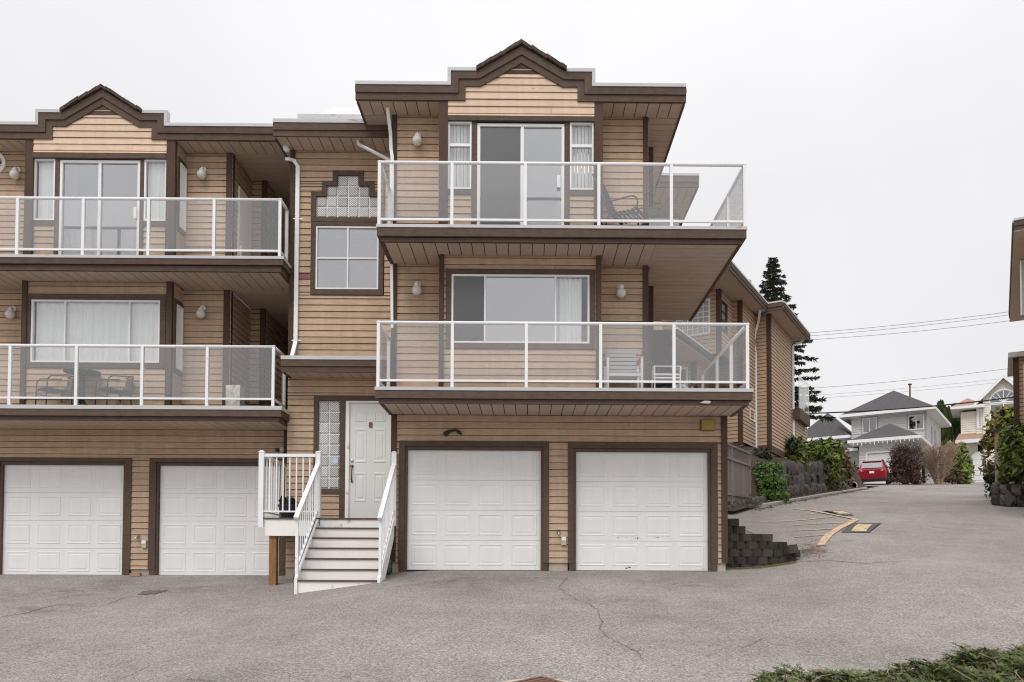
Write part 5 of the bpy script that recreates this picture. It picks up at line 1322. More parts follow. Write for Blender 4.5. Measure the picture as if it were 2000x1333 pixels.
# drain pipe mouth
c = K0 + V * -.36 + U * 20.6; zc = gz(c.x, c.y) + .14
pm = MB(); pm.lathe((c.x, c.y, zc), [(.17, 0), (.20, 0), (.20, -.9), (.17, -.9), (.17, 0)], 20, 'Y'); po = pm.build('drain_pipe', 'pvc', None, fix=True); tag(po, 'white rimmed drain pipe mouth lying beside the kerb', 'pipe')
MB().lathe((c.x, c.y + .3, zc), [(.001, 0), (.169, 0), (.169, -.02), (.001, -.02)], 16, 'Y').build('pipe_inside', 'black', po, fix=True)
# fence with lattice top
f0, f1 = Vector((PX(1427, 24.3, 930), 24.3, 0)), Vector((PX(1464, 27.3, 930), 27.3, 0)); fd = (f1 - f0).normalized(); fl = (f1 - f0).length; fn = Vector((fd.y, -fd.x, 0))
zb0, zb1 = PZ(981, 24.3, 1427), PZ(985, 27.3, 1464); zt0, zt1_ = PZ(868, 24.3, 1427), PZ(884, 27.3, 1464)
t = thing('garden_fence', 'weathered grey board fence with a lattice top behind the garage corner', 'fence', (f0.x, f0.y, zb0))
fz = lambda a, b, f: lerp(a, b, f)
for f, px in ((-1.3, 0), (0, 1), (1, 2)):
    p = f0 + fd * fl * f; a, b = fz(zb0, zb1, f), fz(zt0, zt1_, f); MB().bar((p.x, p.y, a - .2), (p.x, p.y, b + .02), .10, .10, side=fd).build('post', 'fence', t, fix=True)
    MB().bar((p.x, p.y, b + .02), (p.x, p.y, b + .05), .15, .15, side=fd).build('post_cap', 'fence', t, fix=True)
n = 46
for k in range(n):
    f = lerp(-1.28, .985, (k + .5) / n); p = f0 + fd * fl * f; w_ = fl * 2.26 / n * .93; a, b = fz(zb0, zb1, f) + .02, fz(zt0, zt1_, f) - .46
    MB().bar((p.x, p.y, a), (p.x, p.y, b), w_, .02, side=fd).build('fence_board', 'fence', t, fix=True)
for dzr in (-.45, -.05, -1.5):
    for a_, b_ in ((-1.3, -.02), (.02, .98)):
        p, q = f0 + fd * fl * a_ + fn * .03, f0 + fd * fl * b_ + fn * .03; MB().bar((p.x, p.y, fz(zt0, zt1_, a_) + dzr), (q.x, q.y, fz(zt0, zt1_, b_) + dzr), .05, .07).build('rail', 'fence', t, fix=True)
lm2 = MB()
for a_, b_ in ((-1.28, -.03), (.03, .97)):
    n = int((b_ - a_) * fl / .15)
    for k in range(-3, n):
        for s_ in (-1, 1):
            fa, fb = a_ + k * .15 / fl, a_ + (k + 2.3) * .15 / fl
            za_, zb_ = (-.42, -.08) if s_ > 0 else (-.08, -.42)
            g0_, g1_ = max(fa, a_), min(fb, b_)
            if g1_ - g0_ < .02 / fl: continue
            ua, ub = (g0_ - fa) / (fb - fa), (g1_ - fa) / (fb - fa); p, q = f0 + fd * fl * g0_ + fn * .012 * s_, f0 + fd * fl * g1_ + fn * .012 * s_
            lm2.bar((p.x, p.y, fz(zt0, zt1_, g0_) + lerp(za_, zb_, ua)), (q.x, q.y, fz(zt0, zt1_, g1_) + lerp(za_, zb_, ub)), .008, .03)
lo = lm2.build('lattice', 'fence', t, fix=True); lo['kind'] = 'stuff'
# ---------------------------------------------------------------- the next townhouse up the road (turned 30 degrees)
def pt(px, Y, py=700): return Vector((PX(px, Y, py), Y, 0))
Bt = thing('townhouse', 'tan townhouse up the road behind the corner house, slanted siding and white downspouts', 'house', (9.3, 33, 4))
C1 = pt(1504, 32); zbB = PZ(880, 32, 1504); zsB = PZ(613, 32, 1504); exB = .142
A1 = C1 - V * .55; A2 = A1 - U * 2.17; A3 = A2 - V * .33; A4 = A3 - U * 1.6; A5 = A4 - V * 2.2
C2 = C1 + U * 4.0
zup = PZ(690, A4.y, 1405)                      # foot of the projecting upper storey
def sm(a, b, z0, z1, out, holes=()): siding_merged(Bt, a, (b - a).normalized(), (b - a).length, z0, z1, exB, 'siding_far', out, holes)
sm(C1, C2, zbB + .22, zsB, V); sm(A1, C1, zbB + .22, zsB, -U); sm(A2, A1, zbB + .1, zsB, V)
sm(A2 - V * 2.2, A2, zbB + .1, zup, -U); sm(A3, A2, zup, zsB, -U)
wh = [(.10, .85, zup + .9, zsB - .35)]
sm(A4, A3, zup, zsB, V, wh); sm(A5, A4, zup, zsB, -U, [(.55, 1.85, zup + .75, zsB - .3)])
sm(C2 + V * .12 , C2 + V * .12 + U * 2.5, zbB + .2, PZ(812, 36, 1560), V) ; sm(C2, C2 + V * .12, zbB + .2, PZ(812, 36, 1560), -U)
def post(p, z0, z1, w_=.16, m='brown_post', name='corner_post'): MB().bar((p.x, p.y, z0), (p.x, p.y, z1), w_, w_, side=V).build(name, m, Bt, fix=True)
post(C1 + V * -.05 + U * .05, zbB, zsB); post(A2 + V * -.05 + U * .05, zbB, zsB); post(A4 + V * -.05 + U * .05, zup, zsB); post(C2 + V * -.02 - U * .02, zbB + .2, zsB, .06)
def slab(name, m, pts, z0, z1): MB().extr([(p.x, p.y, z0) for p in pts], (0, 0, z1 - z0)).build(name, m, Bt, fix=True)
slab('trim_board', 'brown', [A1 - U * .03 - V * .1, C1 - U * .03 + V * .03, C1 + V * .03 + U * 4, C1 + U * 4 - V * .2, C1 - V * .2 + U * .1, A1 - V * .1 + U * .1], zbB - .05, zbB + .22)
slab('foundation', 'concrete', [A1 + V * .05 + U * .05, C1 + U * .05 - V * .06, C2 - V * .06, C2 - V * .5, A1 + U * .5], zbB - 1.2, zbB - .05)
slab('foundation', 'concrete', [A2 - V * 2.2 + U * .1, A2 - V * .1 + U * .1, A1 - V * .1, A1 - V * 2.2], zbB - 2.2, zbB + .1)
E0 = C1 + V * .66 - U * .66; E1 = E0 - V * .6; E2 = E1 - U * 5.2; Ef = C2 + V * .66 + U * .5; E3 = E2 - V * 4
zeB = PZ(604, E0.y, 1530)
def erun(a, b, out, par=None, z=None, e=(0, 0)): edge_run(par or Bt, (a.x, a.y), (b.x, b.y), z if z is not None else zeB, (out.x, out.y), ends=e, hs=(.13, .15), fl=.06)
erun(E0, Ef, V, e=(1.7, 0)); erun(E1, E0, -U); erun(E2, E1, V, e=(1.7, 0)); erun(E3, E2, -U)
slab('soffit', 'soffit', [E0, Ef, Ef - V * 3, E1 - V * 2.4 + U * 2], zsB, zsB + .03); slab('soffit', 'soffit', [E1 - U * .01, E1 - V * 3, E2 - V * 3, E2], zsB + .001, zsB + .031)
slab('flat_roof', 'flash', [E0 - V * .1 + U * .1, Ef - V * .1, Ef - V * 9, E1 - V * 8 + U * .1], zsB + .06, zeB + .34)
slab('flat_roof', 'flash', [E1 - V * .1, E1 - V * 3, E3 + U * .1, E2 - V * .1 + U * .1], zsB + .06, zeB + .335)
core = [A5 + U * .3, A4 - V * .15 + U * .3, A3 - V * .2, A1 - V * .3 + U * .2, C1 - V * .2 + U * .2, C2 - V * .2, C2 - V * 7, A5 - V * 3]
slab('building_core', 'backing', core, zup + .02, zsB - .01)
slab('building_core', 'backing', [A2 - V * 2.2 + U * .3, A2 - V * .2 + U * .3, A1 - V * .2 + U * .2, C1 - V * .3 + U * .2, C2 - V * .3, C2 - V * 7], 2, zup)
slab('soffit', 'brown', [A5, A4, A3, A2 + U * .2, A5 + U * 3], zup - .03, zup)
# windows of that house
def wallwin(par, A, d, out, a, b, z0, z1, nx_=1, nz=1, pane='pane', fr=.06, m='white', name='window', muntin=.03):
    f = MB(); d = Vector(d); out = Vector(out)
    def bar3(u0, u1, w0, w1, o0, o1): 
        P0, P1 = A + d * u0, A + d * u1; f.hexa([Vector((*(q + out * o).xy, z)) for z in (w0, w1) for q, o in ((P0, o1), (P1, o1), (P1, o0), (P0, o0))])
    bar3(a, b, z0, z0 + fr, -.05, .04); bar3(a, b, z1 - fr, z1, -.05, .04); bar3(a, a + fr, z0 + fr, z1 - fr, -.05, .04); bar3(b - fr, b, z0 + fr, z1 - fr, -.05, .04)
    for i in range(1, nx_): u_ = lerp(a + fr, b - fr, i / nx_); bar3(u_ - muntin / 2, u_ + muntin / 2, z0 + fr, z1 - fr, -.04, .035)
    for j in range(1, nz): w_ = lerp(z0 + fr, z1 - fr, j / nz); bar3(a + fr, b - fr, w_ - muntin / 2, w_ + muntin / 2, -.04, .03)
    o = f.build(name, m, par, fix=True)
    P0, P1 = A + d * (a + fr), A + d * (b - fr)
    MB().hexa([Vector((*(q + out * k).xy, z)) for z in (z0 + fr, z1 - fr) for q, k in ((P0, .012), (P1, .012), (P1, .0), (P0, .0))]).build('pane', pane, o, fix=True)
    return o
dU = U; wallwin(Bt, A4, U, V, .10, .85, zup + .9, zsB - .35, 1, 3, 'pane_clear', m='brown'); slab_c = A4 + U * .15
MB().hexa([Vector((*(A4 + U * u_ - V * k).xy, z)) for z in (zup + .95, zsB - .4) for u_, k in ((.15, .03), (.8, .03), (.8, .05), (.15, .05))]).build('window_lining', 'curtain', Bt, fix=True)
wallwin(Bt, A5, V, -U, .55, 1.85, zup + .75, zsB - .3, 6, 6, 'glassblock', m='white', muntin=.03, name='glass_block_window')
q = A2 + U * .9; wallwin(Bt, q, U, V, .2, .95, PZ(818, q.y, 1455), PZ(795, q.y, 1455), 1, 1, 'pane', m='white', fr=.05)
# porch block under the upper storey
Q = pt(1357, 29.2); zq1 = PZ(672, 29, 1360)
sm(Q, Q + U * 2.2, zbB - 1.2, zq1, V); sm(Q - V * 3, Q, zbB - 1.2, zq1, -U, [(1.6, 2.75, zbB - 1.2, zq1 - .75)])
wallwin(Bt, Q - V * 3, V, -U, 1.6, 2.75, zbB - 1.2, zq1 - .75, 2, 1, 'pane', fr=.07, name='porch_door'); post(Q + U * .04 - V * .05, zbB - 1.2, zq1)
H0 = pt(1322, 26.2); zh = PZ(660, 26.2, 1322); erun(H0, H0 + U * 4.2, V, z=zh); slab('porch_roof', 'shingle', [H0, H0 + U * 4.2, H0 + U * 4.2 - V * 3, H0 - V * 3], zh + .02, zh + .26)
slab('porch_soffit', 'soffit', [H0, H0 + U * 4.2, H0 + U * 4.2 - V * 3, H0 - V * 3], zh - .01, zh + .015)
# roof pipe and the small glass balcony at the far end
p = pt(1458, 31, 540); MB().lathe((p.x, p.y, zeB + .3), [(.10, 0), (.10, .62), (.19, .64), (.19, .74), (.08, .78)], 12).build('vent_pipe', 'plastic_grey', Bt, fix=True)
p = C2 + V * .06; slab('balcony_edge', 'brown', [p + V * .30 - U * .2, p + V * .30 + U * 2, p + U * 2, p - U * .2], PZ(826, 36, 1560), PZ(806, 36, 1560))
slab('balcony_glass', 'rail_glass', [p + V * .27 - U * .15, p + V * .27 + U * 2, p + V * .24 + U * 2, p + V * .24 - U * .15], PZ(803, 36, 1560), PZ(742, 36, 1560))
def dsp(label, pts, r=(.09, .07)): return downspout(label, [tuple(q) for q in pts], r=r)
a = A1 + V * .02 - U * .15
dsp('white downspout in the inner corner of the townhouse up the road', [(E1.x - .25, E1.y + .1, zsB), (a.x + .1, a.y, zsB - .35), (a.x, a.y, zsB - .7), (a.x - .08, a.y, zsB - 1.1), (a.x, a.y, zsB - 1.5), (a.x, a.y, zbB + .0)])
b = C2 + V * .06 - U * .1
dsp('white downspout at the far corner of the townhouse up the road', [(b.x + .55, b.y + .2, zsB - .02), (b.x + .3, b.y + .1, zsB - .22), (b.x, b.y, zsB - .35), (b.x, b.y, zbB - .1)])

# ---------------------------------------------------------------- townhouse across the road, cut by the right photo edge
Ct = thing('townhouse', 'tan townhouse across the road at the right photo edge, only its eave and bay showing', 'house', (15.5, 25, 2.5))
K = pt(1980, 22, 445); zc0 = PZ(452, 22, 1980); K1 = K + U * 9.4
erun(K, K1, -V, Ct, zc0, (1.7, 0)); erun(K, K + V * 6, -U, Ct, zc0)
def slab2(par, name, m, pts, z0, z1): MB().extr([(p.x, p.y, z0) for p in pts], (0, 0, z1 - z0)).build(name, m, par, fix=True)
slab2(Ct, 'soffit', 'soffit', [K, K1, K1 + V * 6, K + V * 6], zc0 - .01, zc0 + .015); slab2(Ct, 'flat_roof', 'flash', [K + V * .1 + U * .1, K1 + V * .1, K1 + V * 8, K + V * 8 + U * .1], zc0 + .02, zc0 + .33)
Wc = K + V * .62 + U * .6; zg = 2.0
siding_merged(Ct, Wc, U, 8.5, zg, zc0, .142, 'siding_far', -V); siding_merged(Ct, Wc, V, 6, zg, zc0, .142, 'siding_far', -U)
MB().bar((Wc.x, Wc.y, zg), (Wc.x, Wc.y, zc0 - .02), .18, .18, side=V).build('corner_post', 'brown_post', Ct, fix=True)
slab2(Ct, 'building_core', 'backing', [Wc + V * .2 + U * .2, Wc + U * 8.4 + V * .2, Wc + U * 8.4 + V * 6, Wc + V * 6], zg, zc0)
Bc = pt(1984.5, 27.5, 760); zb0, zb1 = PZ(836, 27.5, 1990), PZ(700, 27.5, 1990)
siding_merged(Ct, Bc, U, 2.6, zb0, zb1, .142, 'siding_far', -V); siding_merged(Ct, Bc, V, 1.4, zb0, zb1, .142, 'siding_far', -U)
MB().bar((Bc.x, Bc.y, zb0 - .1), (Bc.x, Bc.y, zb1 + .02), .16, .16, side=V).build('corner_post', 'brown_post', Ct, fix=True)
slab2(Ct, 'bay_roof', 'flash', [Bc - V * .22 - U * .25, Bc - V * .22 + U * 3, Bc + V * 1.6 + U * 3, Bc + V * 1.6 - U * .25], zb1, zb1 + .16)
wallwin(Ct, Bc, V, -U, .22, 1.2, zb0 + .5, zb1 - .25, 2, 1, 'pane', fr=.08)
q = Wc - V * .06 + U * .5; q2 = pt(1996, 24, 500)
dsp('white downspout on the townhouse at the right photo edge', [(q2.x, q2.y, zc0 - .05), (q2.x, q2.y, PZ(615, 24, 1996))])
dsp('short curved white downspout under the far end of the right edge eave', [((K1 + V * .25).x, (K1 + V * .25 - U * .4).y, zc0), ((K1 + V * .5).x, (K1 + V * .5 - U * .6).y, zc0 - .35), ((K1 + V * .62).x, (K1 + V * .62 - U * .7).y, zc0 - .45)])

# ---------------------------------------------------------------- grey house behind the car
def hip(mb, x0, x1, y0, y1, z0, h, ridge=None):
    w_, d_ = x1 - x0, y1 - y0; r = min(w_, d_) / 2
    if w_ >= d_: a, b = (x0 + r, (y0 + y1) / 2), (x1 - r, (y0 + y1) / 2)
    else: a, b = ((x0 + x1) / 2, y0 + r), ((x0 + x1) / 2, y1 - r)
    v = [(x0, y0, z0), (x1, y0, z0), (x1, y1, z0), (x0, y1, z0), (*a, z0 + h), (*b, z0 + h)]
    f = [(0, 1, 5, 4), (1, 2, 5), (2, 3, 4, 5), (3, 0, 4), (3, 2, 1, 0)] if w_ >= d_ else [(0, 1, 4), (1, 2, 5, 4), (2, 3, 5), (3, 0, 4, 5), (3, 2, 1, 0)]
    mb.add(v, f); return mb
class House:
    def __init__(s, label, o, ang, z0, wall, roofm):
        s.t = thing('house', label, 'house', (o[0], o[1], z0), -rad(ang)); s.wall = wall; s.roofm = roofm
    def lap(s, x0, x1, y, z0, z1, holes=(), ex=.2):      # front-facing lap siding, local space
        b = MB(); z = z0
        while z < z1 - .02:
            t_ = min(z + ex, z1)
            for p, q, u, v in rect_cells(x0, x1, z, t_ - .012, holes): b.hexa([(p, y - .03, u), (q, y - .03, u), (q, y + .1, u), (p, y + .1, u), (p, y, v), (q, y, v), (q, y + .1, v), (p, y + .1, v)])
            z = t_
        for p, q, u, v in rect_cells(x0, x1, z0, z1, holes): b.box(p, q, y + .004, y + .12, u, v)
        o = b.build('wall', s.wall, s.t, local=True, fix=True); return o
    def lapside(s, x, y0, y1, z0, z1, sg=1, ex=.2):
        b = MB(); z = z0
        while z < z1 - .02:
            t_ = min(z + ex, z1); u, v = z, t_ - .012
            b.hexa([(x + .03 * sg, y0, u), (x + .03 * sg, y1, u), (x - .1 * sg, y1, u), (x - .1 * sg, y0, u), (x, y0, v), (x, y1, v), (x - .1 * sg, y1, v), (x - .1 * sg, y0, v)]); z = t_
        b.box(min(x - .12 * sg, x - .004 * sg), max(x - .12 * sg, x - .004 * sg), y0, y1, z0, z1); b.build('wall', s.wall, s.t, local=True, fix=True)
    def bx(s, name, m, *a): return box(name, m, s.t, *a, local=True)
    def roof(s, x0, x1, y0, y1, z, h, name='roof'):
        ro = hip(MB(), x0, x1, y0, y1, z + .22, h).build(name, s.roofm, s.t, local=True, fix=True)
        g_ = MB(); g_.box(x0 - .03, x1 + .03, y0 - .06, y0, z, z + .24); g_.box(x1, x1 + .06, y0, y1, z, z + .24); g_.box(x0 - .06, x0, y0, y1, z, z + .24); g_.box(x0, x1, y1, y1 + .06, z, z + .24); g_.build('gutter', 'white', s.t, local=True)
        s.bx('soffit', 'white', x0, x1, y0, y1, z + .0, z + .03); return ro
    def win(s, x0, x1, z0, z1, y, nx_=2, curtain_=False, tr='chair_grey'):
        f = MB(); fr = .08
        for a in ((x0, x1, z0, z0 + fr), (x0, x1, z1 - fr, z1), (x0, x0 + fr, z0 + fr, z1 - fr), (x1 - fr, x1, z0 + fr, z1 - fr)): f.box(a[0], a[1], y - .05, y + .06, a[2], a[3])
        for i in range(1, nx_): u_ = lerp(x0, x1, i / nx_); f.box(u_ - .035, u_ + .035, y - .045, y + .06, z0 + fr, z1 - fr)
        o = f.build('window', 'white', s.t, local=True)
        MB().box(x0 + fr, x1 - fr, y + .0, y + .02, z0 + fr, z1 - fr).build('pane', 'pane_dark', o, local=True)
        e_ = MB()
        for a in ((x0 - .1, x1 + .1, z0 - .1, z0 - .003), (x0 - .1, x1 + .1, z1 + .003, z1 + .1), (x0 - .1, x0 - .003, z0, z1), (x1 + .003, x1 + .1, z0, z1)): e_.box(a[0], a[1], y - .035, y + .05, a[2], a[3])
        e_.build('window_trim', tr, s.t, local=True)
        if curtain_: s.bx('blind', 'curtain', x0 + fr, (x0 + x1) / 2, y + .05, y + .06, z0 + fr, z1 - fr)
        return o
H0_ = P(1809, 850, 66); zg1 = prof(66) - .35
h1 = House('pale grey two-storey house with dark hip roofs behind the red car', (H0_[0], 66), 34, zg1, 'vinyl', 'shingle_grey')
s1 = 26.1; X1 = lambda px: (px - 1809) / s1
zr = lambda py, Y: PZ(py, Y, 1740) - zg1
ze = zr(808, 67) ; xl1 = X1(1658)
h1.lap(xl1, 0, 0, 2.0, ze, [(X1(1681), X1(1711), zr(845, 68), zr(815, 68)), (X1(1774), X1(1806) - .02, zr(838, 66), zr(809, 66))])
h1.lapside(0, 0, 8.5, 0, ze); h1.bx('corner_trim', 'chair_grey', -.08, .045, -.045, .08, 2.5, ze - .02)
h1.roof(xl1 - .8, .75, -.8, 9.2, ze, 2.35)
h1.win(X1(1681), X1(1711), zr(845, 68), zr(815, 68), 0, 2, True); h1.win(X1(1774), X1(1806) - .02, zr(838, 66), zr(809, 66), 0, 2)
for yy in (2.6, 4.6): h1.bx('side_window', 'chair_grey', .01, .05, yy, yy + .7, ze - 2.2, ze - .9)
h1.bx('vent_pipe', 'rust', X1(1761) - .06, X1(1761) + .06, 4.2, 4.32, ze + 1.6, ze + 3.2); h1.bx('vent_cap', 'rust', X1(1761) - .14, X1(1761) + .14, 4.1, 4.42, ze + 3.2, ze + 3.28)
# garage wing in front
yg = -3.0; gx0, gx1 = X1(1694.5) - .15, X1(1800); zge = zr(862, 64.5)
gd0, gd1 = X1(1707), X1(1786); gdz = zr(881, 64)
h1.lap(gx0, gx1, yg, -.2, zge, [(gd0, gd1, -.3, gdz)]); h1.lapside(gx1, yg, 0, -.2, zge); h1.lapside(gx0, yg, -.02, -.2, zge, -1)
h1.roof(X1(1672), X1(1814) - .1, yg - .75, 2.2, zge, 1.55, 'garage_roof')
g_ = MB(); g_.box(gd0 + .003, gd1 - .003, yg + .06, yg + .1, -.3, gdz - .003); gdo = g_.build('garage_door', 'garage', h1.t, local=True)
for k in range(1, 4): MB().box(gd0 + .02, gd1 - .02, yg + .05, yg + .059, gdz * k / 4, gdz * k / 4 + .03).build('groove', 'plastic_grey', gdo, local=True)
f = MB(); f.box(gd0 - .14, gd0, yg - .05, yg + .05, -.2, gdz + .14); f.box(gd1, gd1 + .14, yg - .05, yg + .05, -.2, gdz + .14); f.box(gd0, gd1, yg - .05, yg + .05, gdz, gdz + .14); f.build('garage_trim', 'white', h1.t, local=True)
# lower left wing, entry
xlw2 = X1(1560) ; zle = zr(858, 69.5)
h1.lap(xlw2, X1(1662), .2, .5, zle, [(X1(1584), X1(1622), zr(880, 69.5), zr(861, 69.5))]); h1.win(X1(1584), X1(1622), zr(880, 69.5), zr(861, 69.5), .2, 2, True); h1.lapside(X1(1662), .2, 3, 0, zle)
h1.roof(xlw2 - 1, X1(1656), -.5, 7, zle, 2.5, 'wing_roof')
h1.lap(X1(1660), gx0 + .1, .9, -.2, zge, [(X1(1667), X1(1683), -.2, 2.2)])
h1.bx('front_door', 'door', X1(1667), X1(1683), .95, 1.0, -.2, 2.2); h1.bx('door_glass', 'car_glass', X1(1670.5), X1(1679), .93, .949, .4, 1.9); h1.bx('side_panel', 'shed', X1(1684), gx0 - .05, .86, .899, -.1, 2.3)
MB().hexa([(X1(1630), -1.6, zge - .32), (X1(1690), -1.6, zge - .32), (X1(1690), 1.2, zge + 1.1), (X1(1652), 1.2, zge + 1.1), (X1(1630), -1.6, zge - .14), (X1(1690), -1.6, zge - .14), (X1(1690), 1.2, zge + 1.25), (X1(1652), 1.2, zge + 1.25)]).build('entry_roof', 'shingle_grey', h1.t, local=True, fix=True)
h1.bx('gutter', 'white', X1(1630) - .03, X1(1680), -1.68, -1.61, zge - .34, zge - .12)
MB().hexa([(X1(1671), -.45, zge + .44), (X1(1688), -.45, zge + .44), (X1(1690), .55, zge + .92), (X1(1674), .55, zge + .92), (X1(1671), -.45, zge + .56), (X1(1688), -.45, zge + .56), (X1(1690), .55, zge + 1.04), (X1(1674), .55, zge + 1.04)]).build('skylight', 'curtain', h1.t, local=True, fix=True)
h1.bx('chimney', 'vinyl', X1(1563), X1(1580), 5, 6.2, zle + .2, zle + 1.9); h1.bx('chimney_pipe', 'plastic_grey', X1(1569), X1(1574), 5.3, 5.6, zle + 1.9, zle + 2.5)
h1.bx('building_core', 'backing', xlw2 + .3, -.3, 1.2, 8, -.2, zle - .1)
for k in range(16):
    x = lerp(gx0 - .3, gx1 + .3, k / 15); h1.bx('icicle_light', 'white', x - .03, x + .03, yg - .8, yg - .77, zge - .14 - .06 * (k % 3), zge - .01)

# ---------------------------------------------------------------- cream house
zg2 = prof(75) - .1; o2 = P(1920, 850, 74)
h2 = House('cream house with an arched window in its gable and rust coloured roof at the right', (o2[0], 74), 30, zg2, 'vinyl_cream', 'shingle_rust')
s2 = 24.7; X2 = lambda px: (px - 1920) / s2; z2 = lambda py: PZ(py, 74, 1930) - zg2
zgab = z2(740); zeg = z2(776); xg0, xg1 = 0, X2(2004); xc = X2(1961)
h2.lap(xg0, xg1, 0, 0, zeg, [(X2(1894) , X2(1931), 0, z2(884)), (xc - 1.12, xc + 1.12, z2(832), zeg)])
# gable wall above the eave with its arch-topped opening closed by the window
def gab(x): return zgab - abs(x - xc) * (zgab - zeg) / (xc - xg0)
MB().prism([(xg0, zeg), (xg1, zeg), (xc, zgab - .1)], .03, .15).build('gable_wall', 'vinyl_cream', h2.t, local=True, fix=True)
za = z2(790); R = 1.15
ar = [(xc + R * math.cos(a), za + R * math.sin(a)) for a in [math.pi * k / 18 for k in range(19)]]
MB().prism(ar, -.02, .02).build('arched_pane', 'pane_dark', h2.t, local=True, fix=True)
m = MB(); pts = [(x, -.03, z) for x, z in ar]; m.tube(pts, .10, 6); m.tube([(xc - R - .08, -.03, za), (xc + R + .08, -.03, za)], .07, 6)
for a in (60, 90, 120) : m.tube([(xc, -.03, za), (xc + R * math.cos(rad(a)), -.03, za + R * math.sin(rad(a)))], .045, 5)
for a in (38, 142): m.tube([(xc, -.03, za), (xc + R * math.cos(rad(a)), -.03, za + R * math.sin(rad(a)))], .04, 5)
m.build('arched_frame', 'white', h2.t, local=True, fix=True)
h2.win(xc - 1.1, xc + 1.1, z2(832), za - .08, .0, 2, False, 'white')
for sg in (-1, 1):
    a0 = (xc, zgab); b0 = (xc + sg * (xc - X2(1902)), gab(xc + sg * (xc - X2(1902))))
    MB().hexa([(a0[0], -.55, a0[1] - .22), (b0[0], -.55, b0[1] - .22), (b0[0], -.45, b0[1] - .22), (a0[0], -.45, a0[1] - .22), (a0[0], -.55, a0[1] + .06), (b0[0], -.55, b0[1] + .06), (b0[0], -.45, b0[1] + .06), (a0[0], -.45, a0[1] + .06)]).build('barge_board', 'white', h2.t, local=True, fix=True)
    MB().hexa([(a0[0], -.5, a0[1] - .1), (b0[0], -.5, b0[1] - .1), (b0[0], 9, b0[1] - .1), (a0[0], 9, a0[1] - .1), (a0[0], -.5, a0[1] + .08), (b0[0], -.5, b0[1] + .08), (b0[0], 9, b0[1] + .08), (a0[0], 9, a0[1] + .08)]).build('roof', 'shingle_rust', h2.t, local=True, fix=True)
# left, set-back part with its own roofs
h2.lap(X2(1876), X2(1909), .35, 0, z2(801), [(X2(1911), X2(1917), 0, 1)]); h2.lapside(X2(1876), .35, 8, 0, z2(801), -1)
h2.lap(X2(1907), 0.06, .18, 3.5, z2(797)); h2.win(X2(1911), X2(1917.5), z2(834), z2(800), .16, 1, False, 'white')
h2.roof(X2(1857), .1, -.5, 4.5, z2(797), .95, 'side_roof')
MB().hexa([(X2(1866), -.8, z2(861)), (X2(1926), -.8, z2(861)), (X2(1922), .4, z2(846)), (X2(1872), .4, z2(846)), (X2(1866), -.8, z2(858)), (X2(1926), -.8, z2(858)), (X2(1922), .4, z2(843)), (X2(1872), .4, z2(843))]).build('pent_roof', 'shingle_rust', h2.t, local=True, fix=True)
h2.bx('gutter', 'white', X2(1865), X2(1927), -.88, -.8, z2(866), z2(859)); h2.bx('soffit', 'white', X2(1866), X2(1926), -.8, .35, z2(864), z2(863))
gz_ = z2(882); ga, gb_ = X2(1894), X2(1931)
MB().prism([(ga, 0), (gb_, 0), (gb_, gz_ - .45), (gb_ - .45, gz_), (ga + .45, gz_), (ga, gz_ - .45)], -.05, .05).build('garage_door', 'garage', h2.t, local=True, fix=True)
for k in range(1, 6): h2.bx('door_groove', 'plastic_grey', ga + .04, gb_ - .04, -.065, -.051, gz_ * k / 6 - .3, gz_ * k / 6 - .27)
h2.bx('lantern', 'metal_dark', X2(1885), X2(1887.5), .1, .3, z2(890), z2(883))
h2.bx('building_core', 'backing', .2, xg1, .3, 8, 0, zeg); h2.bx('building_core', 'backing', X2(1880), .2, .6, 8, 0, z2(803))

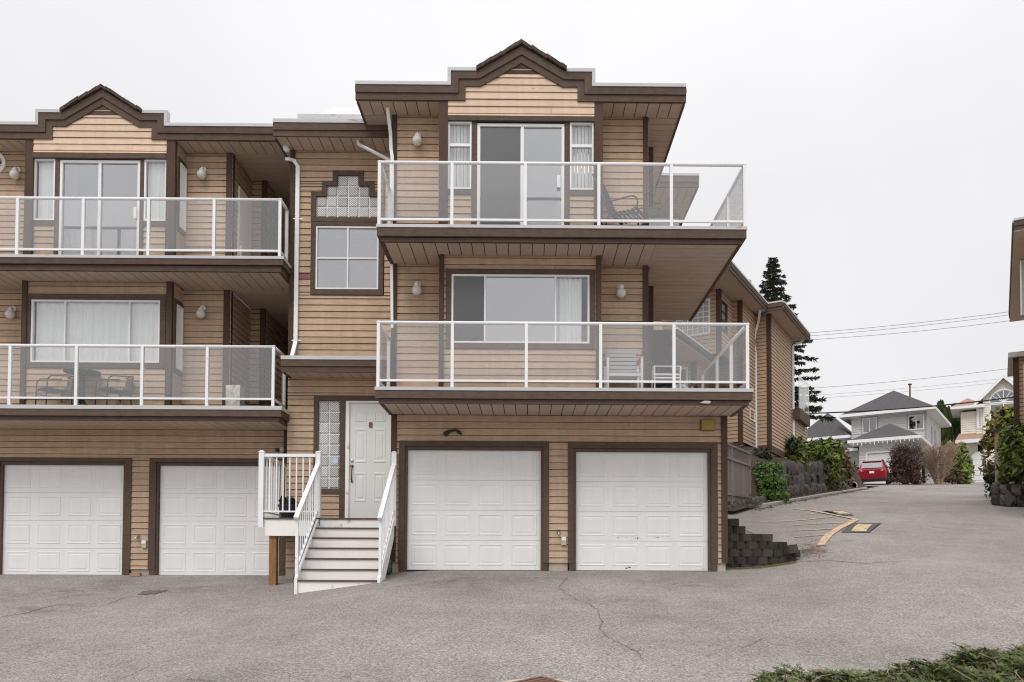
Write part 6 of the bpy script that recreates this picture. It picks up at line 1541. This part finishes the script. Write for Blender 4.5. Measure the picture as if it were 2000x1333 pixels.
# ---------------------------------------------------------------- foliage
def shrub(name, label, cat, cx, cy, rx, ry, h, leaf, n, size, asp=1.8, clumps=14, stems=0, stem_m='bark', z0=None, twigs=0, twig_m='bark', seed=0, group=None, low=.0, sink=.0, extra=None):
    rng = random.Random(seed + 100); st = random.getstate(); random.seed(seed + 5)
    z0 = gz(cx, cy) - sink if z0 is None else z0
    t = thing(name, label, cat, (cx, cy, z0), 0, group); m = MB()
    for k in range(clumps):
        a, q = rng.random() * 6.283, rng.random() ** .42; zc_ = low + (1 - low) * rng.random() ** .9
        wd = (1 - max(0, zc_ - .25) ** 2 / .75) ** .5 * (.86 + .14 * min(1, zc_ / .25)) * rng.uniform(.82, 1.0)
        c = (cx + rx * .84 * q * math.cos(a) * wd, cy + ry * .84 * q * math.sin(a) * wd, z0 + h * (.04 + .86 * zc_)); r = rng.uniform(.16, .34) * min(rx, h * .7)
        leaves(m, c, (r * 1.3, r * 1.3, r), n // clumps, size, asp, -.05, .35, rng)
    for k in range(n // 14 if n else 0):           # stray sprigs that break the outline
        a, q, zc_ = rng.random() * 6.283, rng.uniform(.75, 1.08), low + (1 - low) * rng.random(); wd = max(0, 1 - max(0, zc_ - .2) ** 2 / .85) ** .5
        leaves(m, (cx + rx * q * math.cos(a) * wd, cy + ry * q * math.sin(a) * wd, z0 + h * (.03 + zc_ * 1.0)), (size, size, size), 1, size, asp, .3, .35, rng)
    if n: m.build('foliage', leaf, t)
    if extra:
        m = MB()
        for k in range(extra[2]):
            a, q = rng.random() * 6.283, rng.random() ** .5; c = (cx + rx * .7 * q * math.cos(a), cy + ry * .7 * q * math.sin(a), z0 + h * rng.uniform(.3, .95)); leaves(m, c, (rx * .28, ry * .28, h * .14), extra[1] // extra[2], size, asp, .4, .4, rng)
        m.build('new_growth', extra[0], t)
    if stems:
        m = MB()
        for k in range(stems):
            a = rng.random() * 6.283; q = rng.uniform(.2, .8); top = Vector((cx + rx * q * math.cos(a), cy + ry * q * math.sin(a), z0 + h * rng.uniform(.5, .92)))
            b = Vector((cx + rx * .12 * math.cos(a), cy + ry * .12 * math.sin(a), z0 - .1)); mid = b.lerp(top, .5) + Vector((0, 0, h * .12)); r0 = .016 * max(1, h / 1.6)
            m.tube([b, mid, top], [r0, r0 * .7, r0 * .3], 5)
            for _ in range(twigs):
                f = rng.uniform(.25, 1); s = mid.lerp(top, f) if rng.random() < .7 else b.lerp(mid, f); e_ = s + Vector((rng.gauss(0, .16) * rx + .25 * rx * math.cos(a), rng.gauss(0, .16) * ry + .25 * ry * math.sin(a), h * rng.uniform(.10, .34)))
                m.tube([s, s.lerp(e_, .5) + Vector((rng.gauss(0, .03), rng.gauss(0, .03), .02)), e_], [r0 * .42, r0 * .3, r0 * .16], 4)
        m.build('stems', stem_m, t)
    random.setstate(st); return t
def at(px, Y): return PX(px, Y, 930), Y
def shrub_px(name, label, cat, x0, x1, ytop, ybot, Y, leaf, n, size, **kw):
    cx = PX((x0 + x1) / 2, Y, ybot); rx = (PX(x1, Y, ybot) - PX(x0, Y, ybot)) / 2; z0 = PZ(ybot, Y, (x0 + x1) / 2); h = PZ(ytop, Y, (x0 + x1) / 2) - z0
    return shrub(name, label, cat, cx, Y, rx, rx * kw.pop('depth', .9), h, leaf, n, size, z0=z0, **kw)
shrub_px('shrub', 'bright green feathery bush between the fence and the stone wall', 'bush', 1456, 1540, 903, 986, 28.3, 'lf_green', 9000, .055, asp=2.2, clumps=34, stems=10, seed=1)
shrub_px('shrub', 'dark evergreen shrub below the white downspout, behind the bright green bush', 'bush', 1468, 1508, 876, 925, 30.4, 'lf_dark', 3000, .075, clumps=16, stems=6, seed=2)
shrub_px('shrub', 'olive rhododendron with bare stems at the foot of the tan townhouse up the road', 'bush', 1513, 1582, 858, 938, 34.5, 'lf_rhodo', 5200, .115, asp=2.6, clumps=30, stems=26, seed=3, low=.35, stem_m='twig_pale', extra=('lf_dark', 1600, 10))
shrub_px('shrub', 'large lime green rhododendron spilling over the stone wall', 'bush', 1567, 1646, 862, 955, 38.5, 'lf_rhodo', 7000, .13, asp=2.6, clumps=44, stems=12, seed=4, extra=('lf_lime', 3600, 20))
shrub_px('shrub', 'brownish rhododendron at the far end of the stone wall', 'bush', 1622, 1664, 877, 952, 44, 'lf_rust', 3800, .13, asp=2.2, clumps=24, stems=10, seed=5, extra=('lf_olive', 1200, 9))
shrub_px('shrub', 'small reddish shrub before the grey house entry', 'bush', 1648, 1676, 905, 946, 50, 'lf_maroon', 1500, .10, clumps=12, stems=10, seed=6, twigs=3, stem_m='twig_pale')
shrub_px('shrub', 'dense dark maroon bush beside the red car', 'bush', 1732, 1806, 868, 948, 58, 'lf_maroon', 15000, .075, clumps=60, stems=60, twigs=9, seed=7, stem_m='bark')
shrub_px('shrub', 'bare pale-twigged bush right of the maroon bush', 'bush', 1788, 1878, 872, 946, 59, 'lf_rust', 500, .07, clumps=20, stems=70, twigs=20, stem_m='twig_pale', seed=8)
shrub_px('shrub', 'yellow green bush behind the bare-twigged bush', 'bush', 1838, 1896, 868, 944, 62, 'lf_lime', 4200, .17, clumps=26, stems=6, seed=9, extra=('lf_olive', 1200, 8))
shrub_px('shrub', 'low rusty brown bush beside the cream house garage', 'bush', 1872, 1902, 893, 944, 63, 'lf_rust', 3000, .14, clumps=18, stems=6, seed=10)
shrub_px('shrub', 'low orange-tinted bush in front of the yellow green bush', 'bush', 1844, 1880, 915, 944, 60, 'lf_rust', 1600, .13, clumps=12, stems=6, seed=11, extra=('lf_olive', 500, 5))
shrub_px('shrub', 'golden green shrub climbing behind the brown shed', 'bush', 1924, 2010, 800, 935, 34, 'lf_olive', 8000, .13, asp=2.2, clumps=46, stems=12, seed=12, extra=('lf_lime', 1200, 9))
shrub_px('shrub', 'bright green rhododendron in front of the brown shed', 'bush', 1950, 2050, 832, 945, 26.8, 'lf_rhodo', 7500, .10, asp=2.8, clumps=48, stems=10, seed=13, low=.08, extra=('lf_lime', 4200, 26))
shrub_px('shrub', 'dark green narrow shrub at the left of the brown shed', 'bush', 1924, 1960, 898, 974, 31, 'lf_dark', 4200, .07, clumps=26, stems=6, seed=14)
# shed, stone wall at the right
xq, yq = PX(1944, 29.5, 900), 29.5; zq_ = PZ(948, 29.5, 1970)
t = thing('shed', 'brown board-sided shed with a sloping lid roof between the shrubs at the right', 'shed', (xq, yq, zq_), -rad(30))
hh = PZ(836, 29.5, 1970) - zq_
for k in range(9): box('wall_board', 'shed', t, k * .2 + .004, k * .2 + .196, -.02, .03, 0, hh - .10, local=True)
for k in range(6): box('wall_board', 'shed', t, -.02, .03, .05 + k * .2, .05 + k * .2 + .19, 0, hh - .10, local=True)
MB().hexa([(-.12, -.12, hh - .16), (1.9, -.12, hh + .05), (1.9, 1.3, hh + .05), (-.12, 1.3, hh - .16), (-.12, -.12, hh - .08), (1.9, -.12, hh + .13), (1.9, 1.3, hh + .13), (-.12, 1.3, hh - .08)]).build('roof', 'shingle_grey', t, local=True, fix=True)
box('body', 'backing', t, .035, 1.8, .035, 1.2, -.3, hh - .12, local=True)
t = thing('rock_wall', 'short stone wall at the foot of the brown shed at the right photo edge', 'stone wall', (PX(1956, 27, 980), 27, 2.2)); random.seed(21)
w0 = pt(1954, 27.0, 980)
for row in range(2):
    s = 0
    while s < 3.4:
        L = random.uniform(.4, .7); p = w0 + V * (s + L / 2); inst('stone', random.choice(RK), t, (p.x, p.y, gz(p.x, p.y) + .18 + .34 * row), (L * 1.06, .5, .44), (0, 0, -rad(30) + random.uniform(-.1, .1))); s += L
    s = .3
    while s < 3:
        L = random.uniform(.4, .7); p = w0 + U * (s + L / 2); inst('stone', random.choice(RK), t, (p.x, p.y, gz(p.x, p.y) + .18 + .34 * row), (.5, L * 1.06, .44), (0, 0, -rad(30) + random.uniform(-.1, .1))); s += L
# bank soil behind that wall
mb = MB()
for i in range(7):
    for j in range(7):
        p = w0 + V * (.3 + i * .9) + U * (.3 + j * 1.4); mb.v.append((p.x, p.y, gz(p.x, p.y) + .62 - .0 * i))
for i in range(6):
    for j in range(6): mb.f.append((i * 7 + j, i * 7 + 7 + j, i * 7 + 8 + j, i * 7 + j + 1))
tag(mb.build('raised_bed', 'soil', None, smooth=True), 'bare soil bed behind the right stone wall', kind='structure')

def conifer(label, px, ytop, ybase, Y, rmax, leaf, seed, wid=1.0, lean=0):
    rng = random.Random(seed); x = PX(px, Y, ybase); z0 = prof(Y) - .5; zt = PZ(ytop, Y, px); H = zt - z0
    t = thing('conifer_tree', label, 'tree', (x, Y, z0)); tr = MB(); tr.tube([(x, Y, z0), (x + .1, Y, z0 + H * .5), (x, Y, zt - .1)], [.32, .18, .02], 8); tr.build('trunk', 'bark', t)
    lf = MB(); br = MB(); nb = 230
    for k in range(nb):
        f = (k + rng.random()) / nb; z = z0 + H * (.33 + .66 * f); L = rmax * .9 * (1 - f) * rng.choice((rng.uniform(.25, .6), rng.uniform(.7, 1.0), rng.uniform(.85, 1.3))) + .2; a = k * 2.4 + rng.uniform(-.4, .4)
        d = Vector((math.cos(a), math.sin(a), 0)); pts = []
        rng_t = rng.uniform(-.05, .32)
        for j in range(6):
            u_ = j / 5; pts.append(Vector((x, Y, z)) + d * L * u_ + Vector((0, 0, L * (rng_t * u_ - .42 * u_ * u_ + .22 * u_ ** 3))))
        br.tube(pts, [.03 * (1 - .8 * j / 5) for j in range(6)], 4, False)
        nl = int(60 + 115 * L)
        for _ in range(nl):
            u_ = rng.random() ** .7; i = min(4, int(u_ * 5)); p = pts[i].lerp(pts[i + 1], u_ * 5 - i)
            side = Vector((-d.y, d.x, 0)) * rng.choice((-1, 1)); dd = (d * rng.uniform(.2, .9) + side * rng.uniform(.1, .9) + Vector((0, 0, rng.uniform(-.75, .25)))).normalized()
            l_1 = rng.uniform(.12, .34) * (.7 + .12 * L); w_ = dd.cross(Vector((rng.gauss(0, .6), rng.gauss(0, .6), 1))).normalized() * l_1 * .19
            lf.add([p, p + dd * l_1 * .45 + w_, p + dd * l_1, p + dd * l_1 * .45 - w_], [(0, 1, 2, 3)])
    br.build('branches', 'bark', t); lf.build('crown', leaf, t); return t
conifer('tall dark conifer rising behind the townhouse up the road', 1512, 500, 900, 50, 3.5, 'lf_conifer', 3)
def cedar(label, px, ytop, Y, r, seed):
    rng = random.Random(seed); x = PX(px, Y, 900); z0 = prof(Y) - .3; H = PZ(ytop, Y, px) - z0; t = thing('cedar_tree', label, 'tree', (x, Y, z0), 0, 'cedar trees between the two far houses'); m = MB()
    for _ in range(2600):
        f = rng.random(); a = rng.random() * 6.283; rr = r * (1 - f) ** .55 * rng.uniform(.75, 1.05) * (1 + .12 * math.sin(5 * a + 9 * f)); p = Vector((x + rr * math.cos(a), Y + rr * math.sin(a), z0 + H * f))
        d = Vector((.25 * math.cos(a), .25 * math.sin(a), 1)).normalized(); w_ = d.cross(Vector((rng.gauss(0, 1), rng.gauss(0, 1), 0))).normalized() * .12; l_1 = rng.uniform(.4, .8); m.add([p, p + d * l_1 * .5 + w_, p + d * l_1, p + d * l_1 * .5 - w_], [(0, 1, 2, 3)])
    m.build('crown', 'lf_cedar', t); MB().tube([(x, Y, z0), (x, Y, z0 + H * .7)], [.14, .04], 6).build('trunk', 'bark', t)
for px, yt, r, k, lab in ((1838, 794, 1.1, 1, 'pointed cedar nearest the grey house of the row between the houses'), (1852, 806, 1.1, 2, 'lower pointed cedar in the middle between the two far houses'), (1866, 801, 1.2, 3, 'pointed cedar nearest the cream house of the row between the houses')): cedar(lab, px, yt, 80, r, k)

# ---------------------------------------------------------------- red car
cx, cy = PX(1703, 55.5, 940), 55.5; zc = gz(cx, cy)
pitch = math.atan2(gz(cx + .5, cy + .866, False) - zc, 1)
car = thing('parked_car', 'red hatchback SUV parked nose away at the top of the road beside the maroon bush', 'car', (cx, cy, zc), -rad(27))
def car_body():
    # cross-sections along y (rear = 0 to front = 4.4); each a half outline x,z from sill to roof
    secs = [(0.0, [(.72, .30), (.82, .48), (.84, .80), (.80, 1.0), (.62, 1.06)]), (.06, [(.82, .26), (.90, .48), (.91, .82), (.86, 1.04), (.66, 1.13)]), (.20, [(.86, .24), (.93, .48), (.93, .86), (.87, 1.08), (.67, 1.34)]),
            (.36, [(.88, .24), (.93, .48), (.935, .88), (.87, 1.10), (.64, 1.60)]), (.9, [(.88, .27), (.925, .48), (.93, .9), (.87, 1.10), (.66, 1.66)]), (1.7, [(.88, .26), (.92, .48), (.925, .9), (.88, 1.08), (.68, 1.69)]), (2.4, [(.88, .26), (.92, .48), (.925, .9), (.88, 1.06), (.66, 1.64)]),
            (3.0, [(.88, .26), (.92, .48), (.92, .9), (.86, 1.04), (.62, 1.36)]), (3.4, [(.88, .28), (.92, .48), (.91, .88), (.82, 1.02), (.60, 1.08)]), (4.1, [(.86, .32), (.90, .48), (.87, .80), (.76, .95), (.5, .99)]), (4.4, [(.70, .40), (.78, .50), (.74, .72), (.62, .82), (.4, .85)])]
    b = MB(); n = len(secs[0][1])
    for y, s in secs:
        for x, z in s: b.v.append((-x, y, z))
        for x, z in reversed(s): b.v.append((x, y, z))
    w_ = 2 * n
    for i in range(len(secs) - 1):
        for k in range(w_): b.f.append((i * w_ + k, i * w_ + (k + 1) % w_, (i + 1) * w_ + (k + 1) % w_, (i + 1) * w_ + k))
    b.f.append(tuple(range(w_ - 1, -1, -1))); b.f.append(tuple((len(secs) - 1) * w_ + k for k in range(w_))); return b
car_body().build('body', 'red', car, smooth=False, local=True, fix=True)
MB().hexa([(-.62, .07, 1.16), (.62, .07, 1.16), (.60, .34, 1.56), (-.60, .34, 1.56), (-.62, .035, 1.175), (.62, .035, 1.175), (.60, .31, 1.58), (-.60, .31, 1.58)]).build('rear_window', 'car_glass', car, local=True, fix=True)
for s_ in (-1, 1):
    MB().hexa([(s_ * .875, .95, 1.12), (s_ * .89, 2.85, 1.09), (s_ * .70, 2.35, 1.55), (s_ * .685, 1.0, 1.58), (s_ * .895, .95, 1.12), (s_ * .91, 2.85, 1.09), (s_ * .72, 2.35, 1.55), (s_ * .705, 1.0, 1.58)]).build('side_window', 'car_glass', car, local=True, fix=True)
    MB().hexa([(s_ * .50, -.025, .92), (s_ * .90, .02, .88), (s_ * .89, .05, 1.07), (s_ * .54, -.0, 1.06), (s_ * .50, .10, .92), (s_ * .955, .30, .88), (s_ * .90, .30, 1.07), (s_ * .54, .12, 1.06)]).build('taillight', 'taillight', car, local=True, fix=True)
    MB().hexa([(s_ * .62, -.03, .97), (s_ * .70, -.02, .97), (s_ * .70, -.015, 1.03), (s_ * .62, -.025, 1.03), (s_ * .62, .05, .97), (s_ * .70, .05, .97), (s_ * .70, .05, 1.03), (s_ * .62, .05, 1.03)]).build('reversing_light', 'plate', car, local=True, fix=True)
    MB().bar((s_ * .60, .7, 1.70), (s_ * .60, 2.3, 1.72), .04, .05).build('roof_rail', 'black', car, local=True, fix=True)
    box('wing_mirror', 'red', car, s_ * .93 if s_ > 0 else -1.12, 1.12 if s_ > 0 else s_ * .93, 2.72, 2.85, 1.04, 1.18, local=True)
    for y in (.85, 3.45):
        m = MB(); m.lathe((s_ * .93 - .11, y, .34), [(.001, 0), (.33, .01), (.345, .05), (.345, .17), (.33, .21), (.001, .22)], 20, 'X'); wl = m.build('wheel', 'tyre', car, local=True, fix=True)
        r_1 = MB(); r_1.lathe((s_ * .93 + (.09 if s_ > 0 else -.12), y, .34), [(.001, 0), (.21, 0), (.22, .03), (.001, .03)], 14, 'X'); r_1.build('rim', 'chrome', wl, local=True, fix=True)
box('rear_bumper', 'black', car, -.86, .86, -.06, .12, .22, .44, local=True); box('licence_plate', 'plate', car, -.15, .15, -.02, .0, .80, .95, local=True); box('tailgate_trim', 'taillight', car, -.5, .5, -.012, .05, .965, 1.0, local=True)
MB().hexa([(-.60, .24, 1.60), (.60, .24, 1.60), (.60, .6, 1.66), (-.60, .6, 1.66), (-.60, .24, 1.63), (.60, .24, 1.63), (.60, .6, 1.70), (-.60, .6, 1.70)]).build('spoiler', 'red', car, local=True, fix=True)
box('bumper_crease', 'taillight', car, -.86, .86, -.02, .02, .60, .63, local=True)
car.matrix_basis = Matrix.Translation((cx, cy, zc)) @ Matrix.Rotation(-rad(27), 4, 'Z') @ Matrix.Rotation(pitch, 4, 'X')

# ---------------------------------------------------------------- power lines
for (x0, y0, x1, y1, Y0, Y1, r, sag, lab) in ((1500, 656, 2060, 597, 70, 62, .022, .25, 'topmost thin power line of the three crossing the sky on the right'), (1500, 662, 2060, 603, 70, 62, .02, .25, 'middle thin power line of the three crossing the sky on the right'), (1500, 668, 2060, 615, 70, 62, .02, .3, 'lowest thin power line of the three crossing the sky on the right'),
              (1530, 762, 2060, 708, 86, 80, .024, .3, 'single thin power line above the grey house roof'), (1530, 776, 2060, 728, 110, 100, .018, .3, 'very faint higher wire just above the grey house roof'), (1530, 782, 2060, 735, 110, 100, .018, .3, 'very faint lower wire just above the grey house roof'), (1520, 809, 2060, 765, 60.5, 57, .05, .35, 'thick black cable crossing in front of the grey house roof')):
    a, b = PV(x0, y0, Y0), PV(x1, y1, Y1); pts = [a.lerp(b, k / 16) - Vector((0, 0, sag * 4 * (k / 16) * (1 - k / 16))) for k in range(17)]
    tag(MB().tube(pts, r, 5).build('power_line', 'wire' if r < .045 else 'black', None, smooth=True), lab, 'power line', 'power lines over the road')

# ---------------------------------------------------------------- storm drain at the photo's foot
c = G(1050, 1333); c = Vector((c.x, c.y - .36, 0)); zc = gz(c.x, c.y)
t = thing('storm_drain', 'rusty brown square drain grate in the asphalt at the bottom of the photo', 'drain', (c.x, c.y, zc), rad(40))
sl = math.atan(.108)
n = 9; wd = .27
for k in range(n): box('bar', 'rust', t, -wd, wd, -wd + k * 2 * wd / n + .006, -wd + (k + 1) * 2 * wd / n - .016, .0, .022, local=True)
for a in (-1, 1): box('rim', 'rust', t, -wd - .03, wd + .03, a * (wd + .016) - .014, a * (wd + .016) + .014, -.01, .024, local=True); box('rim', 'rust', t, a * (wd + .016) - .014, a * (wd + .016) + .014, -wd, wd, -.01, .024, local=True)
box('sump', 'black', t, -wd, wd, -wd, wd, -.02, -.002, local=True)
ct = MB(); ct.lathe((0, 0, .004), [(.30, -.01), (.42, -.01), (.42, .0), (.30, .002)], 26); ct.build('concrete_collar', 'concrete', t, local=True, fix=True)
t.matrix_basis = Matrix.Translation((c.x, c.y, zc + .012)) @ Matrix.Rotation(sl, 4, 'X') @ Matrix.Rotation(rad(40), 4, 'Z')

# ---------------------------------------------------------------- juniper ground cover at the lower right
random.seed(33)
t = thing('juniper_shrub', 'spreading green juniper with dry twigs in the bottom right corner', 'shrub', (3.2, 5.6, gz(3.2, 5.6)))
EDGE = [(1.15, 5.95), (1.5, 6.12), (2.1, 6.22), (2.7, 6.40), (3.3, 6.75), (4.0, 7.25), (4.8, 7.75)]
def edge_y(x):
    for (a, ya), (b, yb) in zip(EDGE, EDGE[1:]):
        if x <= b: return lerp(ya, yb, (x - a) / (b - a))
    return EDGE[-1][1]
def jz(x, y):
    e_ = edge_y(x) - y; return gz(x, y) + (.08 + .30 * ss(0, .7, e_)) * (.6 + .9 * noise.noise(Vector((x * 2.1, y * 2.1, 3)))) * ss(-.35, .35, x - 1.25) + .04
lf = MB(); rng = random.Random(9)
lfb = MB()
def spray(p, d, L, w0):
    lf = lfb if rng.random() < .11 else globals()['lf']
    up = Vector((0, 0, 1)); sd_ = d.cross(up).normalized(); nl = 7
    for j in range(nl):
        u_ = (j + .4) / nl; q = p + d * L * u_ - Vector((0, 0, L * .18 * u_ * u_))
        for s_ in (-1, 1):
            dd = (d * .75 + sd_ * s_ * .75 + up * rng.uniform(-.25, .45)).normalized(); l_1 = w0 * (1.15 - .7 * u_) * rng.uniform(.7, 1.2); w_ = dd.cross(up + Vector((rng.gauss(0, .4), rng.gauss(0, .4), 0))).normalized() * l_1 * .16
            lf.add([q, q + dd * l_1 * .5 + w_, q + dd * l_1, q + dd * l_1 * .5 - w_], [(0, 1, 2, 3)])
    lf.add([p, p + d * L * .5 + sd_ * .004, p + d * L * 1.08 - up * L * .2, p + d * L * .5 - sd_ * .004], [(0, 1, 2, 3)])
for _ in range(9500):
    x = rng.uniform(1.2, 4.9); y = edge_y(x) - rng.random() ** 1.15 * 2.2
    z = jz(x, y) - rng.random() ** 2 * .10; a = rng.gauss(math.pi * .6, 1.3); d = Vector((math.cos(a), math.sin(a), rng.uniform(.05, .7))).normalized()
    spray(Vector((x, y, z)), d, rng.uniform(.07, .17), rng.uniform(.03, .055))
fo_ = lf.build('foliage', 'lf_juniper', t); fo_['kind'] = 'stuff'; fb_ = lfb.build('dead_foliage', 'lf_rust', t); fb_['kind'] = 'stuff'
tw = MB()
for _ in range(150):
    x = rng.uniform(1.5, 4.8); y = edge_y(x) - rng.random() ** 1.2 * 1.6 + .05; z = jz(x, y) + .01; a = rng.random() * 6.283; L = rng.uniform(.06, .22); p = Vector((x, y, z)); q = p + Vector((math.cos(a) * L, math.sin(a) * L, rng.uniform(-.02, .10))); mid = p.lerp(q, .5) + Vector((rng.gauss(0, .03), rng.gauss(0, .03), .03))
    tw.tube([p, mid, q], [.003, .0026, .0014], 4)
for cxx, cyy in ((3.02, 6.15), (2.35, 6.05), (4.3, 6.4)):
    for _ in range(46):
        a = rng.random() * 6.283; L = rng.uniform(.06, .17); p = Vector((cxx, cyy, jz(cxx, cyy))); tw.tube([p, p + Vector((math.cos(a) * L, math.sin(a) * L * .7, rng.uniform(-.01, .07)))], [.0028, .0014], 4)
to_ = tw.build('dry_twigs', 'twig_pale', t); to_['kind'] = 'stuff'
mb = MB(); n = 26
for j in range(n + 1):
    for i in range(n + 1):
        x = lerp(1.45, 5.0, i / n); y = edge_y(x) - .12 - 2.6 * j / n; mb.v.append((x, y, jz(x, y) - .09))
for j in range(n):
    for i in range(n): mb.f.append((j * (n + 1) + i, (j + 1) * (n + 1) + i, (j + 1) * (n + 1) + i + 1, j * (n + 1) + i + 1))
tag(mb.build('planting_bed', 'soil', None, smooth=True), 'dark soil bed beneath the juniper', kind='structure')
